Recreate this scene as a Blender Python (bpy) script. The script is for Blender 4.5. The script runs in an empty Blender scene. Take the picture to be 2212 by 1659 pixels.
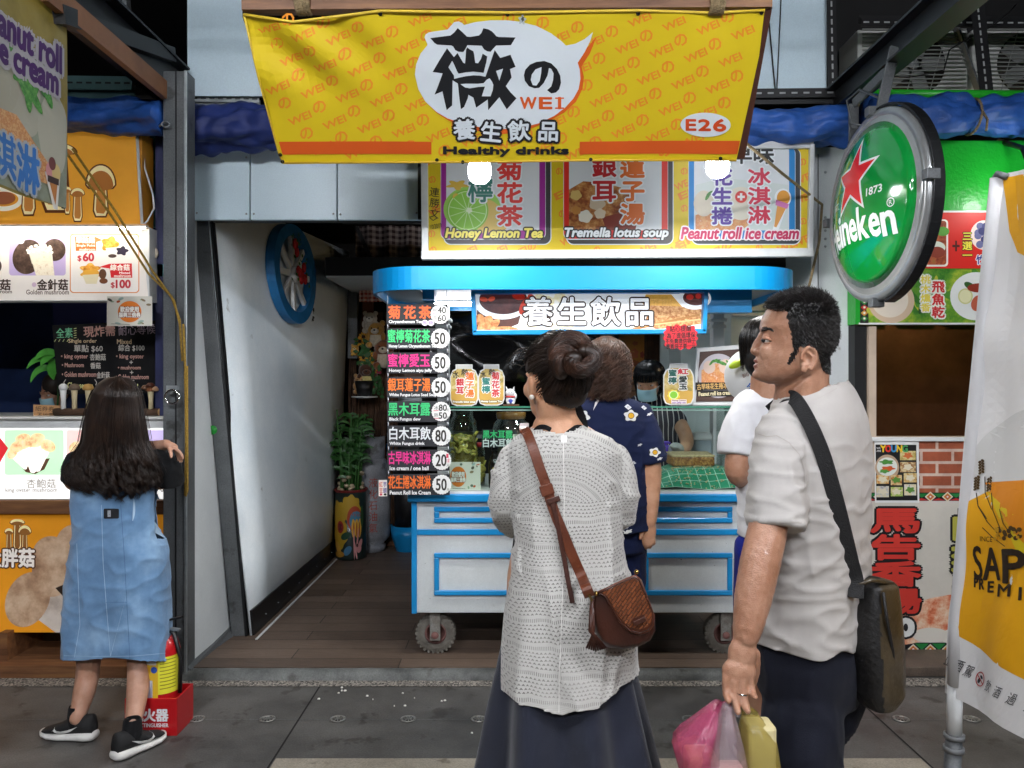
import bpy,bmesh,math,random
import numpy as np
from mathutils import Vector,Matrix,noise,geometry
R=random.Random(7)
sc=bpy.context.scene
COL=sc.collection
rad=math.radians
V=Vector
FPX,CX,CY,CH=1680.0,1106.0,829.5,1.48
cam=bpy.data.cameras.new('camera');cam.lens=36*FPX/2212;cam.sensor_width=36;cam.clip_end=200;cam.clip_start=0.05
camo=bpy.data.objects.new('camera',cam);COL.objects.link(camo)
camo.location=(0,0,CH);camo.rotation_euler=(rad(90),0,0);sc.camera=camo
w=bpy.data.worlds.new('World');sc.world=w;w.use_nodes=True
nt=w.node_tree;bg=nt.nodes['Background']
sky=nt.nodes.new('ShaderNodeTexSky');sky.sky_type='NISHITA';sky.sun_disc=False
sky.sun_elevation=rad(-4);sky.sun_rotation=rad(150)
nt.links.new(sky.outputs[0],bg.inputs[0]);bg.inputs[1].default_value=0.05
sc.view_settings.view_transform='Standard';sc.view_settings.look='None'
sc.view_settings.exposure=0.2;sc.view_settings.gamma=1
sc.render.engine='CYCLES'
cy=sc.cycles;cy.use_denoising=True;cy.max_bounces=7;cy.diffuse_bounces=3;cy.glossy_bounces=3
cy.transmission_bounces=6;cy.transparent_max_bounces=10;cy.caustics_reflective=False;cy.caustics_refractive=False
cy.sample_clamp_indirect=4
BULB_E,TUBE_E,SPOT_W=45.0,300.0,45.0
def P(px,py,Y):
 """world point seen at photo position (px,py) of a 2212 px wide photo, on the plane Y metres out"""
 return V(((px-CX)/FPX*Y,Y,CH-(py-CY)/FPX*Y))
def zz(py,Y):return CH-(py-CY)/FPX*Y
def xx(px,Y):return(px-CX)/FPX*Y
def lin(c):
 if isinstance(c,str):
  c=[int(c[i:i+2],16)/255 for i in(0,2,4)]
  return tuple(x/12.92 if x<=.04045 else((x+.055)/1.055)**2.4 for x in c)
 return tuple(c)[:3]
MATS={}
def mat(key,col,rough=.5,metal=0,em=0,var=.12,vs=6,bump=0,bs=60,spec=.5,coat=0,trans=0,alpha=1,ramp=None,sss=0,stretch=None,aniso=0,ior=1.45,kind='NOISE',sheen=0,emcol=None):
 """Principled material; colour broken up by object-space noise, optional ramp of colours, bump, emission"""
 if key in MATS:return MATS[key]
 m=bpy.data.materials.new(key);MATS[key]=m;m.use_nodes=True
 n=m.node_tree;L=n.links.new;b=n.nodes['Principled BSDF']
 c=lin(col)
 b.inputs['Roughness'].default_value=rough;b.inputs['Metallic'].default_value=metal
 b.inputs['Specular IOR Level'].default_value=spec;b.inputs['Coat Weight'].default_value=coat
 b.inputs['Transmission Weight'].default_value=trans;b.inputs['Alpha'].default_value=alpha;b.inputs['IOR'].default_value=ior
 b.inputs['Sheen Weight'].default_value=sheen
 if sss:
  b.inputs['Subsurface Weight'].default_value=sss;b.inputs['Subsurface Radius'].default_value=(.012,.005,.003);b.inputs['Subsurface Scale'].default_value=1
 if aniso:b.inputs['Anisotropic'].default_value=aniso
 tc=n.nodes.new('ShaderNodeTexCoord');mp=n.nodes.new('ShaderNodeMapping');L(tc.outputs['Object'],mp.inputs[0])
 if stretch:mp.inputs['Scale'].default_value=stretch
 if var or ramp:
  if kind=='VORONOI':
   t=n.nodes.new('ShaderNodeTexVoronoi');t.inputs['Scale'].default_value=vs;out=t.outputs['Color']
  else:
   t=n.nodes.new('ShaderNodeTexNoise');t.inputs['Scale'].default_value=vs;t.inputs['Detail'].default_value=6;t.inputs['Roughness'].default_value=.65;out=t.outputs[0]
  L(mp.outputs[0],t.inputs['Vector'])
  cr=n.nodes.new('ShaderNodeValToRGB');L(out,cr.inputs[0])
  if ramp:
   e=cr.color_ramp.elements
   while len(e)<len(ramp):e.new(.5)
   for i,q in enumerate(ramp):
    e[i].position=q[0];e[i].color=lin(q[1])+(1,)
  else:
   e=cr.color_ramp.elements;e[0].position=.3;e[1].position=.7
   e[0].color=tuple(max(0,x*(1-var))for x in c)+(1,);e[1].color=tuple(min(1,x*(1+var))for x in c)+(1,)
  L(cr.outputs[0],b.inputs['Base Color'])
  if em:L(cr.outputs[0],b.inputs['Emission Color'])
 else:
  b.inputs['Base Color'].default_value=c+(1,)
  if em:b.inputs['Emission Color'].default_value=c+(1,)
 if em:b.inputs['Emission Strength'].default_value=em
 if emcol:
  for l in list(n.links):
   if l.to_socket==b.inputs['Emission Color']:n.links.remove(l)
  b.inputs['Emission Color'].default_value=lin(emcol)+(1,)
 if bump:
  t2=n.nodes.new('ShaderNodeTexNoise');t2.inputs['Scale'].default_value=bs;t2.inputs['Detail'].default_value=4
  L(mp.outputs[0],t2.inputs['Vector'])
  bp=n.nodes.new('ShaderNodeBump');bp.inputs['Strength'].default_value=bump;bp.inputs['Distance'].default_value=.01
  L(t2.outputs[0],bp.inputs['Height']);L(bp.outputs[0],b.inputs['Normal'])
 return m
def pm(c,em=0,rough=.45):
 """flat printed ink"""
 if not isinstance(c,str):return c
 return mat('ink_%s_%g_%g'%(c,em,rough),c,rough=rough,em=em,var=.04,vs=3)
def food(key,cols,scale=30,em=0,kind='NOISE',rough=.4):
 n=len(cols)
 return mat(key,cols[0],rough=rough,em=em,vs=scale,ramp=[(.28+.44*i/max(1,n-1),c)for i,c in enumerate(cols)],kind=kind)
def tag(o,label=None,cat=None,group=None,kind=None):
 if label:o['label']=label
 if cat:o['category']=cat
 if group:o['group']=group
 if kind:o['kind']=kind
 return o
def thing(name,label,cat,loc=(0,0,0),group=None):
 o=bpy.data.objects.new(name,None);COL.objects.link(o);o.location=loc;o.empty_display_size=.1
 return tag(o,label,cat,group)
def adopt(o,parent):
 if parent is None:return
 o.parent=parent
 mw=Matrix.Identity(4);q=parent
 while q is not None:
  mw=(q.matrix_parent_inverse if q.parent else Matrix.Identity(4))@Matrix.Translation(q.location)@mw
  q=q.parent
 o.matrix_parent_inverse=mw.inverted()
def dup(root,d,**kw):
 def cp(o,par):
  c=o.copy();COL.objects.link(c)
  if par is not None:c.parent=par;c.matrix_parent_inverse=o.matrix_parent_inverse.copy()
  for ch in list(o.children):cp(ch,c)
  return c
 c=cp(root,None);c.location=root.location+V(d)
 for k,v in kw.items():c[k]=v
 return c
class MB:
 def __init__(s):s.v=[];s.f=[];s.m=[];s.sm=[];s.mats=[]
 def mi(s,m):
  if m not in s.mats:s.mats.append(m)
  return s.mats.index(m)
 def add(s,verts,faces,m,sm=False):
  o=len(s.v);k=s.mi(m);s.v+=[tuple(q)for q in verts]
  for f in faces:s.f.append([i+o for i in f]);s.m.append(k);s.sm.append(sm)
  return s
 def obox(s,c,ax,ay,az,m):
  c,ax,ay,az=V(c),V(ax),V(ay),V(az)
  vs=[c+i*ax+j*ay+k*az for k in(-1,1)for j in(-1,1)for i in(-1,1)]
  fs=[(0,2,3,1),(4,5,7,6),(0,1,5,4),(2,6,7,3),(0,4,6,2),(1,3,7,5)]
  if ax.cross(ay).dot(az)<0:fs=[f[::-1]for f in fs]
  return s.add(vs,fs,m)
 def box(s,x0,x1,y0,y1,z0,z1,m):
  return s.obox(((x0+x1)/2,(y0+y1)/2,(z0+z1)/2),(abs(x1-x0)/2,0,0),(0,abs(y1-y0)/2,0),(0,0,abs(z1-z0)/2),m)
 def bar(s,p0,p1,w,h,m,up=(0,0,1)):
  p0,p1=V(p0),V(p1);d=p1-p0;up=V(up)
  if abs(d.normalized().dot(up))>.98:up=V((0,1,0))
  a=d.cross(up).normalized();b=a.cross(d).normalized()
  return s.obox((p0+p1)/2,d/2,a*w/2,b*h/2,m)
 def loft(s,rings,m,cap=True,sm=True,closed=True):
  n=len(rings[0]);vs=[q for r in rings for q in r];fs=[]
  for i in range(len(rings)-1):
   for j in range(n if closed else n-1):
    k=(j+1)%n;fs.append((i*n+j,i*n+k,(i+1)*n+k,(i+1)*n+j))
  if cap:fs.append(tuple(range(n))[::-1]);fs.append(tuple((len(rings)-1)*n+j for j in range(n)))
  return s.add(vs,fs,m,sm)
 def tube(s,pts,r,m,n=8,cap=True,sm=True,flat=1.0,up=(0,0,1)):
  pts=[V(p)for p in pts];rr=r if isinstance(r,(list,tuple))else[r]*len(pts)
  rings=[];a=None
  for i,p in enumerate(pts):
   d=(pts[min(i+1,len(pts)-1)]-pts[max(i-1,0)]).normalized()
   if a is None:
    u=V(up)
    if abs(d.dot(u))>.95:u=V((1,0,0))
    a=(u-d*u.dot(d)).normalized()
   else:a=(a-d*a.dot(d)).normalized()
   b=d.cross(a)
   rings.append([p+(a*math.cos(2*math.pi*k/n)*flat+b*math.sin(2*math.pi*k/n))*rr[i]for k in range(n)])
  return s.loft(rings,m,cap,sm)
 def lathe(s,c,prof,m,n=24,ax=(0,0,1),sm=True,cap=True):
  c=V(c);M=V((0,0,1)).rotation_difference(V(ax)).to_matrix()
  return s.loft([[c+M@V((r*math.cos(2*math.pi*k/n),r*math.sin(2*math.pi*k/n),z))for k in range(n)]for r,z in prof],m,cap,sm)
 def ell(s,c,r,m,n=16,k=10,rot=None,sm=True):
  c=V(c);r=(r,r,r)if not hasattr(r,'__len__')else r
  rings=[]
  for i in range(k+1):
   t=math.pi*i/k;t=min(max(t,.02),math.pi-.02);ring=[]
   for j in range(n):
    a=2*math.pi*j/n
    q=V((r[0]*math.sin(t)*math.cos(a),r[1]*math.sin(t)*math.sin(a),-r[2]*math.cos(t)))
    ring.append(c+(rot@q if rot else q))
   rings.append(ring)
  return s.loft(rings,m,True,sm)
 def prism(s,poly,ex,m,sm=False):
  poly=[V(p)for p in poly];ex=V(ex);n=len(poly)
  tri=geometry.tessellate_polygon([poly])
  fs=[tuple(t)for t in tri];fs2=[tuple(i+n for i in t)for t in tri]
  nn=sum(((poly[t[1]]-poly[t[0]]).cross(poly[t[2]]-poly[t[0]])for t in tri),V((0,0,0)))
  if nn.dot(ex)>0:fs=[f[::-1]for f in fs]
  else:fs2=[f[::-1]for f in fs2]
  s.add(poly+[p+ex for p in poly],fs+fs2+[(i,(i+1)%n,(i+1)%n+n,i+n)for i in range(n)],m,sm)
  return s
 def sheet(s,fn,nu,nv,m,sm=True):
  vs=[fn(i/nu,j/nv)for j in range(nv+1)for i in range(nu+1)];n=nu+1
  return s.add(vs,[(j*n+i,j*n+i+1,(j+1)*n+i+1,(j+1)*n+i)for j in range(nv)for i in range(nu)],m,sm)
 def mesh(s,name):
  me=bpy.data.meshes.new(name);me.from_pydata(s.v,[],s.f)
  for m in s.mats:me.materials.append(m)
  me.polygons.foreach_set('material_index',s.m);me.polygons.foreach_set('use_smooth',s.sm);me.update()
  return me
 def build(s,name,parent=None,bevel=0,solid=0,sub=0,fix=False):
  me=s.mesh(name)
  if fix:
   b=bmesh.new();b.from_mesh(me);bmesh.ops.recalc_face_normals(b,faces=b.faces);b.to_mesh(me);b.free()
  o=bpy.data.objects.new(name,me);COL.objects.link(o);adopt(o,parent)
  if solid:q=o.modifiers.new('s','SOLIDIFY');q.thickness=solid;q.offset=0
  if bevel:q=o.modifiers.new('b','BEVEL');q.width=bevel;q.segments=2;q.limit_method='ANGLE';q.angle_limit=rad(40)
  if sub:q=o.modifiers.new('u','SUBSURF');q.levels=sub;q.render_levels=sub
  return o
GLY={}
def glyph(s,res=3,off=0.0,shear=0.0):
 k=(s,res,off,shear)
 if k not in GLY:
  c=bpy.data.curves.new('t','FONT');c.body=s;c.resolution_u=res;c.offset=off;c.shear=shear;c.size=1
  o=bpy.data.objects.new('t',c);COL.objects.link(o);bpy.context.view_layer.update()
  me=bpy.data.meshes.new_from_object(o.evaluated_get(bpy.context.evaluated_depsgraph_get()))
  vs=[(q.co.x,q.co.y)for q in me.vertices];fs=[tuple(p.vertices)for p in me.polygons]
  bpy.data.objects.remove(o);bpy.data.curves.remove(c);bpy.data.meshes.remove(me)
  GLY[k]=(vs,fs)
 return GLY[k]
class Art:
 """draws in the sign's own 2-D coordinates; fmap(u,v,h) puts it on the sign, h metres proud of it"""
 def __init__(s,fmap,em=0,step=.0005,rough=.45,split=0):s.f=fmap;s.em=em;s.step=step;s.mb=MB();s.rough=rough;s.split=split;s.n=0
 def m(s,c):return pm(c,s.em,s.rough)
 def raw(s,vs,fs,c,lay):
  s.n+=1;lay+=(s.n%40)*.02
  if s.split:
   bm=bmesh.new();b=[bm.verts.new((x,y,0))for x,y in vs]
   for f in fs:
    try:bm.faces.new([b[i]for i in f])
    except ValueError:pass
   bmesh.ops.triangulate(bm,faces=bm.faces)
   for _ in range(7):
    e=[q for q in bm.edges if q.calc_length()>s.split]
    if not e:break
    bmesh.ops.subdivide_edges(bm,edges=e,cuts=1);bmesh.ops.triangulate(bm,faces=bm.faces)
   bm.verts.index_update();vs=[(q.co.x,q.co.y)for q in bm.verts];fs=[tuple(q.index for q in f.verts)for f in bm.faces];bm.free()
  s.mb.add([s.f(x,y,lay*s.step)for x,y in vs],fs,s.m(c));return s
 def poly(s,pts,c,lay=1):
  return s.raw(pts,geometry.tessellate_polygon([[V((x,y,0))for x,y in pts]]),c,lay)
 def rect(s,x0,y0,x1,y1,c,lay=1):return s.poly([(x0,y0),(x1,y0),(x1,y1),(x0,y1)],c,lay)
 def rrect(s,x0,y0,x1,y1,r,c,lay=1,n=6):
  p=[]
  for cx,cy,a0 in((x1-r,y0+r,-90),(x1-r,y1-r,0),(x0+r,y1-r,90),(x0+r,y0+r,180)):
   for i in range(n+1):
    a=rad(a0+90*i/n);p.append((cx+r*math.cos(a),cy+r*math.sin(a)))
  return s.poly(p,c,lay)
 def ell(s,cx,cy,rx,ry,c,lay=1,n=36,rot=0,wob=0,k=5):
  p=[];q=rad(rot);ph=R.random()*6
  for i in range(n):
   a=2*math.pi*i/n;g=1+wob*math.sin(k*a+ph);x,y=rx*g*math.cos(a),ry*g*math.sin(a)
   p.append((cx+x*math.cos(q)-y*math.sin(q),cy+x*math.sin(q)+y*math.cos(q)))
  return s.poly(p,c,lay)
 def ring(s,cx,cy,rx,ry,t,c,lay=1,n=48):
  vs=[]
  for g in(0,t):
   vs+=[(cx+(rx-g)*math.cos(2*math.pi*i/n),cy+(ry-g)*math.sin(2*math.pi*i/n))for i in range(n)]
  return s.raw(vs,[(i,(i+1)%n,(i+1)%n+n,i+n)for i in range(n)],c,lay)
 def line(s,pts,wd,c,lay=1):
  for(x0,y0),(x1,y1)in zip(pts,pts[1:]):
   d=math.hypot(x1-x0,y1-y0)or 1;a,b=-(y1-y0)/d*wd/2,(x1-x0)/d*wd/2;ex,ey=(x1-x0)/d*wd*.3,(y1-y0)/d*wd*.3
   s.poly([(x0+a-ex,y0+b-ey),(x1+a+ex,y1+b+ey),(x1-a+ex,y1-b+ey),(x0-a-ex,y0-b-ey)],c,lay)
  return s
 def put(s,g,fx,c,lay,grow=0,steps=8):
  vs,fs=g;pts=[fx(x,y)for x,y in vs]
  if grow:
   for i in range(steps):
    a=2*math.pi*(i+.5)/steps;s.raw([(x+grow*math.cos(a),y+grow*math.sin(a))for x,y in pts],fs,c,lay+i*.06)
  s.raw(pts,fs,c,lay+(.55 if grow else 0))
 def text(s,t,x0,y0,x1,y1,c,lay=2,rot=0,bold=0,out=(),em=False,shear=0,res=3,off=0.0):
  """lettering fitted to the box x0..x1, y0..y1 (v runs down); em=True uses whole character cells (Chinese)"""
  g=glyph(t,res,off,shear);vs=g[0]
  if not vs:return s
  if em:a0,a1,b0,b1=0,len(t),-.13,.87
  else:a0,a1=min(q[0]for q in vs),max(q[0]for q in vs);b0,b1=min(q[1]for q in vs),max(q[1]for q in vs)
  cx,cy=(x0+x1)/2,(y0+y1)/2;ca,sa=math.cos(rad(rot)),math.sin(rad(rot))
  def fx(x,y):
   u=(x-a0)/(a1-a0)*(x1-x0)+x0-cx;v=y1-(y-b0)/(b1-b0)*(y1-y0)-cy
   return cx+u*ca-v*sa,cy+u*sa+v*ca
  for i,(gr,oc)in enumerate(out):s.put(g,fx,oc,lay+i,bold+gr,10)
  s.put(g,fx,c,lay+len(out),bold,6);return s
 def vtext(s,t,x0,y0,x1,y1,c,lay=2,gap=.06,**k):
  h=(y1-y0)/len(t);cs=c if isinstance(c,(list,tuple))else[c]*len(t)
  for i,ch in enumerate(t):s.text(ch,x0,y0+h*(i+gap/2),x1,y0+h*(i+1-gap/2),cs[i],lay,em=True,**k)
  return s
 def build(s,name,parent):return s.mb.build(name,parent)
def plane(Y):return lambda u,v,h:P(u,v,Y)-V((0,h,0))
def quadmap(tl,tr,br,bl,W,H,bend=None):
 """u in 0..W, v in 0..H on a (possibly twisted) quad; normal faces the viewer's side"""
 tl,tr,br,bl=V(tl),V(tr),V(br),V(bl);nn=(tr-tl).cross(bl-tl).normalized()*-1
 def f(u,v,h):
  a,b=u/W,v/H;p=(tl*(1-a)+tr*a)*(1-b)+(bl*(1-a)+br*a)*b
  return p+nn*(h+(bend(a,b)if bend else 0))
 return f
# =============== SETTING ===============
def brickmat(key,cols,w,h,mortar,rot=False,off=.5,rough=.7,bump=.4,ms=.02,stretch=None,msm=.1):
 m=mat(key,cols[0],rough=rough,var=0);n=m.node_tree;L=n.links.new;b=n.nodes['Principled BSDF']
 tc=n.nodes['Texture Coordinate'];mp=n.nodes['Mapping']
 if rot:mp.inputs['Rotation'].default_value=(rad(90),0,0)
 t=n.nodes.new('ShaderNodeTexBrick');t.offset=off;L(mp.outputs[0],t.inputs['Vector'])
 t.inputs['Color1'].default_value=lin(cols[0])+(1,);t.inputs['Color2'].default_value=lin(cols[1])+(1,);t.inputs['Mortar'].default_value=lin(mortar)+(1,)
 t.inputs['Scale'].default_value=1;t.inputs['Brick Width'].default_value=w;t.inputs['Row Height'].default_value=h;t.inputs['Mortar Size'].default_value=ms;t.inputs['Mortar Smooth'].default_value=msm
 ns=n.nodes.new('ShaderNodeTexNoise');ns.inputs['Scale'].default_value=9;ns.inputs['Detail'].default_value=8;ns.inputs['Roughness'].default_value=.7
 m2=n.nodes.new('ShaderNodeMapping');L(tc.outputs['Object'],m2.inputs[0]);m2.inputs['Scale'].default_value=stretch or(1,1,1);L(m2.outputs[0],ns.inputs['Vector'])
 mx=n.nodes.new('ShaderNodeMix');mx.data_type='RGBA';mx.blend_type='OVERLAY';mx.inputs[0].default_value=.75
 L(t.outputs[0],mx.inputs[6]);L(ns.outputs[0],mx.inputs[7]);L(mx.outputs[2],b.inputs['Base Color'])
 bp=n.nodes.new('ShaderNodeBump');bp.inputs['Strength'].default_value=bump;bp.inputs['Distance'].default_value=.01
 ad=n.nodes.new('ShaderNodeMath');ad.operation='MULTIPLY_ADD';ad.inputs[1].default_value=-1;L(t.outputs['Fac'],ad.inputs[0]);L(ns.outputs[0],ad.inputs[2])
 L(ad.outputs[0],bp.inputs['Height']);L(bp.outputs[0],b.inputs['Normal'])
 return m
def stainmat(key,base,dark,rough=.6,bump=.25,patches=1.6,spots=.62):
 """painted or cast surface with broad blotches, small dark spots and fine grain"""
 m=mat(key,base,rough=rough,var=0);n=m.node_tree;L=n.links.new;b=n.nodes['Principled BSDF'];tc=n.nodes['Texture Coordinate']
 def ns(sc_,d,r=.6):
  t=n.nodes.new('ShaderNodeTexNoise');t.inputs['Scale'].default_value=sc_;t.inputs['Detail'].default_value=d;t.inputs['Roughness'].default_value=r;L(tc.outputs['Object'],t.inputs['Vector']);return t
 a,c,g=ns(patches,7,.7),ns(7,3),ns(140,3)
 r1=n.nodes.new('ShaderNodeValToRGB');L(a.outputs[0],r1.inputs[0]);e=r1.color_ramp.elements
 e[0].position=.35;e[1].position=.65;e[0].color=lin(dark)+(1,);e[1].color=lin(base)+(1,)
 r2=n.nodes.new('ShaderNodeValToRGB');L(c.outputs[0],r2.inputs[0]);e=r2.color_ramp.elements
 e[0].position=spots;e[1].position=spots+.06;e[0].color=(1,1,1,1);e[1].color=(.55,.53,.5,1)
 r3=n.nodes.new('ShaderNodeValToRGB');L(g.outputs[0],r3.inputs[0]);e=r3.color_ramp.elements
 e[0].position=.3;e[1].position=.7;g_=.06 if bump<.15 else .25;e[0].color=(1-g_,1-g_,1-g_,1);e[1].color=(1+g_*.6,1+g_*.6,1+g_*.6,1)
 prev=r1.outputs[0]
 for q in(r2,r3):
  mx=n.nodes.new('ShaderNodeMix');mx.data_type='RGBA';mx.blend_type='MULTIPLY';mx.inputs[0].default_value=1
  L(prev,mx.inputs[6]);L(q.outputs[0],mx.inputs[7]);prev=mx.outputs[2]
 L(prev,b.inputs['Base Color'])
 bp=n.nodes.new('ShaderNodeBump');bp.inputs['Strength'].default_value=bump;bp.inputs['Distance'].default_value=.004
 L(g.outputs[0],bp.inputs['Height']);L(bp.outputs[0],b.inputs['Normal'])
 rr=n.nodes.new('ShaderNodeMapRange');rr.inputs[3].default_value=rough-.18;rr.inputs[4].default_value=rough+.15;L(a.outputs[0],rr.inputs[0]);L(rr.outputs[0],b.inputs['Roughness'])
 return m
M_street=stainmat('street concrete','62605d','3d3b39',rough=.55,patches=1.7,spots=.6)
M_slab=stainmat('pale terrazzo slab','a09889','8b8376',rough=.6,patches=3)
M_gravel=mat('exposed gravel','6b6762',rough=.9,kind='VORONOI',vs=130,ramp=[(.2,'3a3835'),(.5,'77726b'),(.8,'a39c92')],bump=.9,bs=120)
M_joint=mat('joint dark','1c1b1a',rough=.9)
M_kerb=stainmat('platform edge concrete','6d6f6d','3e403f',patches=5)
M_plank=brickmat('floor planks',('6a5a4e','55473d'),1.15,.15,'2b2520',stretch=(1.2,16,4),ms=.003,rough=.5,bump=.25)
M_steel=stainmat('grey painted steel','66696b','4d5153',rough=.45,patches=2.5)
M_steeld=mat('dark steel','1b1c1e',rough=.45,metal=.3,var=.3,vs=4)
M_steelb=mat('black steel','0f1012',rough=.5,var=.3,vs=4)
M_galv=mat('galvanised steel','9aa0a2',rough=.42,metal=.75,var=.25,vs=9)
M_pwall=stainmat('pale blue wall paint','eef5f8','dde8ee',rough=.42,bump=.08,patches=2.2,spots=.7)
M_wpanel=stainmat('off white panel paint','d3d8da','c3c9cc',rough=.45,bump=.08,patches=1.2,spots=.75)
M_fascia=stainmat('pale blue fascia sheet','d3e6ef','c6dbe6',rough=.35,bump=.05,patches=.8,spots=.8)
M_skirt=mat('black skirting','121213',rough=.4)
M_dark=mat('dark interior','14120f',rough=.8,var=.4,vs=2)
M_roof=mat('dark roof sheet','0d0d0e',rough=.7)
M_tarp=mat('blue tarpaulin','2a57a4',rough=.5,var=.35,vs=7,bump=.7,bs=18)
M_tarpd=mat('navy tarpaulin','1f2f6b',rough=.6,var=.4,vs=4,bump=.2,bs=20)
M_rope=mat('hemp rope','8f7c5c',rough=.9,var=.35,vs=60,bump=1,bs=180)
M_yrope=mat('yellow nylon rope','9a7b2e',rough=.7,var=.4,vs=90,bump=1,bs=220)
M_white=mat('white plastic','d6d8d8',rough=.4,var=.04)
M_black=mat('black plastic','121214',rough=.4,var=.2)
M_wood=mat('brown wood','7a5236',rough=.5,ramp=[(.3,'5a3a26'),(.55,'7d5639'),(.75,'93693f')],vs=3,stretch=(1,12,12))
M_fp=mat('faded teal paint','35767e',rough=.5,var=.25)
mb=MB();mb.add([(-9,-7,0),(9,-7,0),(9,9,0),(-9,9,0)],[(0,1,2,3)],M_street)
for x in(-3.35,-.94,1.62,4.1):
 mb.add([(x-.006,-2,.002),(x+.006,-2,.002),(x+.004,3.86,.002),(x-.004,3.86,.002)],[(0,1,2,3)],M_joint)
mb.add([(-9,3.425,.002),(9,3.425,.002),(9,3.431,.002),(-9,3.431,.002)],[(0,1,2,3)],M_kerb)
mb.add([(-9,3.80,.003),(9,3.80,.003),(9,3.905,.003),(-9,3.905,.003)],[(0,1,2,3)],M_gravel)
tag(mb.build('street'),kind='structure')
mb=MB();mb.box(-.93,1.61,1.0,3.065,-.05,.005,M_slab);tag(mb.build('pavement'),kind='structure')
mb=MB();mb.box(-9,-.955,1.0,2.6,-.05,.004,M_street);tag(mb.build('pavement'),kind='structure')
mb=MB();mb.box(-1.78,1.86,3.93,8,-.05,.05,M_plank);tag(mb.build('floor'),kind='structure')
mb=MB()
def lip(u,v):
 x=-1.75+3.5*u;e=.012*noise.noise((x*7,3,0))+.008*noise.noise((x*22,1,0))
 prof=[(3.945,.046),(3.905,.044),(3.885,.03+e),(3.872,.006+e*.3),(3.868,-.01)]
 k=v*4;i=min(int(k),3);t=k-i
 return V((x,prof[i][0]*(1-t)+prof[i+1][0]*t+e*.4,prof[i][1]*(1-t)+prof[i+1][1]*t))
mb.sheet(lip,160,8,M_kerb);tag(mb.build('kerb',fix=True),kind='structure')
M_drain=mat('drain steel','8b8a85',rough=.4,metal=.6,var=.3,vs=20)
def drain(x,k):
 t=thing('floor_drain','round slotted metal drain cover set in the concrete street','drain',(x,3.43,.003),'drains along the street joint')
 mb=MB();c=(x,3.43,0)
 mb.lathe(c,[(.035,.002),(.035,.005),(.030,.007),(.025,.005),(.025,.003),(.001,.003)],M_drain,28);mb.build('ring',t)
 mb=MB();mb.lathe(c,[(.0245,.003),(.0245,.004),(.001,.004)],M_steelb,20);mb.build('bowl',t)
 mb=MB()
 for i in range(9):
  a=2*math.pi*i/9;d=V((math.cos(a),math.sin(a),0));mb.bar(V((x,3.43,.005))+d*.006,V((x,3.43,.005))+d*.025,.005,.002,M_drain)
 mb.lathe(c,[(.007,.004),(.007,.006),(.001,.006)],M_drain,12);mb.build('grate',t);return t
nm=['left of the red extinguisher box, nearest the girl in denim','just right of the red extinguisher box','second to the right of the red extinguisher box','below the left half of the plank floor edge','left of the woman in the white cardigan','hidden behind the navy skirt','beside the navy skirt hem','by the pink plastic bag','behind the pink plastic bag','behind the man in navy shorts','between the black shoulder bag and the banner pole','right behind the white banner pole']
d0=drain(-1.79,0)
for k in range(12):
 x=-1.389+.3105*k
 if k==0:d0.location.x=x;d=d0;d0['label']='round slotted drain cover '+nm[0]
 elif k in(5,8,9):continue
 else:d=dup(d0,(x+1.389,0,0),label='round slotted drain cover '+nm[k])
pet=MB();Mp=mat('white crumb','d9d7cf',rough=.6)
for k,(zx,zy)in enumerate([(742,970),(742,997),(770,997),(714,1018),(543,1068),(961,1043),(1268,1020),(1287,1128),(1605,1088),(1632,1082),(1866,1364),(1010,1074),(1370,1062),(1195,1130)]):
 px,py=(1000+zx/2.212)*.553,(2250+zy/2.212)*.553;Y=CH*FPX/(py-CY);r=R.uniform(.005,.009)if k<11 else .003
 pet.lathe((xx(px,Y),Y,0),[(r,.002),(r*.9,.006),(r*.4,.008),(.001,.008)],Mp,9)
tag(pet.build('petals'),'tiny white petals and crumbs scattered on the dark street in front of the cart','petals',kind='stuff')
mb=MB();mb.box(-9,9,-6,9,4.3,4.4,M_roof);tag(mb.build('ceiling'),kind='structure')
mb=MB();mb.box(-9,9,7.6,7.7,0,4.3,M_dark);tag(mb.build('wall'),kind='structure')
mb=MB();mb.box(-9,9,-6.2,-6,0,4.3,M_dark);tag(mb.build('wall'),kind='structure')
mb=MB()
def lw(a,b):
 y=4.42+2.2*a;x0=-1.485+.0*a;x1=-1.75+.36*a;return V((x0*(1-b)+x1*b-(.02 if 0 else 0),y,.05+2.55*b))
mb.sheet(lw,6,6,M_pwall,sm=True)
t=thing('side_wall','pale blue painted side wall of the drinks stall, carrying the wagon wheel','wall',(-1.49,5.5,.05))
mb.build('panel',t,solid=.012)
mb=MB();mb.add([(-1.484,4.425,.05),(-1.484,6.62,.05),(-1.484,6.62,.19),(-1.496,4.425,.19),(-1.465,4.425,.05),(-1.465,6.62,.05),(-1.468,6.62,.19),(-1.482,4.425,.19)],[(0,3,2,1),(4,5,6,7),(0,1,5,4),(3,7,6,2),(0,4,7,3),(1,2,6,5)],M_skirt);mb.build('skirting',t)
mb=MB();mb.bar((-1.43,4.35,.052),(-1.43,6.6,.052),.012,.006,M_white);mb.build('floor_trim',t)
mb=MB()
for i in range(9):
 y=4.6+i*.24;mb.ell((-1.455+.0,y,.12),(.004,.004,.004),M_galv,6,4)
mb.build('screws',t)
t=thing('front_wall_panel','narrow white wall panel between the grey column and the slanted grey post','wall',(-1.63,4.2,0))
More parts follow.
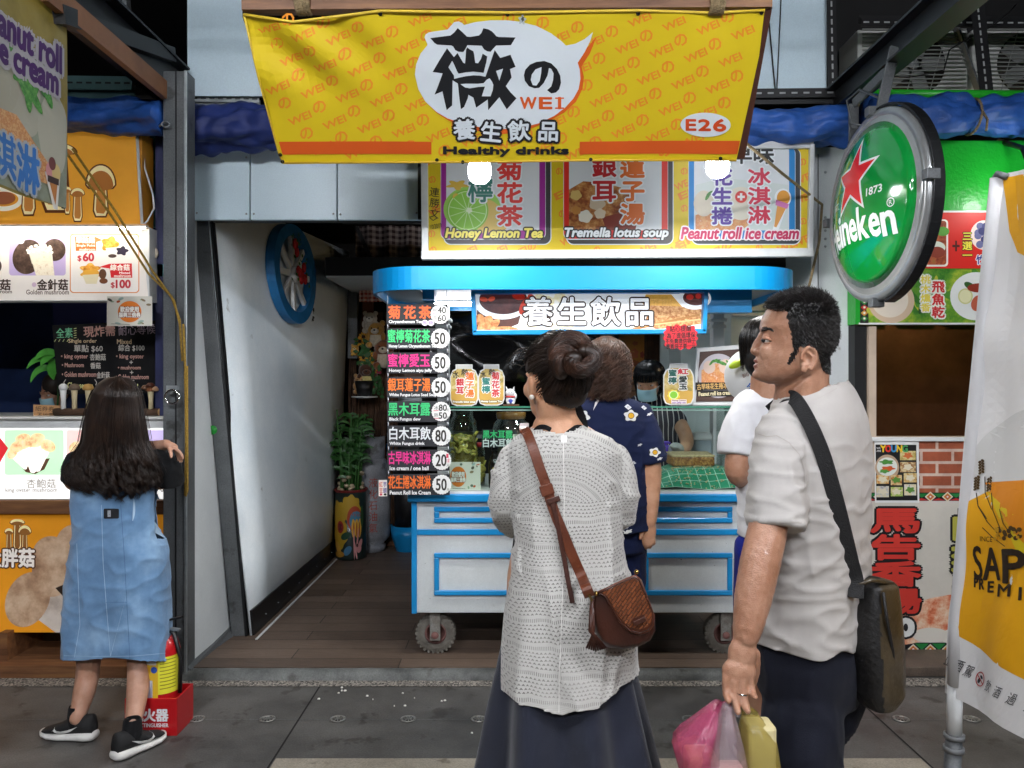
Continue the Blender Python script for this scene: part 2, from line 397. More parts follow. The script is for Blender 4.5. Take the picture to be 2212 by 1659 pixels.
mb=MB();mb.add([(-1.632,3.95,.04),(-1.60,4.5,.04),(-1.815,4.5,2.62),(-1.655,3.95,2.62),(-1.66,3.95,.04),(-1.63,4.5,.04),(-1.845,4.5,2.62),(-1.685,3.95,2.62)],[(0,1,2,3),(4,7,6,5),(0,4,5,1),(1,5,6,2),(2,6,7,3),(3,7,4,0)],M_wpanel);mb.build('panel',t)
mb=MB();mb.add([(-1.632,3.9,0),(-1.60,3.9,0),(-1.61,3.9,.05),(-1.632,3.9,.06),(-1.632,4.6,.05),(-1.56,4.6,.05),(-1.60,4.6,.11),(-1.632,4.6,.11)],[(0,1,2,3),(4,7,6,5),(1,5,6,2),(2,6,7,3),(0,4,5,1)],M_steel);mb.build('base_trim',t)
t=thing('slanted_post','dark grey slanted steel post with a green dot beside the pale blue wall','post',tuple(P(532,1376,4.45)))
mb=MB();a,b=P(430,395,4.45),P(522,1378,4.45);b.z=.05;mb.bar(a,b,.085,.085,M_steel,(0,1,0));mb.build('bar',t,bevel=.004)
mb=MB();a,b=P(459,480,4.43),P(535,1378,4.43);mb.bar(a,b,.012,.05,M_steelb,(0,1,0));mb.build('edge_strip',t)
mb=MB();c=P(459,929,4.45-.044);mb.lathe(c,[(.026,-.002),(.026,.003),(.001,.003)],mat('green dot','1d8a2f',rough=.5),20,(0,-1,0));mb.build('green_dot',t)
t=thing('steel_column','grey steel column with a hitch ring beside the mushroom counter','column',(-1.70,3.95,0))
mb=MB();x0,x1=xx(352,3.9),xx(404,3.9)
mb.box(x0,x1,3.9,4.0,0,3.05,M_steel);mb.box(x0+.062,x0+.07,3.893,3.9,0,3.05,M_steeld);mb.box(x1-.012,x1+.004,3.888,3.9,0,3.05,M_galv);mb.build('post',t,bevel=.004)
mb=MB();c=P(373,838,3.885);mb.box(c.x-.03,c.x+.03,3.88,3.9,c.z-.012,c.z+.012,M_galv);mb.tube([c+V((0,-.008,-.012)),c+V((0,-.012,-.03))],.008,M_galv)
mb.build('ring_bracket',t)
mb=MB();c2=P(374,857,3.87);mb.tube([c2+V((.034*math.cos(a*.2618),-.012,.034*math.sin(a*.2618)))for a in range(25)],.0055,mat('chrome','c9cbcd',rough=.15,metal=1),8);mb.build('hitch_ring',t)
t=thing('white_column','white sheet metal column with rivets behind the round green sign','column',(1.75,4.3,.05))
mb=MB();mb.box(xx(1752,4.3),xx(1838,4.3),4.3,4.7,.05,zz(318,4.3),M_wpanel);mb.build('casing',t,bevel=.004)
mb=MB()
for py in(372,470,498,516,532,640):mb.ell(P(1783,py,4.297),(.008,.004,.008),M_galv,8,5)
mb.box(xx(1766,4.3),xx(1766,4.3)+.004,4.294,4.3,.3,2.75,M_steel);mb.build('rivets',t)
mb=MB();mb.box(xx(1838,4.3),xx(1846,4.3),4.28,4.5,.05,2.9,M_steelb);mb.build('edge_strip',t)
t=thing('upper_fascia','pale blue sheet metal fascia behind the yellow banner under the roof','fascia',(0,4.3,3.1))
mb=MB();z0=zz(209,4.3)
mb.add([(xx(407,4.3),4.3,z0),(xx(1784,4.3),4.3,z0),(xx(1785,4.3),4.3,4.25),(xx(405,4.3),4.3,4.25)],[(0,1,2,3)],M_fascia)
mb.build('sheet',t,solid=.02)
mb=MB();mb.tube([P(1655+i*2,-20+i*22,4.28)for i in range(11)],.004,M_black,6);mb.tube([P(1688-i*1,-20+i*22,4.28)for i in range(11)],.003,M_black,6);mb.build('cable',t)
t=thing('lower_fascia','white sheet metal fascia panels with seams above the stall opening','fascia',(-1.1,4.3,2.4))
for x0,x1 in((412,540),(540,728),(728,911),(911,1752)):
 mb=MB();mb.box(xx(x0,4.3)+.003,xx(x1,4.3)-.003,4.3,4.33,zz(475,4.3),zz(300,4.3),M_fascia)
 mb.build('panel',t,bevel=.003)
mb=MB()
for px,py in((425,460),(532,462),(548,462),(720,462),(735,463),(900,460),(532,340),(735,345)):mb.ell(P(px,py,4.297),(.006,.003,.006),M_galv,8,4)
mb.build('screws',t)
mb=MB();mb.box(xx(904,4.3),xx(916,4.3),4.27,4.3,zz(475,4.3),2.8,M_steelb);mb.build('edge_strip',t)
mb=MB();mb.box(xx(437,4.35),xx(1750,4.35),4.36,4.5,zz(470,4.35),zz(440,4.35),M_steeld);mb.build('header_bar',t)
def beam(name,label,p0,p1,w_,h,m,**k):
 t=thing(name,label,'beam',tuple(p1));mb=MB();p0,p1=V(p0),V(p1)
 mb.bar(p0,p1,w_,.012,m);mb.bar(p0+V((0,0,h/2)),p1+V((0,0,h/2)),.012,h,m);mb.bar(p0+V((0,0,h)),p1+V((0,0,h)),w_,.012,m);mb.build('girder',t);return t
beam('roof_beam','dark steel roof beam running back above the mushroom stall corner',(-1.83,-1,3.0),(-1.83,4.25,3.0),.14,.2,M_steeld)
beam('roof_beam','dark steel roof beam holding the round green sign',(1.75,-1,2.94),(1.75,4.25,2.94),.11,.13,M_steelb)
beam('roof_beam','black roof beam across the drinks stall behind the pale fascia',(-1.9,4.45,3.02),(1.9,4.45,3.02),.1,.14,M_steelb)
def slotted(name,label,p0,p1,w_,m,n,ax):
 """slotted angle iron: two legs with dark oblong slots"""
 t=thing(name,label,'angle iron',tuple(p1));mb=MB();p0,p1,ax=V(p0),V(p1),V(ax);d=(p1-p0).normalized()
 mb.bar(p0,p1,w_,.004,m,up=(0,-1,0))if abs(d.z)<.5 else mb.bar(p0,p1,w_,.004,m,up=(0,1,0));mb.bar(p0+ax*w_/2+V((0,w_/2,0)),p1+ax*w_/2+V((0,w_/2,0)),.004,w_,m)if abs(d.z)<.5 else mb.bar(p0+ax*w_/2+V((0,w_/2,0)),p1+ax*w_/2+V((0,w_/2,0)),.004,w_,m,up=(0,1,0))
 mb.build('angle',t);mb=MB();L=(p1-p0).length
 for i in range(n):
  c=p0+d*(L*(i+.5)/n);s=ax if abs(d.z)<.5 else V((1,0,0))
  mb.obox(c+V((0,-.0026,0)),d*min(.016,L/n*.3),(0,.001,0),(d.cross(V((0,1,0))))*.0045,k_slot)
 mb.build('slots',t);return t
k_slot=mat('slot light','9a9c9c',rough=.6)
slotted('slotted_angle','black slotted angle upright hanging in front of the fan grilles',P(2108,-20,4.3),P(2136,246,4.3),.075,M_steelb,16,(1,0,0))
slotted('slotted_angle','short black slotted angle upright beside the pale fascia and round sign',P(1795,-20,4.25),P(1800,250,4.25),.05,M_steelb,14,(1,0,0))
slotted('slotted_angle','black slotted angle lying along the lower edge of the pale fascia',P(1600,202,4.2),P(1806,200,4.2),.05,M_steelb,8,(0,0,-1))
slotted('slotted_angle','black slotted angle along the top edge of the fan grilles',P(1860,48,4.45),P(2260,50,4.45),.05,M_steelb,18,(0,0,1))
k_slot=mat('slot dark','23282a',rough=.6)
slotted('slotted_angle','teal galvanised slotted angle above the blue tarp of the mushroom stall',P(100,178,3.95),P(285,180,3.95),.07,mat('teal galv','5d7f80',rough=.4,metal=.3,var=.2),9,(0,0,-1))
slotted('slotted_angle','short pale slotted upright hanging from the roof near the brown batten',P(262,-10,4.4),P(268,62,4.4),.05,M_galv,4,(1,0,0))
slotted('slotted_angle','grey slotted bracket behind the navy tarp above the mushroom stall',P(412,212,4.32),P(560,214,4.32),.04,M_galv,8,(0,0,-1))
t=thing('lit_beam_flange','warm lit brown batten of the mushroom stall roof beam, light in its colour','flange',(-1.72,3.2,2.95))
mb=MB();mb.bar((-1.745,2.9,2.955),(-1.745,4.15,2.955),.03,.09,mat('brown batten','8a6044',rough=.6,var=.2));mb.build('board',t)  # brown stands for warm light on the dark beam's lower flange
t=thing('square_beam','dark boxed beam crossing behind the peanut roll banner','beam',(-1.7,2.8,3.0))
mb=MB();mb.bar(P(120,30,3.0),P(365,118,4.1),.07,.07,M_steelb);mb.build('bar',t)
def tarp(label,y,z0,z1,px0,px1,m,seed,ties=(),sag=.0,name='tarp_roll',Y=4.1,dep=.12):
 t=thing(name,label,'tarp',tuple(P((px0+px1)/2,(z0+z1)/2,Y)))
 mb=MB();n=110;k=40;rings=[]
 for i in range(n+1):
  u=i/n;px=px0+(px1-px0)*u;ring=[]
  tie=min([abs(px-q)/45 for q in ties]or[9]);pin=.72+.28*min(1,tie)**.7
  a0,a1=P(px,z0,Y).z,P(px,z1,Y).z;cz=(a0+a1)/2+sag*math.sin(u*6);hz=abs(a0-a1)/2*pin
  for j in range(k):
   a=2*math.pi*j/k;g=.88+.34*noise.noise((px*.011+seed,math.cos(a)*1.5,math.sin(a)*1.5))+.20*noise.noise((px*.03+a*.8,math.cos(a)*4,math.sin(a)*4+seed))+.09*math.sin(a*4+px*.02+seed+2*noise.noise((px*.02,seed,0)))
   ring.append(V((xx(px,Y),Y+math.cos(a)*dep*pin*g,cz+math.sin(a)*hz*g)))
  rings.append(ring)
 mb.loft(rings,m);mb.build('roll',t)
 for q in ties:
  mb=MB();a0,a1=P(q,z0,Y).z,P(q,z1,Y).z;cz=(a0+a1)/2;hz=abs(a0-a1)/2*.78
  mb.tube([V((xx(q,Y),Y+math.cos(b*.3927)*dep*.8,cz+math.sin(b*.3927)*hz))for b in range(17)],.007,M_rope,6)
  mb.tube([V((xx(q,Y),Y-dep*.8,cz)),V((xx(q,Y)+.02,Y-dep*.9,cz-.05)),V((xx(q,Y)+.01,Y-dep*.95,cz-.11))],.006,M_rope,6);mb.build('tie_rope',t)
 return t
tarp('rolled blue tarpaulin above the orange mushroom sign',0,212,290,-90,352,M_tarp,1.3,Y=3.95)
tarp('rolled navy tarpaulin between the grey column and the yellow banner',0,222,332,378,700,M_tarpd,4.1,Y=4.15)
tarp('crumpled blue tarpaulin between the yellow banner and the round green sign',0,232,318,1560,1826,M_tarp,7.7,Y=4.12)
tarp('long rolled blue tarpaulin with rope tie above the green stall sign',0,205,300,1868,2330,M_tarp,9.2,ties=(2098,),Y=4.12)
t=thing('eyebolt','small steel eyebolt at the end of the blue tarp over the mushroom sign','eyebolt',tuple(P(358,268,3.9)))
mb=MB();c=P(358,268,3.87);mb.tube([c+V((.02*math.cos(a*.5236),0,.014*math.sin(a*.5236)))for a in range(13)],.004,M_galv,6);mb.tube([c+V((-.02,0,0)),c+V((-.06,.05,0))],.005,M_galv);mb.build('eye',t)
def condenser(px0,px1,label):
 t=thing('air_conditioner',label,'air conditioner',tuple(P((px0+px1)/2,210,4.7)),'outdoor air conditioner units')
 x0,x1=xx(px0,4.7),xx(px1,4.7);z0,z1=zz(212,4.7),zz(60,4.7);mb=MB()
 mb.box(x0,x1,4.72,5.0,z0,z1,mat('unit casing','b8bab6',rough=.45,var=.12));mb.build('casing',t,bevel=.01)
 mb=MB();cx=(x0+x1)/2;cz=(z0+z1)/2;r=(z1-z0)*.46
 mb.lathe((cx,4.719,cz),[(r,0),(r,.003),(.001,.003)],M_dark,36,(0,-1,0));mb.build('fan_opening',t)
 mb=MB()
 for i in range(5):
  a=i*1.2566;mb.obox((cx+math.cos(a)*r*.5,4.714,cz+math.sin(a)*r*.5),V((math.cos(a),0,math.sin(a)))*r*.45,(0,.002,0),V((-math.sin(a),0,math.cos(a)))*r*.22,mat('fan blade','6b6d6c',rough=.4))
 mb.lathe((cx,4.715,cz),[(r*.18,0),(r*.16,.012),(.001,.014)],M_steel,16,(0,-1,0));mb.build('fan',t)
 mb=MB();n=17
 for i in range(n):
  z=z0+(z1-z0)*(i+.7)/n;mb.box(x0+.02,x1-.02,4.70,4.706,z-.003,z+.003,k_wire)
 for q in(-.7,0,.7):mb.bar((cx+q*r-.05,4.704,z0+.02),(cx+q*r+.06,4.704,z1-.02),.005,.004,k_wire)
 mb.build('grille',t);mb=MB();mb.bar((x1-.09,4.69,z1),(x1+.06,4.69,z0),.05,.012,M_steel);mb.build('brace',t)
k_wire=mat('grille wire','8f918e',rough=.4,metal=.3)
condenser(1856,2095,'dusty outdoor air conditioner with fan grille directly above the round green sign')
condenser(2105,2350,'dusty outdoor air conditioner with fan grille behind the black slotted upright')
t=thing('green_pipe','horizontal bright green painted pipe under the fan grilles','pipe',tuple(P(2040,203,4.2)))
mb=MB();mb.tube([P(1852,203,4.2),P(2400,206,4.2)],.024,mat('green paint','1d9a22',rough=.4),12);mb.build('tube',t)
t=thing('wall_board','dark board closing the wall above the green stall under the roof','board',tuple(P(2000,190,4.25)))
mb=MB();mb.box(xx(1846,4.5),xx(2500,4.5),5.05,5.08,zz(215,4.5),4.25,M_roof);mb.build('sheet',t)
t=thing('ceiling_cable','thin black cable sagging in front of the fan grilles','cable',tuple(P(1950,160,4.3)))
mb=MB();mb.tube([P(1895+i*12,158+9*math.sin(i*.33)-(i**2*.25 if i>12 else 0),4.35)for i in range(26)],.004,M_black,6);mb.build('wire',t)
M_tube=mat('lit tube','f7f9ff',em=TUBE_E,var=0)
def lane_lamp(x,y,z,lab):
 t=thing('ceiling_lamp',lab,'lamp',(x,y,z),'market lane ceiling lamps')
 mb=MB();mb.box(x-.62,x+.62,y-.07,y+.07,z+.03,z+.09,M_white);mb.build('housing',t,bevel=.01)
 for d in(-.035,.035):
  mb=MB();mb.tube([(x-.58,y+d,z),(x+.58,y+d,z)],.016,M_tube,8);mb.build('tube',t)
 mb=MB();mb.tube([(x-.4,y,z+.09),(x-.4,y,4.3)],.006,M_galv,6);mb.tube([(x+.4,y,z+.09),(x+.4,y,4.3)],.006,M_galv,6);mb.build('rods',t)
 return t
for i,(x,y,z)in enumerate([(-1.5,.4,3.35),(1.5,.4,3.35),(-1.2,-2.2,3.35),(1.9,-2.2,3.35)]):
 lane_lamp(x,y,z,'twin tube ceiling lamp over the lane, '+['front left','front right','rear left','rear right'][i]+' of the four')
# =============== SIGNS ===============
def rayplane(p0,n):
 """photo position -> point on a given real plane (n faces the viewer)"""
 p0,n=V(p0),V(n).normalized();k=(p0-V((0,0,CH))).dot(n)
 def f(u,v,h):
  d=V(((u-CX)/FPX,1,-(v-CY)/FPX));return V((0,0,CH))+d*(k/d.dot(n))+n*h
 return f
def Z2(pts,ox,oy,s):return[((ox+x/s)*.553,(oy+y/s)*.553)for x,y in pts]
YEL,ORG,BLK,WHT='ddc21c','d95a1c','15171c','d9e2e8'
Bn=V((0,-.457,-.40)).normalized();Bp=V((0,3.35,2.437));bmap0=rayplane(Bp,Bn)
def bmap(u,v,h):
 p=bmap0(u,v,h);s=min(1,max(0,(v-40)/200))
 fold=.006*math.sin(u*.011+v*.006)+.004*noise.noise((u*.008,v*.012,2));a=math.exp(-(((u-640)/150)**2+((v-110)/80)**2));
 return p+Bn*(fold*.6+.03*a*math.sin((u-v)*.035)-.012*math.exp(-((u-1545)/40)**2-((v-40)/60)**2))
t=thing('shop_banner','large yellow fabric banner with speech bubble logo and orange stripe, roped under the roof','banner',tuple(bmap0(1100,350,0)))
a=Art(bmap,split=22,step=.0009,rough=.55)
a.poly([(526,32),(636,44),(822,23),(1096,27),(1378,22),(1540,30),(1652,22),(1640,120),(1594,330),(1590,346),(1300,347),(1000,350),(612,352),(603,330),(560,160)],YEL,0)
inb=lambda x,y:25<y<345 and 530+(y-30)*.26<x<1645-(y-30)*.19
g1,g2=glyph('WEI',2,.03),glyph('の',2,.03)
for i in range(-8,26):
 for j in range(-3,9):
  sx=.96-.03*(j-1);cx,cy_=590+74.5*i*1.0-27.5*j,99+10.2*i+60*j-(i*.0)
  cy_=99+9.6*(cx-590)/74.5+63.0*j*.97-.2*j*j
  if j%1:continue
  for t_,dx,dy,w_,h_,r_ in(('WEI',-36,22,52,17,-23),('の',6,-2,29,27,-14)):
   x,y=cx+dx,cy_+dy
   if inb(x-w_*.45,y)and inb(x+w_*.45,y)and inb(x,y-12)and inb(x,y+12):
    a.text(t_,x-w_/2,y-h_/2,x+w_/2,y+h_/2,'e8912a',1,rot=r_,off=.025,res=2)
a.poly([(603,305),(932,306),(932,333),(611,333)],ORG,2);a.poly([(1252,306),(1598,303),(1592,332),(1252,333)],ORG,2)
z=lambda p:Z2(p,1560,60,2.765)
a.poly(z([(2128,225),(2060,400),(1967,545),(1992,660),(1977,790),(1905,930),(1780,1045),(1600,1145),(1450,1205),(1300,1255),(1100,1280),(900,1260),(700,1205),(530,1135),(400,1052),(300,950),(900,600),(1800,500),(2040,330)]),'e0641c',2)
a.poly(z([(270,240),(285,205),(320,185),(450,165),(520,155),(560,110),(590,75),(640,65),(680,85),(700,105),(820,72),(980,52),(1150,50),(1300,65),(1480,110),(1640,190),(1740,265),(1800,320),(1900,300),(2000,250),(2060,200),(2090,175),(2060,270),(2000,390),(1925,505),(1948,580),(1955,680),(1935,790),(1880,890),(1790,990),(1670,1080),(1500,1160),(1300,1210),(1100,1225),(900,1210),(700,1170),(520,1110),(400,1040),(280,930),(205,800),(168,640),(180,530),(230,410),(305,320)]),WHT,3)
a.poly(z([(333,247),(550,218),(592,185),(630,137),(675,175),(730,228),(765,232),(860,215),(885,190),(908,137),(960,148),(1000,170),(1025,195),(1048,222),(1075,230),(1255,235),(1205,317),(1045,322),(1010,360),(985,390),(950,385),(915,365),(890,325),(735,320),(712,365),(690,395),(640,392),(605,375),(580,335),(560,325),(410,318),(380,300)]),BLK,4)
a.poly(z([(515,355),(590,450),(628,405),(690,510),(710,518),(722,365),(735,345),(760,365),(800,385),(808,420),(820,510),(850,515),(880,470),(900,410),(950,440),(940,500),(915,600),(910,618),(870,612),(800,605),(720,612),(640,628),(625,605),(585,515),(570,490),(530,560),(590,650),(592,685),(640,672),(720,655),(800,645),(870,648),(930,660),(1030,370),(1090,455),(1200,420),(1255,550),(1195,575),(1212,665),(1150,760),(1200,825),(1265,890),(1160,1010),(1080,880),(960,1020),(955,905),(830,993),(800,885),(745,855),(740,890),(700,985),(665,1010),(650,900),(632,735),(575,700),(570,970),(512,1020),(490,930),(465,820),(380,855),(415,770),(468,625),(360,610),(430,490)]),BLK,4)
a.poly(z([(660,740),(720,735),(850,735),(910,728),(945,690),(975,675),(1000,710),(1015,745),(1010,800),(985,870),(890,870),(925,765),(850,770),(760,785),(710,775)]),WHT,5)
a.poly(z([(1045,595),(1120,570),(1080,700)]),WHT,5)
a.poly(z([(1565,485),(1640,510),(1700,570),(1735,640),(1745,720),(1725,790),(1690,825),(1640,835),(1595,800),(1640,760),(1660,690),(1665,620),(1640,570),(1615,560),(1600,640),(1560,720),(1510,775),(1460,780),(1400,760),(1355,700),(1345,640),(1360,580),(1410,525),(1480,495)]),BLK,4)
a.poly(z([(1535,550),(1470,575),(1430,630),(1418,690),(1440,745),(1480,750),(1515,700),(1530,620)]),WHT,5)
for ch,x0,x1,y0,y1 in(('W',1124,1158,209,233),('E',1165,1192,209,233),('I',1206,1211,209,233)):a.text(ch,x0,y0,x1,y1,ORG,4,bold=1.2,shear=.0)
a.rect(1199,209,1218,212,ORG,4.2);a.rect(1199,230.5,1218,233.5,ORG,4.2)
for i,(ch,x,y,r)in enumerate((('養',1003,280,-4),('生',1061,285,5),('飲',1121,282,-5),('品',1184,283,2))):
 a.text(ch,x-24,y-24,x+24,y+22,WHT,5,rot=r,bold=1.3,out=((5.0,BLK),),em=True)
a.text('Healthy drinks',958,316,1228,336,BLK,5,bold=1.0,off=.015)
a.text('y',1088,320,1110,338,BLK,5)if 0 else None
a.ell(1524,269,54,26,WHT,4,n=44)
a.text('E',1482,258,1503,281,'d04a1c',5,bold=1.3);a.text('2',1509,258,1534,281,'d04a1c',5,bold=1.5);a.text('6',1541,257,1567,282,'d04a1c',5,bold=1.5)
a.ell(1128,42,7,9,'b9c3c8',4,wob=.3);a.ell(1129,40,3,5,'4a4a44',5,wob=.3);a.ell(1042,26,6,4,'9a7a20',2,wob=.3)
a.build('printed_cloth',t)
mb=MB()
hem=[(526,32),(636,44),(822,23),(1096,27),(1378,22),(1540,30),(1652,22)]
mb.tube([bmap(x,y,.003)for x,y in hem],.006,pm('d8b93a'),6);mb.tube([bmap(612,351,.002),bmap(1000,349,.002),bmap(1300,346,.002),bmap(1590,345,.002)],.005,pm('c9a52a'),6)
mb.tube([bmap(526,32,.002),bmap(560,160,.002),bmap(603,330,.002),bmap(612,351,.002)],.004,pm('d8b93a'),6);mb.build('hem',t)
mb=MB()
for x,y in((822,29),(1096,30),(1378,28),(1645,27),(606,333),(611,348),(944,345),(1276,344),(1556,341),(1000,349)):mb.lathe(bmap(x,y,.001),[(.008,0),(.008,.005),(.003,.007),(.001,.003)],mat('dull eyelet','2c2a26',rough=.4,metal=.6),12,tuple(Bn))
mb.build('eyelets',t)
mb=MB();off=-Bn*.03
mb.bar(bmap0(522,18,0)+off,bmap0(1668,12,0)+off,.05,.05,M_wood);mb.bar(bmap0(1660,18,0)+off,bmap0(1601,345,0)+off,.035,.04,mat('maroon frame','4a2a20',rough=.5));mb.bar(bmap0(530,34,0)+off*1.2,bmap0(614,346,0)+off*1.2,.03,.03,M_steelb)
mb.bar(bmap0(612,347,0)+off,bmap0(1596,342,0)+off,.025,.03,M_steelb);mb.build('frame',t)
for px in(652,1549):
 mb=MB();p=bmap0(px,14,0)+off
 for k in range(5):
  mb.tube([p+V((-.02+.011*k,.035*math.cos(i*.5236),.035*math.sin(i*.5236)))for i in range(13)],.008,M_rope,6)
 mb.tube([p+V((-.012,0,.03)),p+V((-.02,.05,.5)),p+V((-.03,.1,1.4))],.014,M_rope,8);mb.tube([p+V((.02,0,.03)),p+V((.012,.05,.5)),p+V((0,.1,1.4))],.012,M_rope,8)
 mb.build('hanging_rope',t)
t=thing('hanging_pipe','dark round pipe above the yellow banner','pipe',tuple(bmap0(1100,2,0)))
mb=MB();mb.tube([bmap0(505,3,0)+V((0,.12,0)),bmap0(1672,0,0)+V((0,.12,0))],.028,M_steelb,12);mb.build('tube',t)
M_bulb=mat('lit bulb','f3f7ff',em=BULB_E,var=0)
def bulb(px,py,lab):
 c=P(px,py,3.47);t=thing('floodlight',lab,'lamp',tuple(c),'lamps below the yellow banner')
 mb=MB();mb.lathe(c+V((0,0,-.062)),[(.001,0),(.03,.004),(.047,.022),(.052,.05),(.05,.075),(.044,.09)],M_bulb,20);mb.build('bulb',t)
 mb=MB();mb.lathe(c,[(.046,.028),(.04,.06),(.028,.09),(.02,.12),(.001,.125)],M_white,18);mb.build('lamp_base',t)
 mb=MB();mb.tube([c+V((0,0,.11)),c+V((0,.05,.2)),c+V((0,.3,.42)),c+V((0,.8,.55))],.012,M_steelb,8);mb.build('arm',t)
 l=bpy.data.lights.new('lamp_light','SPOT');l.energy=SPOT_W;l.spot_size=rad(168);l.spot_blend=.5;l.shadow_soft_size=.12;l.color=(1,.97,.93)
 o=bpy.data.objects.new('lamp_light',l);COL.objects.link(o);o.location=c+V((0,-.02,-.075));o.rotation_euler=(rad(4),0,0);adopt(o,t)
bulb(1036,366,'bright white lamp under the banner, in front of the lemon tea picture')
bulb(1550,354,'bright white lamp under the right end of the banner by the ice cream picture')
Ym=4.12;t=thing('menu_sign','wide yellow menu board with three framed drink and dessert pictures','sign',tuple(P(1330,556,Ym)))
mb=MB();f=lambda px,py:P(px,py,Ym)
fr=mat('white aluminium frame','cfd2d2',rough=.3,metal=.1)
for(x0,y0),(x1,y1)in(((911,552),(1755,546)),((911,318),(1755,313))):mb.bar(f(x0,y0),f(x1,y1),.04,.045,fr,up=(0,0,1))
mb.bar(f(919,552),f(917,318),.036,.042,fr);mb.bar(f(1748,546),f(1752,313),.026,.042,fr);mb.build('frame',t,bevel=.003)
a=Art(plane(Ym),step=.0005)
a.poly([(915,320),(1752,315),(1748,548),(918,556)],YEL,0)
for px,py,q in[(933,505,'の'),(1010,545,'WEI'),(1075,543,'WEI'),(1130,541,'WEIの'),(1208,370,'の'),(1212,420,'EI'),(1214,462,'の'),(1225,385,''),(1290,540,'の'),(1395,538,'WEI'),(1460,537,'WEI'),(1478,370,'の'),(1472,400,'WE'),(1480,420,'EI'),(1478,450,'の'),(1560,536,'EIの'),(1640,535,'の'),(1700,532,'WEI'),(1734,350,'の'),(1737,385,'VE'),(1731,430,'WE'),(1735,478,'の'),(1732,520,'WEI'),(937,345,'WEI'),(934,388,'の'),(938,455,'VE'),(936,540,'の'),(1225,520,'WE'),(1475,525,'EI')]:
 if q:w_=15*len(q);a.text(q,px-w_/2,py-8,px+w_/2,py+8,'e78b2c',1,rot=-24,off=.03,res=2)
for(x0,x1,col,sh)in((952,1183,'9b2590','3f3d42'),(1217,1447,'dd2f22','3a3836'),(1487,1722,'1783c9','33363a')):
 a.rrect(x0+6,320,x1+8,529,16,WHT,2);a.rrect(x0+8,320,x1+6,527,14,sh,3);a.rrect(x0,318,x1-4,518,14,WHT,4);a.rrect(x0+1,318,x1-5,516,13,col,5)
 a.rect(x0+12,318,x1-18,498,'d9dee2',6)
a.ell(1020,452,62,50,'9fd45a',7);
a.ell(1060,470,40,34,'dfc063',7,wob=.12);a.ell(1010,455,45,45,'86c93f',8);a.ell(1010,455,42,42,'d6efac',9);a.ell(1010,455,40,40,'8fd047',10)
for k in range(12):
 q=k*math.pi/6+.2;a.line([(1010,455),(1010+39*math.cos(q),455+39*math.sin(q))],1.6,'cdeca4',11)
a.ell(1014,455,6,6,'e4f3cc',12,wob=.2);a.ell(988,400,20,9,'dcb647',8,wob=.3);a.ell(1048,400,6,6,'d3a52f',9);a.ell(1018,392,4,4,'d3a52f',9);a.ell(985,425,7,7,'e2c14c',9)
OUT=((3.2,'e9eef1'),)
a.vtext('蜜檸',1010,318,1066,442,'3a7f72',14,bold=1.2,out=OUT);a.vtext('菊花茶',1072,343,1130,492,'e03b36',14,bold=1.6,out=OUT)
a.text('Honey Lemon Tea',962,494,1172,520,'f0e26a',14,bold=.9,out=((3,'25262a'),),shear=.2,off=.01)
soup=food('soup print',['5e2d1b','8c4a26','b98149','d9b888'],22)
a.poly([(1229,410),(1260,392),(1300,395),(1340,405),(1370,425),(1378,470),(1372,498),(1229,498)],soup,8);a.poly([(1300,470),(1360,455),(1378,470),(1372,498),(1310,498)],'7e2f22',9)
for x,y,r,c in((1244,422,12,'d2b36a'),(1264,468,15,'e7e2d2'),(1318,432,10,'cfae77'),(1290,440,17,'cbb9a0'),(1296,462,12,'d9cbb4'),(1245,455,10,'b9803f')):a.ell(x,y,r,r*.9,c,10,wob=.08)
a.vtext('銀耳',1278,334,1332,440,'b9242b',14,bold=1.6,out=OUT);a.vtext('蓮子湯',1338,338,1393,488,'e0702a',14,bold=1.8,out=OUT)
a.text('Tremella lotus soup',1220,493,1443,518,'e6ebee',14,bold=.9,out=((3,'25262a'),),shear=.2,off=.01)
dish=food('peanut dish print',['c9b48f','d8a06a','c87d4a','e6d8c0'],45)
a.poly([(1502,400),(1560,385),(1640,392),(1702,400),(1702,498),(1502,498)],'cfd8d6',7);a.poly([(1502,465),(1540,452),(1600,460),(1640,470),(1600,498),(1502,498)],dish,8)
a.ell(1520,440,22,28,'d6cdbb',9);a.ell(1600,440,34,36,'ddd7c8',9);green=food('herb print',['2c5a2a','4b8a3c','7fae62'],60)
for q in range(7):a.ell(1528+q*5,425-8*math.sin(q),9,3.5,green,10,rot=-60+q*25)
a.vtext('花生捲',1536,362,1582,488,'5b3f9c',14,bold=1.5,out=OUT);a.vtext('冰淇淋',1614,362,1664,486,'d0284a',14,bold=1.5,out=OUT);a.text('古早味',1530,316,1672,356,BLK,14,bold=1.2,em=True,out=((3.5,'e9eef1'),))
a.ell(1600,426,13,13,'d33b33',15);a.rect(1592,423.5,1608,428.5,'f2f2f2',16);a.rect(1597.5,418,1602.5,434,'f2f2f2',16)
a.poly([(1680,440),(1700,443),(1680,500),(1668,498)],'e9eef1',14);a.ell(1690,428,18,20,'e9eef1',14);a.poly([(1678,444),(1698,448),(1676,492),(1671,490)],'dd9a4b',15);a.ell(1691,428,14,16,'e09a34',16);a.poly([(1675,432),(1703,442),(1699,452),(1674,444)],'cf76b4',17)
a.text('Peanut roll ice cream',1470,492,1724,517,'c42a5c',18,bold=.9,out=((2,'efe6ea'),(3.2,'33262a')[:2])if 0 else((3,'efe6ea'),),shear=.2,off=.01)
for i,s_ in enumerate('連勝文'):a.text(s_,928,405+i*23,950,427+i*23,'26241f',14,em=True,rot=8)
a.line([(929,471),(936,477),(944,472)],1.4,'26241f',14);a.text('10/2019',930,484,954,494,'26241f',14,rot=-12)
a.build('printed_panel',t)
C=V((1.645,3.53,2.284))
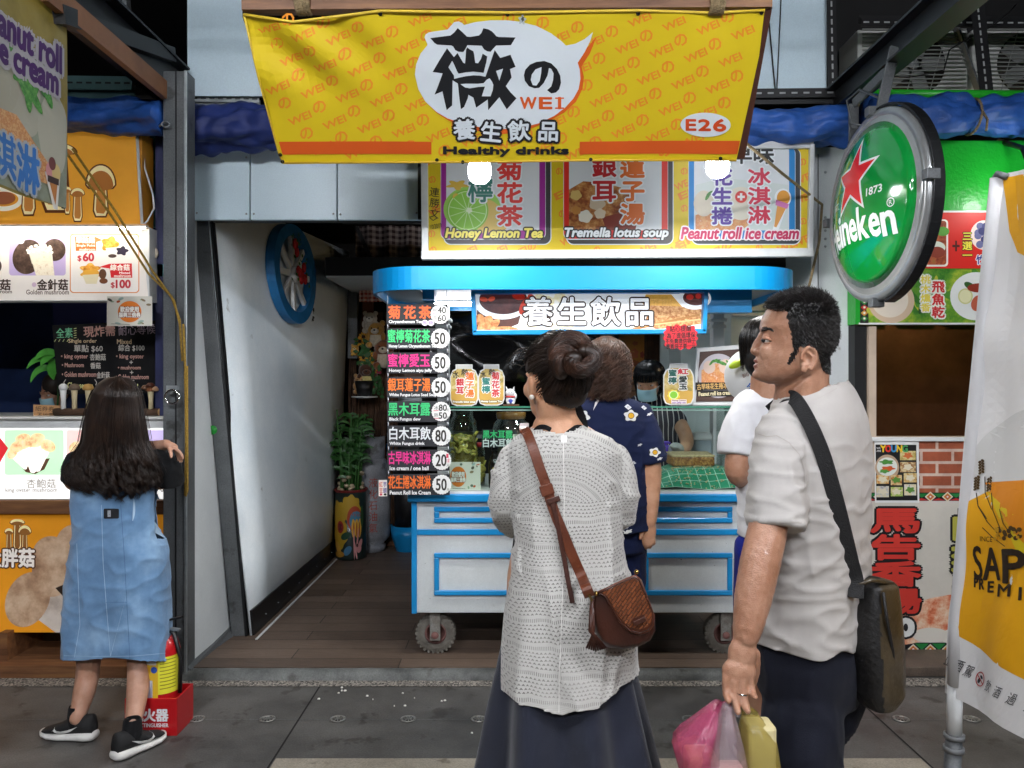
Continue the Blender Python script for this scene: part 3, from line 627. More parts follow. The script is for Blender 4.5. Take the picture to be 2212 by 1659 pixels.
t=thing('round_sign','round green beer sign with red star in a thick grey rim','sign',tuple(C))
gm=mat('green acrylic','0c8a35',rough=.12,coat=.6,ramp=[(.2,'0a7a34'),(.8,'139a3a')],vs=1.5,em=.03)  # faint glow added to the face; the sign itself is unlit
mb=MB();mb.lathe(C,[(.45,-.05),(.45,0),(.435,.012),(.415,.012),(.405,0),(.395,-.01)],mat('brushed rim','9a9c9c',rough=.3,metal=.6,var=.15),56,(-1,0,0),cap=False);mb.build('rim',t)
mb=MB();mb.lathe(C,[(.45-1e-3,-.055),(.001,-.055)],M_steeld,48,(-1,0,0));mb.build('back',t)
def dome(a_,b_,h):return C+V((-.012-h-.1*(1-(a_*a_+b_*b_)/.16),-a_,-b_))
mb=MB();mb.lathe(C,[(.415,.008)]+[(r,.012+.1*(1-r*r/.16))for r in(.40,.395,.39,.384)],mat('grey acrylic','8a8d8c',rough=.15,coat=.5),56,(-1,0,0),cap=False);mb.build('face_border',t)
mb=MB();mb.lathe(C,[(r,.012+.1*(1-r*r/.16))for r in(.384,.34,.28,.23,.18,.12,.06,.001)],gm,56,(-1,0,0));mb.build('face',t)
a=Art(dome,split=.03,step=.0012,rough=.15)
def star(r0,r1,cx,cy,rot):return[(cx+(r0 if i%2==0 else r1)*math.sin(rad(rot+36*i)),cy-(r0 if i%2==0 else r1)*math.cos(rad(rot+36*i)))for i in range(10)]
a.poly(star(.20,.085,-.01,-.13,0),'e8eeea',1);a.poly(star(.172,.070,-.01,-.13,0),'d8231f',2)
a.text('1873',.12,-.055,.22,-.018,'e8eeea',1,off=.02);a.text('EST.',-.24,-.055,-.15,-.018,'e8eeea',1,off=.02)
xs=-.335
for ch,w_ in zip('Heineken',(.10,.075,.04,.085,.075,.085,.075,.085)):
 up=ch in 'Hk';y1=.19-.10*(1-((xs+w_/2)/.33)**2)*.25
 a.text(ch,xs+.004,y1-(.15 if up else .105 if ch!='i' else .145),xs+w_-.004,y1,'eef2f0',1,bold=.0015,off=.018);xs+=w_
for x in(-.24,-.24):pass
a.ring(.265,.04,.02,.02,.004,'eef2f0',1);a.text('R',.257,.03,.273,.05,'eef2f0',1)
a.build('lettering',t)
mb=MB();ring=[C+V((.03,-math.cos(rad(q))*.462,math.sin(rad(q))*.462))for q in range(-80,100,6)]
for p,q in zip(ring,ring[1:]):mb.bar(p,q+(q-p)*.05,.05,.012,M_steeld,up=tuple(((p+q)/2-C-V((.03,0,0))).normalized()))
mb.bar(C+V((.03,0,.455)),C+V((.09,-.02,.75)),.05,.014,M_steel,(0,1,0));mb.bar(C+V((.03,.26,.39)),C+V((.03,.26,.58)),.05,.014,M_steel,(0,1,0));mb.bar(C+V((.03,.26,.58)),C+V((.09,-.02,.68)),.05,.014,M_steel,(1,0,0));mb.bar(C+V((.03,-.0,.46)),C+V((.03,.15,.43)),.05,.014,M_steel,(1,0,0));mb.build('bracket',t,bevel=.003)
for q in(4,92,-88,178):
 mb=MB();p=C+V((-.0,-math.cos(rad(q))*.455,math.sin(rad(q))*.455));mb.obox(p,(.03,0,0),(0,.022,0),(0,0,.022),M_steel);mb.build('clamp',t,bevel=.004)
mb=MB();mb.tube([C+V((.05,.16,.43)),C+V((.0,.22,.47)),C+V((.0,.27,.6)),C+V((.03,.2,.63)),C+V((.06,.03,.52)),C+V((.05,-.02,.46))],.006,M_steel,6);mb.build('cable',t)
t.rotation_euler.z=rad(3);t.scale=(.96,.96,.96)
fm=rayplane((1.18,2,1),(-1,-.06,0));nz=lambda u,v:.014*noise.noise((u*.012,v*.006,1))+.008*math.sin(u*.05+v*.004)
fmap=lambda u,v,h:fm(u,v,h+nz(u,v))
t=thing('beer_flag','tall white and yellow beer flag with black lettering on a leaning white pole','banner',tuple(fm(2062,1659,0)))
a=Art(fmap,split=26,step=.0009,rough=.6)
WF='e0dfde';YF='e3a413'
a.poly([(2151,380),(2330,330),(2480,300),(2480,1790),(2330,1672),(2212,1600),(2130,1545),(2046,1496),(2050,1400),(2085,1050),(2120,700)],WF,0)
a.poly([(2166,385),(2240,365),(2480,310),(2480,640),(2300,590),(2190,545),(2176,500)],YF,1)
a.poly([(2062,1365),(2085,1130),(2094,1085),(2130,1062),(2200,1050),(2480,1030),(2480,1640),(2300,1510),(2212,1470),(2130,1415)],YF,1)
a.poly([(2124,1042),(2200,1038),(2480,1020),(2480,1130),(2300,1080),(2230,1200),(2190,1145)],'d98616',2);a.poly([(2130,1062),(2195,1112),(2160,1120)],'dcbf1f',2);a.poly([(2180,1145),(2212,1090),(2300,1080),(2300,1250),(2212,1240)],'d8c01c',1.5)
a.ell(2260,1010,160,130,'cfcfcd',.6,n=50)
for(x0,y0),(x1,y1)in(((2125,1030),(2142,1100)),((2112,1065),(2132,1120)),((2140,1065),(2162,1140)),((2117,1095),(2162,1160)),((2124,1140),(2172,1180)),((2162,1100),(2192,1160))):a.line([(x0,y0),((x0+x1)/2-6,(y0+y1)/2),(x1,y1)],1.8,'3a2a14',3)
for x,y in((2119,1012),(2112,1047),(2134,1049)):
 for q in range(5):a.ell(x-2.4,y+q*6-14,2.4,3.6,'4a371a',3,n=10,rot=30);a.ell(x+2.4,y+q*6-17,2.4,3.6,'4a371a',3,n=10,rot=-30)
for q in range(14):a.ell(2148+R.uniform(0,60),1148+R.uniform(-8,18),5,5,'4a3514',3,n=10)
for q in range(14):a.ell(2148+R.uniform(0,60),1148+R.uniform(-8,18),3.4,3.4,'c7931c',3.9,n=10)
a.text('INCE',2119,1159,2143,1170,'3a2a14',4,rot=4)
IN='2a1d10'
a.text('S',2104,1180,2118,1252,IN,4,bold=1);a.text('A',2120,1184,2157,1252,IN,4,bold=1.6);a.text('P',2166,1188,2212,1258,IN,4,bold=2.5);a.text('PORO',2225,1190,2440,1290,IN,4,bold=2.5)
for ch,x0,x1,y0,y1 in(('P',2104,2110,1248,1268),('R',2113,2121,1250,1273),('E',2129,2142,1256,1279),('M',2154,2183,1262,1288),('I',2200,2204,1269,1296),('U',2222,2250,1275,1302),('M',2268,2310,1282,1312)):a.text(ch,x0,y0,x1,y1,IN,4,bold=.9)
for ch,x,y in(('止',2056,1427),('酒',2074,1438),('駕',2091,1450),('飲',2138,1482),('酒',2162,1495),('過',2189,1510),('量',2219,1528),('有',2250,1548),('害',2285,1570)):a.text(ch,x-8.5,y-14,x+8.5,y+14,'34353a',3,em=True,rot=24)
a.ring(2114,1467,11,16,2.0,'b02424',3);a.ell(2111,1470,3.4,6,'34353a',3,rot=20);a.ell(2117,1463,2.6,5,'34353a',3,rot=-30);a.line([(2107,1456),(2122,1479)],1.8,'b02424',3.9)
a.build('cloth',t)
mb=MB()
mb.tube([fm(2062,1480,-.004),fm(2066,1350,-.004),fm(2100,950,-.004),fm(2134,600,-.004),fm(2156,384,-.004)],.021,pm('c9c9cb',rough=.6),14);mb.build('sleeve',t)
mb=MB();a0,a1,a2=fm(2060,1470,-.004),fm(2058,1590,-.004),fm(2056,1640,-.004);ft=a2+(a2-a0).normalized()*.45;ft.z=0;ft.x=a2.x;ft.y=a2.y+.05
mb.tube([a0,a1],.019,M_white,14);mb.build('pole',t);mb=MB();mb.tube([a1,ft],.021,M_steel,14)
for q in(a1,a1+(a2-a1)*.55):mb.lathe(q+V((0,0,-.006)),[(.021,0),(.026,0),(.026,.012),(.021,.012)],mat('dark ring','6a6c6e',rough=.4),16)
mb.build('lower_pole',t);mb=MB();mb.lathe((ft.x,ft.y,0),[(.2,0),(.2,.05),(.17,.08),(.05,.1),(.04,.12)],M_black,24);mb.build('base',t)
mb=MB();mb.tube([fm(2150,384,0),fm(2163,376,.01),fm(2176,382,0)],.008,M_steel,8);mb.build('top_clip',t)
t=thing('hanging_banner','shade-toned peanut roll ice cream banner hanging in front of the mushroom sign','banner',(-1.78,3.0,2.16))
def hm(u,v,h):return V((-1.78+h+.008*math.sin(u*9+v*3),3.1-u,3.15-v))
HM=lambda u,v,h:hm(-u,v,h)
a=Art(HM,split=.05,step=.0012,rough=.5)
a.poly([(-1.1,0),(-.06,.0),(-.02,.06),(0,.16),(0,.97),(-.3,.985),(-1.1,.985)],food('shaded yellow print',['7d6d2b','93813b','88752c'],6),0)  # print colours dulled to stand for a side turned from the lamps
pb=food('shaded bowl print',['7c8c80','929a88','858976','a09f8f'],5)
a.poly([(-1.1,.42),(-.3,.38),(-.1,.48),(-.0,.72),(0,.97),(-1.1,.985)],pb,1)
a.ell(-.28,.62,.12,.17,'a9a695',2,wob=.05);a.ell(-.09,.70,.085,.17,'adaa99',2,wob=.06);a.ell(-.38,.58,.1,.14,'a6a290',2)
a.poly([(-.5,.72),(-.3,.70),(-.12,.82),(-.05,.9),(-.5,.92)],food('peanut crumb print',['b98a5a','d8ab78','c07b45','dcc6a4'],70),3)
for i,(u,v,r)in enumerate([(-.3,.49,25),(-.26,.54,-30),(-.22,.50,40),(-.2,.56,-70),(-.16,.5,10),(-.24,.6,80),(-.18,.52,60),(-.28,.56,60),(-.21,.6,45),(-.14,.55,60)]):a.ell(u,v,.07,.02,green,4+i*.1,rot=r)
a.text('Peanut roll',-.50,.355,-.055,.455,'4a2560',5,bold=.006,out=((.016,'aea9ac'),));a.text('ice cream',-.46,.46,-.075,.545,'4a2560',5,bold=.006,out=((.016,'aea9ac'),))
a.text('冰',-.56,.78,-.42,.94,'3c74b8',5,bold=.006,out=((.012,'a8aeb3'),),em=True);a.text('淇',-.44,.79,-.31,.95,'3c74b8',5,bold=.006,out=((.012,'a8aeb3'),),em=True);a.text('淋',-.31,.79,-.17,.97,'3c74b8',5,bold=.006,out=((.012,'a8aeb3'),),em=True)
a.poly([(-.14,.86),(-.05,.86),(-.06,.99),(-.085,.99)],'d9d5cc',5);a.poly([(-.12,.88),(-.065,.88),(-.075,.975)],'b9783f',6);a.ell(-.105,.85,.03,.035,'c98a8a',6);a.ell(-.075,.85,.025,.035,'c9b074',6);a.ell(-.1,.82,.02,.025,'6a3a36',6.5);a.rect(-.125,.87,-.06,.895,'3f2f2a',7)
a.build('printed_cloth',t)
mb=MB();mb.tube([hm(0,.16,-.01),hm(0,.97,-.01)],.008,M_steelb,6);mb.tube([hm(-.05,-.02,-.03),hm(1.1,-.02,-.03)],.02,M_steelb,8);mb.build('rods',t)
# =============== CART AND ITS CONTENTS ===============
def panemat(key,tint,refl=.12,rough=.02):
 m=bpy.data.materials.new(key);m.use_nodes=True;n=m.node_tree;L=n.links.new
 for q in list(n.nodes):
  if q.type=='BSDF_PRINCIPLED':n.nodes.remove(q)
 o=[q for q in n.nodes if q.type=='OUTPUT_MATERIAL'][0]
 tr=n.nodes.new('ShaderNodeBsdfTransparent');gl=n.nodes.new('ShaderNodeBsdfGlossy');mx=n.nodes.new('ShaderNodeMixShader');fr=n.nodes.new('ShaderNodeLayerWeight')
 fr.inputs[0].default_value=.25;tr.inputs[0].default_value=lin(tint)+(1,);gl.inputs['Roughness'].default_value=rough
 mt=n.nodes.new('ShaderNodeMath');mt.operation='MULTIPLY_ADD';mt.inputs[1].default_value=.5;mt.inputs[2].default_value=refl;mt.use_clamp=True
 L(fr.outputs['Facing'],mt.inputs[0]);L(mt.outputs[0],mx.inputs[0]);L(tr.outputs[0],mx.inputs[1]);L(gl.outputs[0],mx.inputs[2]);L(mx.outputs[0],o.inputs[0])
 return m
M_pane=panemat('case glass','e6f2ee',.06);M_jar=panemat('jar glass','eef5f0',.1);M_film=panemat('clear plastic film','f4f6f6',.12,.15)
M_glassg=mat('green glass edge','4f9a80',rough=.15,trans=.4,spec=.6)
M_cart=stainmat('cart white paint','cdd2d2','bfc4c5',rough=.4,bump=.05,patches=2,spots=.72)
M_cblue=mat('cart blue paint','0f86c4',rough=.32,var=.06,vs=3,bump=.04,bs=60,coat=.2)
Yc=4.05;cx0,cx1=xx(892,Yc),xx(1616,Yc)
t=thing('food_cart','white drinks cart with blue mouldings, blue canopy and glass display case','cart',((cx0+cx1)/2,4.5,.05))
mb=MB();mb.box(cx0+.008,cx1-.008,Yc+.012,4.82,.285,.868,M_cart);mb.build('body',t,bevel=.003)
mb=MB()
for x in(cx0,cx1):mb.box(x-.014+.006,x+.014+.006 if x==cx0 else x+.008,Yc,Yc+.03,.283,.866,M_cblue)
mb.bar((cx0+.02,Yc+.008,zz(1150,Yc)),(cx1-.006,Yc+.008,zz(1150,Yc)),.014,.03,M_cblue,(0,0,1));mb.build('trim',t,bevel=.003)
def moulding(px0,px1,py0,py1,lab):
 mb=MB();x0,x1=xx(px0,Yc),xx(px1,Yc);z1,z0=zz(py0,Yc),zz(py1,Yc);w_=.026;yy=Yc+.004
 for p,q in(((x0,yy,z1),(x1,yy,z1)),((x0,yy,z0),(x1,yy,z0))):mb.bar(V(p)-V((w_/2,0,0)),V(q)+V((w_/2,0,0)),.016,w_,M_cblue)
 for x in(x0,x1):mb.bar((x,yy+.001,z0+w_/2),(x,yy+.001,z1-w_/2),w_,.014,M_cblue,(0,1,0))
 mb.build(lab,t,bevel=.004)
for a_,b_ in((943,1125),(1165,1357),(1396,1577)):
 moulding(a_,b_,1100,1124,'drawer_moulding');moulding(a_,b_,1200,1281,'panel_moulding')
mb=MB();mb.box(cx0-.025,cx1+.02,Yc-.03,4.86,zz(1083,Yc),zz(1066,Yc),M_cblue);mb.build('counter_edge',t,bevel=.006)
mb=MB();mb.box(cx0-.01,cx1,Yc-.015,4.85,zz(1066,Yc)+.0,zz(1066,Yc)+.012,M_white);mb.build('counter_top',t)
M_tyre=mat('dusty tyre','6e6a62',rough=.8,var=.35,vs=20,bump=.5,bs=60);M_rim=mat('worn maroon rim','7a5550',rough=.6,var=.35,vs=14)
def wheel(px):
 c=P(px,1366,4.16);c.z=.05+.105;r=.105
 mb=MB();mb.lathe(c,[(r*.55,-.028),(r*.93,-.03),(r,-.018),(r,.018),(r*.93,.03),(r*.55,.028)],M_tyre,40,(0,1,0),cap=False)
 for i in range(26):
  q=2*math.pi*i/26;mb.obox(c+V((math.cos(q)*r*.97,-.016,math.sin(q)*r*.97)),V((math.cos(q),0,math.sin(q)))*.006,(0,.017,0),V((-math.sin(q),0,math.cos(q)))*.006,M_tyre)
 o=mb.build('wheel',t,fix=True)
 mb=MB();mb.lathe(c,[(r*.56,-.024),(r*.5,-.03),(r*.45,-.022),(r*.2,-.024),(.018,-.04),(.001,-.041)],M_rim,28,(0,1,0));mb.build('rim',o)
 mb=MB();mb.box(c.x-.028,c.x+.028,c.y-.062,c.y-.05,c.z-.03,.285,stainmat('worn fork paint','8f8f89','5c4a3c',patches=12));mb.box(c.x-.028,c.x+.028,c.y+.05,c.y+.062,c.z-.03,.285,MATS['worn fork paint']);mb.box(c.x-.028,c.x+.028,c.y-.056,c.y+.056,c.z+.112,.284,M_galv);mb.lathe(c+V((0,-.058,-.0)),[(.02,0),(.02,-.008),(.001,-.012)],M_rim,12,(0,1,0));mb.build('fork',o,bevel=.004)
wheel(942);wheel(1562)
zs=zz(881,Yc);zc=zz(1066,Yc)+.012;gx0,gx1=xx(966,Yc),xx(1602,Yc)
mb=MB();mb.add([(gx0,Yc+.02,zc),(gx1,Yc+.02,zc),(gx1,Yc+.02,zs),(gx0,Yc+.02,zs)],[(0,1,2,3)],M_pane);mb.build('front_glass',t)
for x in(gx0,gx1):
 mb=MB();mb.add([(x,Yc+.02,zc),(x,Yc+.5,zc),(x,Yc+.5,zs),(x,Yc+.02,zs)],[(0,1,2,3)],M_pane);mb.build('side_glass',t)
mb=MB();mb.add([(gx0-.01,Yc+.002,zs+.008),(gx1+.01,Yc+.002,zs+.008),(gx1+.01,Yc+.5,zs+.008),(gx0-.01,Yc+.5,zs+.008)],[(0,1,2,3)],M_pane)
mb.bar((gx0-.01,Yc,zs+.004),(gx1+.01,Yc,zs+.004),.006,.009,M_glassg);mb.bar((gx0-.01,Yc+.012,zs-.012),(gx1+.01,Yc+.012,zs-.012),.006,.005,mat('pale glass edge','a9cfc0',rough=.2));mb.build('glass_shelf',t)
mb=MB();mb.bar((gx0-.006,Yc,zc),(gx1+.006,Yc,zc),.022,.008,mat('pale rail','c4cdc9',rough=.25,metal=.3));mb.build('case_rail',t)
Kx0,Kx1,Ky0,Ky1,Kz0,Kz1,Kr=-.735,1.475,3.86,5.0,zz(625,3.86),zz(575,3.86),.27
def rr(x0,x1,y0,y1,r,n=12):
 p=[]
 for cx,cy_,a0 in((x1-r,y0+r,-90),(x1-r,y1-r,0),(x0+r,y1-r,90),(x0+r,y0+r,180)):
  for i in range(n+1):q=rad(a0+90*i/n);p.append((cx+r*math.cos(q),cy_+r*math.sin(q)))
 return p
o1,i1=rr(Kx0,Kx1,Ky0,Ky1,Kr),rr(Kx0+.02,Kx1-.02,Ky0+.02,Ky1-.02,Kr-.02);mb=MB();n=len(o1)
rings=[[V((x,y,z))for x,y in p]for p,z in((i1,Kz0),(o1,Kz0),(o1,Kz1),(i1,Kz1))]
mb.loft(rings,mat('canopy blue','0683c2',rough=.3,var=.05,vs=2,coat=.25),cap=False,sm=False);mb.loft([rings[3],rings[0]],M_cblue,cap=False,sm=False)
o=mb.build('canopy_band',t,fix=True)
mb=MB();mb.prism([(x,y,Kz0+.04)for x,y in i1],(0,0,.03),mat('canopy underside','9aa2a6',rough=.4));mb.build('canopy_panel',t)
mb=MB()
for x in(-.5,-.06,.4,.86):mb.box(x,x+.006,3.9,4.95,Kz0+.034,Kz0+.04,M_steeld)
mb.build('canopy_joints',t)
for x in(-.42,1.26):
 mb=MB();mb.box(x-.035,x+.035,4.74,4.82,.88,Kz0+.04,M_white);mb.box(x-.05,x+.05,4.725,4.835,Kz0-.09,Kz0-.07,M_white);mb.box(x-.045,x+.045,4.73,4.83,Kz0-.13,Kz0-.11,M_white);mb.build('post',t,bevel=.004)
mb=MB();mb.box(-.46,-.40,4.0,4.12,Kz0-.04,Kz0+.04,M_cblue);mb.build('sign_bracket',t);mb=MB();mb.box(.99,1.24,4.02,4.1,Kz0-.1,Kz0+.04,M_cblue);mb.build('sign_bracket',t)
a=Art(plane(Yc+.0118),rough=.8)
for k in range(46):a.ell(R.uniform(905,1600),R.uniform(1090,1320),R.uniform(.5,1.6),R.uniform(.5,1.2),R.choice(['4a4a46','6a655c','8a8478']),0,n=7)
a.build('paint_chips',t)
t=thing('tube_lamp','lit fluorescent tube fixed under the cart canopy','lamp',(-.3,4.75,1.97))
for x in(-.47,.35):
 mb=MB();mb.tube([(x,4.72,1.965),(x+.5,4.72,1.965)],.013,mat('canopy tube','f6faff',em=38,var=0),8);mb.build('tube',t);mb=MB();mb.box(x-.03,x+.53,4.70,4.74,1.98,2.0,M_galv);mb.build('holder',t)
Ys=3.99;t=thing('lit_sign','backlit health drinks sign in a blue frame under the cart canopy','sign',tuple(P(1271,720,Ys)))
mb=MB();f=lambda a_,b_:P(a_,b_,Ys)
mb.bar(f(1018,632),f(1527,629),.06,.02,M_cblue);mb.bar(f(1022,719),f(1523,716),.06,.025,M_cblue);mb.bar(f(1022,631),f(1026,720),.022,.06,M_cblue,(0,1,0));mb.bar(f(1523,629),f(1519,718),.022,.06,M_cblue,(0,1,0));mb.box(f(1022,0).x,f(1522,0).x,Ys+.02,Ys+.06,f(0,716).z,f(0,632).z,M_cblue);mb.build('frame',t,bevel=.003)
E_=.42;a=Art(plane(Ys+.012),em=E_)
a.rect(1028,635,1518,713,'e9ecea',0)
a.poly([(1030,638),(1135,638),(1120,700),(1090,712),(1030,712)],food('broth print',['3a2019','51302a','2c1714'],8,em=E_),1)
a.ell(1085,650,62,40,'dfe4e6',1.5);a.ell(1087,647,52,32,food('dark bowl print',['2f1b1c','47282a','5a2f2c'],14,em=E_),2)
ging=food('ginger print',['7d4322','a8673a','c98f5a','d9a871'],40,em=E_)
for x,y,rx,ry,r in((1048,700,22,12,-50),(1062,705,22,9,-40),(1090,712,30,7,0),(1035,690,12,10,-60)):a.ell(x,y,rx,ry,ging,3+x*.001,rot=r)
for x,y,rx,ry,r,c in((1135,660,22,10,-60,'b3331f'),(1120,640,14,8,10,'a82a1c'),(1045,647,9,5,10,'b8432c'),(1062,646,8,5,-20,'c24a30'),(1150,645,12,7,40,'c4452a')):a.ell(x,y,rx,ry,c,4+x*.001,rot=r)
for x,y in((1165,645),(1185,650),(1210,642),(1150,705),(1195,708),(1225,706),(1170,690)):a.ell(x,y,14,10,food('lily print',['e0d2a0','efe6c4','d6c07e'],40,em=E_),5,wob=.1)
a.poly([(1395,636),(1450,636),(1478,668),(1440,690),(1405,680),(1388,655)],food('fungus print',['b5842f','d3a24a','c08f3c','e0b765'],35,em=E_),2);a.poly([(1405,660),(1470,662),(1515,668),(1515,700),(1415,712),(1395,690)],food('root print',['7f4b28','a86a3a','caa06a','d9b98a'],50,em=E_),2.5)
a.ell(1500,645,36,24,'dfe2e4',3);a.ell(1503,643,28,17,'4a2422',4);a.ell(1490,642,8,6,'b8342a',5);a.ell(1508,640,6,6,'b8342a',5)
a.line([(1365,712),(1510,680)],5,'a87440',5);a.line([(1370,706),(1512,690)],3,'d9b07a',5.5)
for i,ch in enumerate('養生飲品'):x=1162+73*i;a.text(ch,x-33,641,x+33,706,'f2f4f4',7,bold=1.5,em=True,out=((3.2,'2a140c'),))
a.build('lit_panel',t)
t=thing('red_note','red cloud shaped handwritten notice stuck below the lit sign','note',tuple(P(1470,757,3.95)))
pts=[];
for i in range(60):
 q=2*math.pi*i/60;rx,ry=36+2.2*math.sin(13*q),26+2.2*math.sin(13*q);k=max(abs(math.cos(q)),abs(math.sin(q)))**.55;pts.append((1470+rx*math.cos(q)/k,728+ry*math.sin(q)/k))
a=Art(plane(3.95));a.poly(pts,'c51f2c',0)
for s_,x0,x1,y0,y1 in(('貼心提醒',1446,1494,703,717),('為了提倡環保',1440,1502,718,731),('不免費提供袋子',1437,1503,731,742),('購買袋子要一元',1438,1503,742,754)):a.text(s_,x0,y0,x1,y1,'2a0d10',1,em=True,bold=.25,rot=-2,res=2)
o=a.build('paper',t)
Yb=3.95
items=[('菊花茶','e8642c','Chrysanthemum Tea',None,'orange','chrysanthemum tea'),('蜜檸菊花茶','3fd07a','Honey Lemon Chrysanthemum Tea','50','green','honey lemon chrysanthemum tea'),('蜜檸愛玉','e8348a','Honey Lemon aiyu jelly','50','pink','honey lemon jelly'),('銀耳蓮子湯','f07a2c','White Fungus Lotus Seed Soup','50','orange','white fungus lotus seed soup'),('黑木耳露','3fc87a','Black Fungus dew',None,'green','black fungus dew'),('白木耳飲','d9dde0','White Fungus drink','80','white','white fungus drink'),('古早味冰淇淋','e0348c','Ice cream / one ball','20','pink','ice cream by the ball'),('花生捲冰淇淋','e8702c','Peanut Roll Ice Cream','50','orange','peanut roll ice cream')]
M_cb=mat('chalk board','24262b',rough=.55,var=.2,vs=8)
for i,(zh,col,en,pr,cn,desc)in enumerate(items):
 y0=656.5+52.6*i;y1=y0+45;x0,x1=835+.3*i,968+.5*i
 t=thing('menu_board','black board with %s letters for %s'%(cn,desc),'menu board',tuple(P((x0+x1)/2,y1,Yb)),'menu boards strung in a column')
 mb=MB();p,q=P(x0,y1,Yb),P(x1,y0,Yb);mb.box(p.x,q.x,Yb,Yb+.008,p.z,q.z,M_cb);mb.build('board',t,bevel=.001)
 a=Art(plane(Yb-.001));n_=len(zh);w_=92/max(n_,3.6)
 if n_==3:
  for k,ch in enumerate(zh):a.text(ch,838+33*k,y0+3,866+33*k,y0+33,col,1,em=True,bold=.9)
 else:a.text(zh,x0+1.5,y0+2,x0+94,y0+32,col,1,em=True,bold=.55)
 a.text(en,x0+5,y0+35,x0+5+min(102,4.2*len(en)),y0+43.5,'e4e6e6',1,bold=.25,off=.01,res=2)
 cx,cy_=x1-17,y0+22;a.ell(cx,cy_,20.5,21,'e3e4e2',2,n=66,wob=.035,k=22)
 if pr:a.text(pr,cx-12.5,cy_-12.5,cx+10,cy_+12.5,'2e2c28',3,bold=.7);a.text('元',cx+10,cy_+7,cx+17,cy_+15,'2e2c28',3,em=True)
 else:
  s1,s2=(('40','60')if i==0 else('80','50'));k1,k2=(('杯','瓶')if i==0 else('冰','熱'))
  a.text(s1,cx-5,cy_-15,cx+12,cy_-1.5,'2e2c28',3,bold=.4);a.text(s2,cx-5,cy_+2,cx+12,cy_+15.5,'2e2c28',3,bold=.4)
  a.text(k1,cx-16,cy_-13,cx-6,cy_-3,'2e2c28',3,em=True);a.text(k2,cx-16,cy_+3,cx-6,cy_+13,'2e2c28',3,em=True);a.line([(cx-16,cy_-1.5),(cx-6,cy_-2.5)],1.3,'d0405a',3);a.line([(cx-14,cy_+14.5),(cx-4,cy_+15)],1.3,'d0405a',3)
  a.text('元',cx+11,cy_-7,cx+17,cy_,'2e2c28',3,em=True);a.text('元',cx+11,cy_+9,cx+17,cy_+16,'2e2c28',3,em=True)
 if i==0:
  for k,ch in enumerate('無糖'):a.ell(918+13*k,y0+41,7,6.5,'e0dde4',3);a.text(ch,913+13*k,y0+36,923+13*k,y0+46,'6a3fa0',4,em=True)
 if i==6:a.text('球',cx+8,cy_-4,cx+18,cy_+6,'d0405a',3,em=True);a.text('1',cx+10,cy_-14,cx+15,cy_-5,'d0405a',3)
 a.build('lettering',t)
 mb=MB()
 for px in(x0+2,x1-3):mb.tube([P(px,y0+.5,Yb),P(px+.5,y0-4,Yb-.006),P(px,y0-7.5 if i else y0-44,Yb+(.0 if i else .15))],.0025,pm('c9ccd4'),5)
 mb.build('string',t)
t=thing('topping_tag','small white card with pink and purple letters beside the lowest menu board','card',tuple(P(827,1060,Yb)))
a=Art(plane(Yb));a.rect(818,1037,836,1072,'e2ded6',0);a.vtext('紅豆',819,1040,827,1066,'d0604a',1,bold=.2);a.vtext('芋頭',827.5,1040,835.5,1066,'5a3f8a',1,bold=.2);a.ell(823,1068,3,2.5,'d0405a',1);a.ell(832,1068,3,2.5,'26241f',1);a.build('paper',t)
jbg=food('jar print',['7d6c35','b59a4f','c9b26a','ded0a0'],26)
def jar_board(x0,x1,y0,y1,cols,en,lab,extra=None,Y=4.13,en2=None):
 t=thing('jar_board',lab,'display board',tuple(P((x0+x1)/2,y1,Y)),'jar shaped boards on the glass shelf')
 w_=x1-x0;nx=w_*.2;p=[]
 for x,y in((x0+nx,y0),(x1-nx,y0),(x1-nx,y0+10),(x1-nx*.45,y0+13),(x1,y0+26),(x1,y1-14),(x1-4,y1-4),(x1-14,y1),(x0+14,y1),(x0+4,y1-4),(x0,y1-14),(x0,y0+26),(x0+nx*.45,y0+13),(x0+nx,y0+10)):p.append((x,y))
 mb=MB();mb.prism([P(x,y,Y)for x,y in p],(0,.006,0),M_white);mb.build('board',t)
 a=Art(plane(Y-.0005));ins=[(x+(2 if x<(x0+x1)/2 else-2),y+(2 if y<(y0+y1)/2 else-2))for x,y in p]
 a.poly(ins,jbg,0);a.rect(x0+nx+2,y0+1.5,x1-nx-2,y0+10,'b9bcb8',1);a.poly([(x0+3,y1-32),(x1-3,y1-38),(x1-3,y1-14),(x1-8,y1-4),(x0+8,y1-4),(x0+3,y1-14)],'c9a04c',1)
 for s_,a0,a1,b0,b1,c in cols:a.vtext(s_,x0+w_*a0,y0+(y1-y0)*b0,x0+w_*a1,y0+(y1-y0)*b1,c,2,bold=.7,out=((1.8,'e6e8e6'),))
 for k in range(9):a.ell(x0+8+R.random()*(w_-16),y0+18+R.random()*(y1-y0-48),7,4,'d9cc94' if k%2 else '9a8a48',1.2,rot=R.uniform(-40,40))
 if en:a.text(en,x0+6,y1-11,x1-6,y1-6,'e9e6d4',2,bold=.5,out=((1,'4a3a20'),))
 if extra:extra(a)
 a.build('print',t)
def hand(a,x):a.text('冰',x+3,801,x+17,818,'26241f',3,em=True,rot=-12,bold=.3);a.text('熱',x+22,797,x+38,812,'26241f',3,em=True,rot=8,bold=.3)
jar_board(972,1033,787,877,[('銀耳',.22,.5,.33,.72,'c02b2f'),('蓮子湯',.54,.86,.18,.8,'e0702a')],'Tremella lotus soup','flat jar shaped board for lotus soup, left of the two beside the lucky cat',lambda a:hand(a,974),Y=4.12)
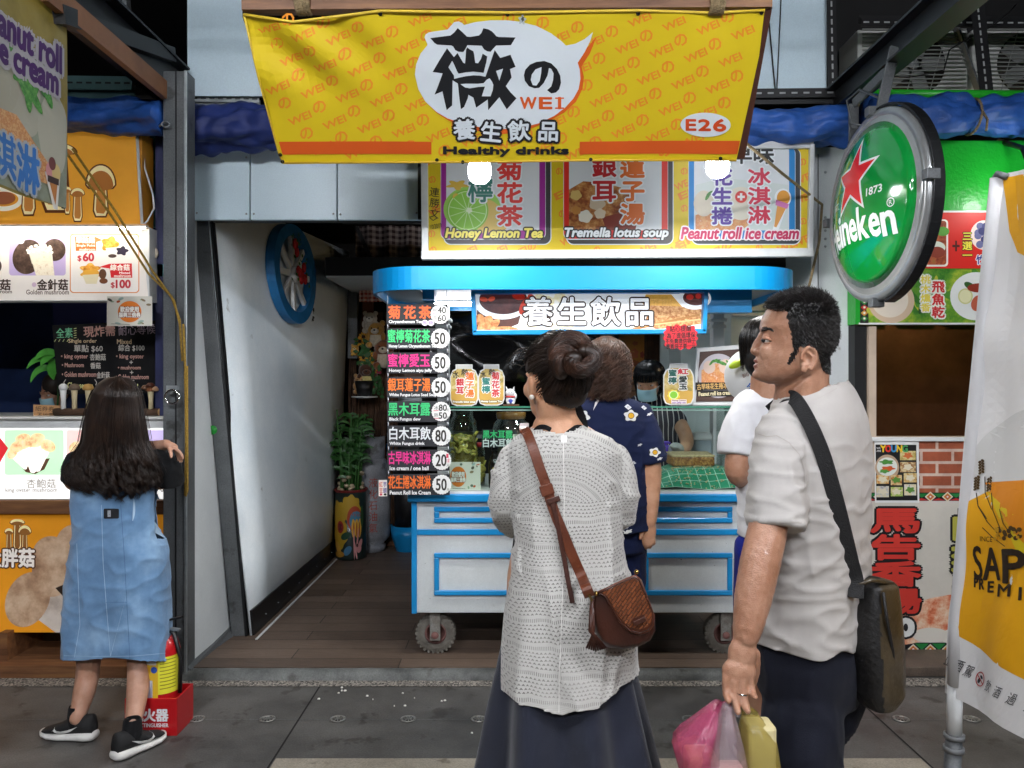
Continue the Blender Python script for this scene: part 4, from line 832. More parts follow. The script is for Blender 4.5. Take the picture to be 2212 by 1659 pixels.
jar_board(1033,1090,787,876,[('蜜檸',.14,.46,.32,.7,'2f7a72'),('菊花茶',.5,.82,.18,.8,'c8383a')],'Honey Lemon Tea','flat jar shaped board for honey lemon tea, next to the lucky cat',lambda a:hand(a,1033),Y=4.14)
def lime(a):a.ell(1455,854,13,12,'e6d23a',3,wob=.12,k=9);a.ell(1455,853,10,9,'e4f0c0',4);a.ell(1455,853,8,7.5,'86c83c',5);a.rect(1450,863,1483,872,'e9dfe4',3);a.text('Honey Lemon',1452,863.5,1481,867.5,'8a4a2a',4,bold=.2,res=2);a.text('aiyu jelly tea',1452,868,1481,872,'8a4aa0',4,bold=.2,res=2)
jar_board(1433,1499,785,875,[('紅',.46,.82,.12,.27,'c8303a'),('蜜檸',.16,.44,.14,.5,'1f5a50'),('愛玉',.5,.78,.3,.64,'26302a')],None,'flat jar shaped board with green lime seal, beside the framed photo',lime,Y=4.12)
t=thing('framed_photo','white framed photo of peanut roll ice cream on the glass shelf','picture',tuple(P(1548,877,4.16)))
Fq=[(1506,752),(1604,744),(1604,876),(1496,876)]
mb=MB();mb.prism([P(x,y,4.17)for x,y in Fq],(0,.015,0),M_white);mb.build('frame',t,bevel=.003)
a=Art(plane(4.167));a.poly([(1512,760),(1598,754),(1596,867),(1503,868)],'4f3a33',0)
a.ell(1552,812,44,48,'b9b3bb',1);a.poly([(1515,800),(1545,785),(1598,790),(1597,820),(1560,834),(1515,828)],dish,2);a.ell(1532,793,13,14,'d0b8aa',3);a.ell(1568,792,15,16,'dcbfae',3)
for q in range(8):a.ell(1537+q*6,783-4*math.sin(q),8,2.5,green,4,rot=-50+q*17)
a.rect(1502,826,1592,842,'1a1614',5);a.text('古早味花生捲冰淇淋',1505,827,1590,841,'d9b06a',6,em=True,bold=.2,rot=-3,res=2);a.rect(1506,843,1584,856,'1a1614',5);a.text('Peanut roll ice cream',1509,845,1581,854,'e6d9b0',6,bold=.3,rot=-3,res=2)
a.build('print',t)
t=thing('lucky_cat','small white lucky cat figurine on the glass shelf beside the jar boards','figurine',tuple(P(1103,874,4.14)))
c=P(1103,874,4.14);Mc=mat('white porcelain','dcdfe2',rough=.2,coat=.4);Mbl=pm('2f3f9a');Mrd=pm('c23a3a')
mb=MB();mb.ell(c+V((0,0,.024)),(.027,.022,.026),Mc);mb.ell(c+V((-.012,-.018,.01)),(.01,.012,.009),Mc,8,6);mb.ell(c+V((.012,-.018,.01)),(.01,.012,.009),Mc,8,6);mb.ell(c+V((.024,-.006,.045)),(.009,.009,.018),Mc,8,6);mb.build('body',t)
mb=MB();mb.ell(c+V((-.002,-.003,.062)),(.027,.023,.023),Mc)
for s_ in(-1,1):mb.loft([[c+V((-.002+s_*.016+.008*math.cos(q*1.57),-.003+.006*math.sin(q*1.57),.078))for q in range(4)],[c+V((-.002+s_*.022,-.003,.098))]*4],Mc)
mb.build('head',t);mb=MB();mb.tube([c+V((.024*math.cos(q*.5236),.02*math.sin(q*.5236)-.003,.042))for q in range(13)],.0045,Mrd,6);mb.build('collar',t)
mb=MB();mb.ell(c+V((-.008,-.0265,.066)),(.003,.002,.002),M_black,6,5);mb.ell(c+V((.006,-.0265,.066)),(.003,.002,.002),M_black,6,5);mb.ell(c+V((0,-.024,.018)),(.013,.004,.013),Mbl,10,6);mb.build('face_paint',t)
mb=MB();mb.box(c.x-.04,c.x+.045,c.y-.035,c.y+.03,c.z-.004,c.z+.0,M_wood);mb.build('base',t)
def jar(px,py0,py1,wpx,Y,lab,fill,lid=None,slices=0,hf=.9,name='glass_jar'):
 c=P(px,py1,Y);c.z=zc+.002;h=(py1-py0)/FPX*Y;r=wpx/2/FPX*Y
 t=thing(name,lab,'jar',tuple(c))
 mb=MB();mb.lathe(c,[(.001,.002),(r*.92,.002),(r,.012),(r,h*.74),(r*.93,h*.84),(r*.72,h*.9),(r*.72,h*.97)],M_jar,28,cap=False);mb.build('glass',t)
 if fill:
  mb=MB();mb.lathe(c,[(.001,.006),(r*.9,.006),(r*.94,.02),(r*.94,h*hf*.74),(.001,h*hf*.74)],fill,24,cap=False);mb.build('drink',t)
 if lid:mb=MB();mb.lathe(c,[(r*.78,h*.9),(r*.8,h*.99),(r*.6,h*1.0),(.001,h*1.0)],lid,24);mb.build('lid',t)
 if slices:
  mb=MB();Mp_,Mf_=mat('lemon rind','a8a548',rough=.3),mat('lemon flesh','a99a52',rough=.25,var=.25,vs=60)
  for k in range(slices):
   q=R.uniform(math.pi,2*math.pi);z_=R.uniform(.03,h*.68);p=c+V((math.cos(q)*r*.93,math.sin(q)*r*.93,z_));ax=V((math.cos(q)+R.uniform(-.5,.5),math.sin(q),R.uniform(-.8,.8))).normalized();s_=R.uniform(.016,.023)
   mb.lathe(p,[(s_,-.002),(s_,.002),(s_*.88,.0025)],Mp_,14,ax);mb.lathe(p,[(s_*.86,.0022),(s_*.8,.0034),(.002,.0034)],Mf_,14,ax);mb.lathe(p,[(s_*.86,-.0022),(s_*.8,-.0034),(.002,-.0034)],Mf_,14,ax)
  mb.build('lemon_slices',t)
 return t
tea=mat('lemon tea','6b5a28',rough=.15,var=.3,vs=18)
jar(1000,893,1062,62,4.22,'large glass jar packed with lemon slices behind the coupon card',tea,None,75)
jar(1104,905,1062,82,4.32,'big glass jar with an amber lid behind the small black price board',mat('amber syrup','4a4a46',rough=.3,var=.2),mat('amber lid','9a6a2c',rough=.2,coat=.5))
jar(1035,970,1062,26,4.28,'small lemon jar with red lid between the big jars',tea,pm('b8262c'),14)
t=thing('dark_bottle','black drink bottle with gold label in the glass case','bottle',tuple(P(1069,1062,4.16)))
c=P(1069,1062,4.16);c.z=zc+.002;mb=MB();mb.lathe(c,[(.001,0),(.032,0),(.034,.01),(.034,.13),(.026,.165),(.015,.18),(.015,.2)],mat('dark tea bottle','1b1513',rough=.12,coat=.5),22);mb.build('bottle',t);mb=MB();mb.lathe(c,[(.018,.198),(.018,.222),(.001,.222)],M_black,16);mb.build('cap',t)
mb=MB();mb.lathe(c+V((0,-.0345,.1)),[(.015,0),(.015,.0015),(.001,.0015)],pm('b8a24a'),18,(0,-1,0));mb.lathe(c+V((0,-.036,.1)),[(.011,0),(.011,.0015),(.001,.0015)],pm('26241f'),18,(0,-1,0));mb.build('label',t)
t2=dup(t,(.085,.03,0),label='second black drink bottle, half hidden behind the white cardigan shoulder');t2['group']=t['group']='black drink bottles in the case'
t=thing('price_board','small black board with green and white fungus drink names in the case','menu board',tuple(P(1077,966,4.11)))
a=Art(plane(4.11));a.poly([(1041,927),(1118,930),(1118,967),(1040,966)],'1e2226',0);a.text('黑木耳露',1042,929,1108,948,'3fc87a',1,em=True,bold=.4);a.text('白木耳飲',1041,947,1110,967,'e0e2e2',1,em=True,bold=.5);a.rect(1108,938,1126,950,'dcd9c9',1);a.text('買',1110,938,1124,950,'26241f',2,em=True);a.build('board',t)
def coupon(px0,px1,py0,py1,Y,lab,bend=0,em=0):
 t=thing('coupon_card',lab,'card',tuple(P((px0+px1)/2,py1,Y)),'voucher welcome cards');W_,H_=px1-px0,py1-py0
 g=lambda u,v,h:P(px0+u*W_,py0+v*H_,Y-h+bend*(u-.5)**2*(1+v))
 a=Art(g,split=.12 if bend else 0,em=em);a.rect(0,0,1,1,'d6d3c6',0);a.ell(.5 if bend else .28,.52,.26,.36,'dd7a2a',1);cx=.5 if bend else .28
 a.text('歡迎使用',cx-.21,.34,cx+.21,.54,'f2efe6',2,em=True,bold=.006,out=((.012,'7a3a1a'),));a.text('振興三倍券',cx-.24,.54,cx+.24,.72,'f2efe6',2,em=True,bold=.006,out=((.012,'7a3a1a'),))
 for k in range(16):
  u,v=R.uniform(.06,.94),R.choice([R.uniform(.05,.2),R.uniform(.8,.93),R.uniform(.2,.8)])
  if(u-cx)**2/.11+(v-.52)**2/.19>1:a.ell(u,v,R.uniform(.03,.07),R.uniform(.02,.05),R.choice(['8fa88a','5c6a5a','b9552a','9ab0a8','4a4a40','8a7a5a']),1,rot=R.uniform(0,180),n=14)
 a.line([(.1,.93),(.5,.95)],.015,'55524a',2);a.build('paper',t)
coupon(971,1038,998,1059,4.115,'white voucher card with orange circle standing in the cart glass case')
coupon(231,329,640,704,3.93,'curling voucher card with orange circle taped below the mushroom price board',bend=.05)
t=thing('cutting_mat','green gridded plastic mat draped in the glass case under the peanut brick','mat',tuple(P(1510,1060,4.2)))
def matfn(u,v):
 x=xx(1405+210*u,4.3);y=4.10+.36*v;z_=zc+.01+(.09*min(1,v*2.2)**.8+.012*noise.noise((u*5,v*4,1)))*(1-abs(2*u-1)**4*.8)+.02*max(0,.3-v)*math.sin(u*9);return V((x,y,z_))
mb=MB();Mg=brickmat('green grid mat',('2f8a68','2c8262'),.05,.05,'b9d6c6',off=0,ms=.0018,bump=.1,rough=.35);mb.sheet(matfn,30,16,Mg);mb.build('sheet',t)
t=thing('peanut_brick','big pressed peanut candy block with shaved top on the green mat','candy block',tuple(P(1490,1018,4.4)))
mb=MB();c=P(1487,1017,4.42);Mpn=food('peanut block',['4a2a16','7d4f2a','a97a45','c9a46a'],60);Mpt=food('peanut shavings',['a58a5c','c9b288','ddcca6'],80)
def brick(u,v):return V((c.x-.11+.24*u,4.34+.16*v,zc+.155+.006*noise.noise((u*9,v*9,3))+.01*v))
mb.box(c.x-.11,c.x+.13,4.34,4.5,zc+.1,zc+.152,Mpn);mb.build('block',t,bevel=.008);mb=MB();mb.sheet(brick,20,12,Mpt);mb.build('top_crust',t,solid=.008)
t=thing('peanut_crumbs','peanut crumbs strewn over the green mat below the block','crumbs',tuple(P(1490,1040,4.25)))
mb=MB()
for k in range(160):
 u,v=R.gauss(.42,.17),R.random()*.7
 if 0<u<1:p=matfn(u,v);r=R.uniform(.0015,.0045);mb.ell(p+V((0,0,r)),(r*1.4,r,r),Mpt,5,4)
tag(mb.build('crumbs',t),kind='stuff')
t=thing('white_cabinet','pale white cabinet with caps standing behind the right end of the cart','cabinet',tuple(P(1560,1000,5.4)))
mb=MB();Mcab=stainmat('cabinet paint','ccd6d4','bcc8c6',rough=.4,bump=.05,patches=1.5,spots=.8)
mb.box(xx(1470,5.4),xx(1566,5.4),5.4,5.8,.05,zz(722,5.4),Mcab);mb.box(xx(1462,5.4),xx(1572,5.4),5.39,5.8,zz(722,5.4),zz(700,5.4),Mcab);mb.build('left_door',t,bevel=.006)
mb=MB();mb.box(xx(1578,5.0),xx(1690,5.0),5.0,5.4,.05,zz(672,5.0),Mcab);mb.box(xx(1590,5.0)-.05,xx(1690,5.0),4.98,5.4,zz(672,5.0),zz(656,5.0),M_white);mb.box(xx(1590,5.0)-.03,xx(1690,5.0),4.985,5.4,zz(684,5.0),zz(676,5.0),M_white);mb.build('right_door',t,bevel=.006)
mb=MB();mb.box(xx(1440,5.6),xx(1720,5.6),5.82,5.86,1.0,2.2,Mcab);mb.build('back_panel',t)
t=thing('white_tub','white plastic tub with lid behind the glass case','tub',tuple(P(1535,1000,4.95)))
c=P(1530,960,4.75);mb=MB();mb.lathe((c.x,4.85,.88),[(.001,0),(.075,0),(.085,.26)],pm('aab4bb'),24);mb.build('tub',t);mb=MB();mb.lathe((c.x,4.85,.88),[(.088,.255),(.088,.27),(.07,.295),(.001,.3)],M_white,24);mb.build('lid',t)
t=thing('small_box','little white card box with black print in the case beside the peanut block','box',tuple(P(1560,1000,4.45)))
c=P(1575,990,4.6);mb=MB();mb.box(c.x-.03,c.x+.04,4.58,4.64,zc,c.z+.06,M_white);mb.build('carton',t)
a=Art(plane(4.578));a.text('CHI',1558,968,1578,977,'26241f',1,bold=.4);a.build('print',t)
# =============== LEFT MUSHROOM STALL ===============
t=thing('wagon_wheel','blue rimmed wagon wheel with white spokes and red roses on the pale wall','wheel',tuple(P(612,580,5.4)))
wn=V((1,.0,.07));
def wl(a_,b_,h):
 y=5.42+a_;z_=2.245+b_;q=(y-4.42)/2.2;k=(z_-.05)/2.55;return V((-1.485+k*(-.265+.36*q)+h+.012,y,z_))
Mwb=mat('wheel blue','1f6aa0',rough=.45,var=.25,vs=6,bump=.2,bs=30)
def wring(r0,r1,h0,h1,m,name):
 mb=MB();n=48;rg=[]
 for r,h in((r0,h0),(r1,h0),(r1,h1),(r0,h1),(r0,h0)):rg.append([wl(r*math.cos(2*math.pi*i/n),r*math.sin(2*math.pi*i/n),h)for i in range(n)])
 mb.loft(rg,m,cap=False,sm=False);mb.build(name,t,fix=True)
wring(.345,.265,.0,.06,Mwb,'rim')
for i in range(8):
 q=rad(22.5+45*i+22.5);mb=MB();mb.bar(wl(.04*math.cos(q),.04*math.sin(q),.03),wl(.27*math.cos(q),.27*math.sin(q),.03),.045,.025,M_white,(1,0,0));mb.build('spoke',t,bevel=.004)
mb=MB();mb.lathe(wl(0,0,.02),[(.06,0),(.06,.04),(.04,.05),(.001,.05)],M_white,18,(1,0,0));mb.build('hub',t)
t=thing('rose_spray','artificial red roses with green leaves tied to the wagon wheel','flowers',tuple(wl(.05,.15,.06)))
Mrose,Mleaf=mat('rose red','b01f24',rough=.6,var=.35,vs=40),mat('leaf green','2f5a2c',rough=.5,var=.4,vs=30)
for k in range(9):
 mb=MB();p=wl(R.uniform(-.08,.10),R.uniform(-.04,.22),.075)
 for j in range(7):q=j*.9;mb.ell(p+V((.008,math.cos(q)*.016,math.sin(q)*.016)),(.012,.02,.022),Mrose,7,5)
 mb.build('rose',t)
mb=MB()
for k in range(60):
 p=wl(R.uniform(-.13,.14),R.uniform(-.06,.3),.06+R.random()*.04);q=R.uniform(0,6.28);d=V((R.uniform(-.3,.3),math.cos(q),math.sin(q)))*.032;s_=V((.3,-math.sin(q),math.cos(q)))*.013
 mb.add([p,p+d*.5+s_,p+d,p+d*.5-s_],[(0,1,2,3)],Mleaf)
mb.build('leaves',t)
t=thing('wall_doodle','small black ink flower doodles on the wall beside the wagon wheel','drawing',tuple(wl(.4,-.1,.003)))
a=Art(lambda u,v,h:wl(u,v,h-.008),step=.002)
for k in range(22):
 v=.1-.42*k/22;u=.41+.05*math.sin(k*1.7)-.0;a.ell(u,v,.012+.01*R.random(),.01+.008*R.random(),'1c2320',1+k*.02,n=12,wob=.3)if k%3 else a.line([(u,v),(u+.05*R.uniform(-1,1),v-.05)],.007,'1c2320',1)
a.build('ink',t)
OUTW=((2.5,'f2f2f0'),)
Yl=4.0;LX=-420
t=thing('mushroom_sign','orange lit sign with outlined brown mushrooms under the blue tarp','sign',tuple(P(150,487,Yl)))
mb=MB();mb.box(xx(LX,Yl),xx(306,Yl),Yl+.004,Yl+.13,zz(490,Yl),zz(284,Yl),mat('ochre sign case','c98a2a',rough=.45));mb.bar(P(LX,489,Yl-.012),P(318,489,Yl-.012),.03,.02,mat('pale brown strip','caa07a',rough=.4));mb.build('case',t)
a=Art(plane(Yl),em=.22);a.poly([(LX,284),(292,284),(306,486),(LX,486)],mat('orange sign face','d99730',rough=.4,em=.25,var=.1,vs=2),0)
BR,BD,CRm='9a5a22','5a3012','f3dfa6'
def mush(x,y,w_,h,capw,caph,lay,rot=0,tone='c07f3a',cap='a86a30'):
 a.poly([(x-w_*.62,y),(x+w_*.62,y),(x+w_*.8,y+h*.8),(x+w_*.55,y+h),(x-w_*.55,y+h),(x-w_*.8,y+h*.8)],BD,lay);a.poly([(x-w_*.5,y),(x+w_*.5,y),(x+w_*.66,y+h*.78),(x+w_*.45,y+h*.95),(x-w_*.45,y+h*.95),(x-w_*.66,y+h*.78)],CRm,lay+.1);a.poly([(x-w_*.35,y),(x+w_*.4,y),(x+w_*.5,y+h*.78),(x+w_*.3,y+h*.88),(x-w_*.4,y+h*.86),(x-w_*.5,y+h*.75)],tone,lay+.2)
 p=[(x+capw*math.cos(rad(q)),y-caph*math.sin(rad(q)))for q in range(0,181,12)];p+=[(x-capw*.8,y+caph*.18),(x,y+caph*.28),(x+capw*.8,y+caph*.18)]
 a.poly(p,BD,lay+.3);k=.9;a.poly([(x+(u-x)*k,y+(v-y)*k-1)for u,v in p],CRm,lay+.4);a.poly([(x+(u-x)*.8,y+3+(v-y)*.74)for u,v in p],cap,lay+.5)
mush(120,330,40,130,48,22,1);mush(218,400,22,70,34,46,2);mush(168,420,14,60,16,14,3);mush(62,385,20,82,26,24,2);mush(146,412,8,52,9,8,4);mush(-60,340,40,120,60,40,1)
a.ring(8,430,42,26,10,'f2ead2',1);a.ell(8,428,26,14,'9a5a3a',1.5);a.text('菇',-130,320,-20,440,'f2ead2',5,em=True,bold=4,out=((4,BD),));a.build('face',t)
M_led=mat('lit led strip','fff4e0',em=26,var=0)
t=thing('led_strip','thin lit lamp strip under the orange mushroom sign','lamp',tuple(P(150,494,Yl-.06)))
mb=MB();mb.bar(P(LX,493,Yl-.07),P(312,493,Yl-.07),.018,.008,M_led);mb.build('tube',t);mb=MB();mb.bar(P(LX,489.5,Yl-.07),P(318,489.5,Yl-.07),.03,.008,M_white);mb.build('holder',t)
t=thing('mushroom_price_board','white board with mushroom pictures and red prices above the chalkboard','sign',tuple(P(150,648,Yl)))
mb=MB();mb.box(xx(LX,Yl),xx(320,Yl),Yl+.012,Yl+.1,zz(650,Yl),zz(490,Yl),M_white);mb.build('case',t)
EM=.2;a=Art(plane(Yl+.01),em=EM);a.poly([(LX,492),(305,492),(321,648),(LX,650)],'e2dcd6',0)
for x0,x1,c in((20,142,'b7a6cf'),(-130,0,'dda88f'),(-270,-150,'a9c9a4')):a.rrect(x0,512,x1,595,6,c,1)
bark=food('bark print',['2e211d','4a3830','6a554a'],40,em=EM)
a.ell(60,555,32,38,bark,2,rot=20);a.ell(118,540,24,24,bark,2);enoki=food('enoki print',['d9cbb0','efe6d2','c9b595'],60,em=EM)
a.poly([(62,540),(112,538),(118,595),(78,595)],enoki,3)
for k in range(26):x=60+k*2.1;a.ell(x,533+6*math.sin(k*1.3)+abs(k-13)*.6,3.4,3.0,'f1ebdd',3.2+k*.01,n=12);a.line([(x,535),(70+k*1.6,570)],1,'e9dfca',3.1)
a.ell(-10,575,14,16,bark,2);a.ell(46,520,7,7,'d9cfdf',3)
a.ell(74,615,5,5,'c9b2c6',2);a.text('金針菇',80,603,148,628,'3a2a22',2,em=True,bold=.7);a.text('Golden mushroom',57,626,149,636,'6a564a',2,bold=.2);a.text('秀珍菇',-50,603,24,628,'3a2a22',2,em=True,bold=.7);a.text('Oyster mushroom',-62,626,26,636,'6a564a',2,bold=.2)
a.rrect(151,505,301,633,8,'d58a52',1);a.rrect(153,507,299,631,7,'e4dfda',1.2)
a.poly([(162,511),(205,511),(222,519),(208,523),(208,542),(164,542)],'dd6a2c',2);a.text('單點菇',164,512,206,526,'f6efe6',3,em=True,bold=.5);a.text('Single Point',166,528,206,534,'f6efe6',3,bold=.2,res=2);a.text('mushroom',172,536,206,541.5,'f6efe6',3,bold=.2,res=2)
a.text('$',168,552,176,565,'b7303c',3,bold=.4);a.text('60',180,547,203,564,'b7303c',3,bold=1)
a.poly([(236,570),(285,569),(286,600),(240,600),(237,580),(214,577)],'c9252c',2);a.text('綜合菇',238,571,281,585,'f6efe6',3,em=True,bold=.5);a.text('Mixted',258,587,281,592,'f6efe6',3,bold=.2,res=2);a.text('mushroom',247,593,283,599,'f6efe6',3,bold=.2,res=2)
a.text('$',240,610,248,623,'b7303c',3,bold=.4);a.text('100',251,605,282,622,'b7303c',3,bold=1)
fry=food('fried mushroom print',['8a4a1c','d38a2c','e6b04a','f0cf7a'],60,em=EM)
a.ell(238,528,18,16,fry,2,wob=.15);a.poly([(228,536),(252,534),(246,550),(234,550)],'e9e2d6',2.2);a.ell(264,542,12,9,'2a2438',2.4,wob=.2);a.ell(243,553,9,4,'4a3a34',2.6)
a.ell(195,582,20,12,fry,2,wob=.2);a.ell(196,592,21,9,'d8a23c',2.2,wob=.1);a.poly([(178,594),(214,592),(209,613),(186,613)],'d9cfae',2.4);a.ell(222,592,8,11,'5a3a24',2.3);a.ell(224,607,9,6,'6a3f28',2.6)
a.build('print',t)
t=thing('flower_cutout','pair of pale round cut-out petals sticking out behind the mushroom price board','decoration',tuple(P(325,530,4.1)))
mb=MB()
for x,y in((318,518),(326,547),(300,535)):mb.lathe(P(x,y,4.09),[(.04,0),(.04,.01),(.001,.012)],pm('d9cdbb'),20,(0,-1,0))
mb.build('petals',t)
t=thing('teal_panel','dark teal boards and white cables beside the orange mushroom sign','board',tuple(P(330,400,4.15)))
mb=MB();mb.box(xx(290,4.3),xx(352,4.3),4.3,4.33,zz(490,4.3),zz(250,4.3),M_fp);mb.box(xx(305,4.1),xx(354,4.1),4.1,4.14,zz(597,4.1),zz(570,4.1),mat('teal strip','4f9fae',rough=.4));mb.build('boards',t)
mb=MB();mb.tube([P(308,290,4.05),P(312,360,4.03),P(330,420,4.02),P(333,450,4.02),P(318,478,4.0),P(306,488,3.98)],.005,M_white,6);mb.tube([P(296,290,4.0),P(301,390,3.99),P(307,486,3.985)],.008,M_white,6);mb.build('cable',t)
Md_navy=mat('navy interior','22345c',rough=.5,var=.5,vs=1.5)
t=thing('serving_window','dark navy interior wall behind the mushroom counter opening','wall',tuple(P(150,905,5.4)))
mb=MB();mb.box(-4.2,-1.86,5.4,5.44,.05,3.2,Md_navy);mb.box(-1.88,-1.84,4.1,5.4,.05,3.0,mat('navy side','2a2f55',rough=.5,var=.3));mb.build('wall',t)
mb=MB();mb.bar(P(115,676,4.42),P(240,670,4.42),.004,.16,mat('purple blue band','3a3d72',rough=.5));mb.bar(P(330,639,4.35),P(354,638,4.35),.01,.02,mat('lit slim lamp','ffffff',em=40,var=0));mb.build('shelf_band',t)
t=thing('chalkboard','black handwritten menu board hanging in the mushroom stall window','menu board',tuple(P(240,848,4.25)))
pts=[(112,702),(345,692),(357,848),(126,852)];mb=MB();mb.prism([P(x,y,4.26)for x,y in pts],(0,.015,0),M_black);mb.build('board',t)
a=Art(plane(4.258));W_='d5cfc6';PK='d8a89a'
a.text('全素',121,708,158,731,'7fd0a0',1,em=True,bold=.2,rot=-3);a.text('現炸需',180,703,250,728,PK,1,em=True,bold=.5,rot=-3);a.text('耐心等候',255,701,336,724,'b9a4b0',1,em=True,bold=.1,rot=-3)
for s_,x0,y0,x1,y1,c,em_ in(('Single order',148,732,209,743,'e3c79f',0),('單點 $60',160,745,222,761,W_,0),('Mixed',253,733,284,743,'e3c79f',0),('綜合 $100',256,744,312,759,W_,0),('• king oyster',132,765,190,777,PK,0),('杏鮑菇',194,764,229,779,W_,1),('• Mushroom',134,784,181,793,PK,0),('香菇',195,783,218,797,W_,1),('• Golden mushroom',134,803,208,814,PK,0),('金針菇',209,803,237,818,W_,1),('Choose one',146,826,201,839,'e6e59a',0),('• king oyster',251,765,311,777,PK,0),('+',280,779,287,786,W_,0),('• mushroom',255,790,304,798,PK,0),('+',281,801,288,808,W_,0),('• Golden mushroom',250,809,321,819,PK,0),('=',282,821,290,826,W_,0),('Mixed',270,829,298,840,'e6e59a',0)):a.text(s_,x0,y0,x1,y1,c,1,em=bool(em_),bold=.25,res=2)
for q in range(5):a.line([(118+q*9,738),(121+q*9,733)],1.2,'e6e59a',1);a.line([(160,710+q*5),(165,709+q*5)],1.2,'e6e59a',1)
a.line([(140,832),(138,826),(142,820)],1.4,W_,1);a.line([(207,832),(209,826),(205,820)],1.4,W_,1);a.build('chalk_writing',t)
t=thing('leafy_plant','broad green leaves arching behind the chalk menu board','plant',tuple(P(110,800,4.4)))
mb=MB();Mlf=mat('bright leaf','4f9a3c',rough=.35,var=.3,vs=12,coat=.2)
def leaf(mb,pts,w_,m,n=8):
 rows=[]
 for i,p in enumerate(pts):
  k=i/(len(pts)-1);ww=w_*math.sin(math.pi*min(.98,k*.9+.08))**.8;d=(pts[min(i+1,len(pts)-1)]-pts[max(i-1,0)]).normalized();s_=d.cross(V((.2,-1,.3))).normalized();rows.append([p+s_*ww,p-V((0,-.12,.1))*ww,p-s_*ww])
 vs=[q for r in rows for q in r];fs=[]
 for i in range(len(rows)-1):
  for j in range(2):fs.append((i*3+j,i*3+j+1,i*3+j+4,i*3+j+3))
 mb.add(vs,fs,m,True)
def bez(p0,p1,p2,n=8):return[p0*(1-t_)**2+p1*2*t_*(1-t_)+p2*t_*t_ for t_ in[i/n for i in range(n+1)]]
for(x0,y0),(x1,y1),(x2,y2),w_ in(((125,790),(85,755),(58,796),.02),((128,800),(80,780),(66,826),.02),((128,765),(95,750),(76,778),.022),((120,775),(108,790),(116,820),.028),((124,760),(100,768),(88,790),.022),((130,800),(110,800),(114,818),.02)):leaf(mb,bez(P(x0,y0,4.4),P(x1,y1,4.36),P(x2,y2,4.3)),w_,Mlf)
mb.tube([P(122,905,4.45),P(126,850,4.43),P(126,770,4.4)],.006,Mleaf,6);mb.build('foliage',t)
t=thing('mushroom_counter','long white lit counter with mushroom pictures and an orange lower front','counter',tuple(P(100,1420,Yl)))
mb=MB();mb.box(xx(LX,Yl),xx(361,Yl),Yl+.012,4.6,zz(1080,Yl),zz(906,Yl),M_white);mb.build('counter_body',t,bevel=.004)
EC=1.0;a=Art(plane(Yl+.01),em=EC);a.rect(LX,925,360,1078,'e4e3e0',0)
for x0,x1,c in((10,130+8,'aed0ae'),(144,272,'e0b6b0'),(284,360,'b3a5cd'),(-130,-8,'e0c890')):a.rrect(x0,929,x1,1026,4,c,1)
mc_=food('oyster cap print',['a87848','d9b98a','e9d3ae'],30,em=EC);st=food('oyster stem print',['cfc6bb','ece7e0','dcd2c6'],22,em=EC)
def om(x,y,dx,dy,w_,capw,caph,lay):
 d=math.hypot(dx,dy);nx,ny=-dy/d*w_,dx/d*w_;a.poly([(x+nx*.8,y+ny*.8),(x-nx*.8,y-ny*.8),(x+dx-nx*.7,y+dy-ny*.7),(x+dx,y+dy+4),(x+dx+nx*.7,y+dy+ny*.7)],st,lay);a.ell(x,y,capw,caph,mc_,lay+.2,rot=math.degrees(math.atan2(dy,dx))-90)
a.poly([(36,995),(108,990),(96,1014),(76,1024),(56,1020)],'4a3424',1.5)
for q in((38,965,20,40,8,17,12),(50,947,10,50,9,16,10),(82,945,0,50,9,15,9),(104,963,-24,52,10,17,12),(75,955,4,58,11,17,12),(52,958,22,60,11,19,12),(27,980,30,30,8,12,9)):om(*q,2+q[1]*.002)
om(165,968,20,40,10,16,14,2);om(200,955,10,60,10,18,13,2.4);om(240,960,-10,50,10,16,12,2.6);a.ell(168,1000,8,26,mc_,3);a.ell(320,985,24,12,bark,2);a.poly([(-20,960),(0,945),(18,968),(0,1000),(-20,1010)],'b8262c',2)
a.text('杏鮑菇',57,1034,122,1055,'8e8a86',2,em=True,bold=.35);a.text('king oyster mushroom',12,1054,124,1065,'6f6a68',2,bold=.15);a.text('香菇',200,1034,250,1055,'8e8a86',2,em=True,bold=.35);a.text('mushroom',338,1053,394,1064,'3f3a38',2,bold=.3)if 0 else a.text('oo',347,1054,361,1062,'3f3a38',2,bold=.4)
a.build('picture_panel',t)
mb=MB();mb.box(xx(LX,Yl),xx(361,Yl),Yl-.01,4.6,zz(906,Yl),zz(906,Yl)+.014,mat('white counter top','dcdcd8',rough=.3));mb.build('worktop',t,bevel=.004)
mb=MB();mb.box(xx(LX,Yl),xx(362,Yl),Yl-.006,Yl+.09,zz(1110,Yl),zz(1081,Yl),M_wood);mb.build('wood_band',t,bevel=.003)
mb=MB();mb.box(xx(LX,Yl),xx(362,Yl),Yl+.05,4.5,zz(1366,Yl),zz(1110,Yl),mat('ochre panel case','9a6a20',rough=.5));mb.build('lower_case',t)
EO=.28;a=Art(plane(Yl+.046),em=EO);a.rect(LX,1112,362,1366,mat('orange lower face','dc9020',rough=.45,em=EO,var=.12,vs=2),0)
big=food('big cap print',['8a6a52','b08d70','c9ab8e','d9c2a8'],9,em=EO*.6);bstem=food('big stem print',['a99a8e','cfc3b8','ddd4cc'],7,em=EO*.6)
a.poly([(90,1290),(140,1260),(215,1310),(260,1366),(120,1366),(60,1322)],bstem,2);a.ell(60,1265+30,46,62,big,3,rot=25);a.ell(118,1230,48,60,big,2.5,rot=15);a.ell(165,1170+10,45,48,big,2,rot=-15);a.ell(110,1200,40,42,big,1.5);a.ell(230,1190,60,60,big,1.2);a.poly([(120,1270),(140,1262),(190,1320),(180,1335)],'2a2018',3.5)
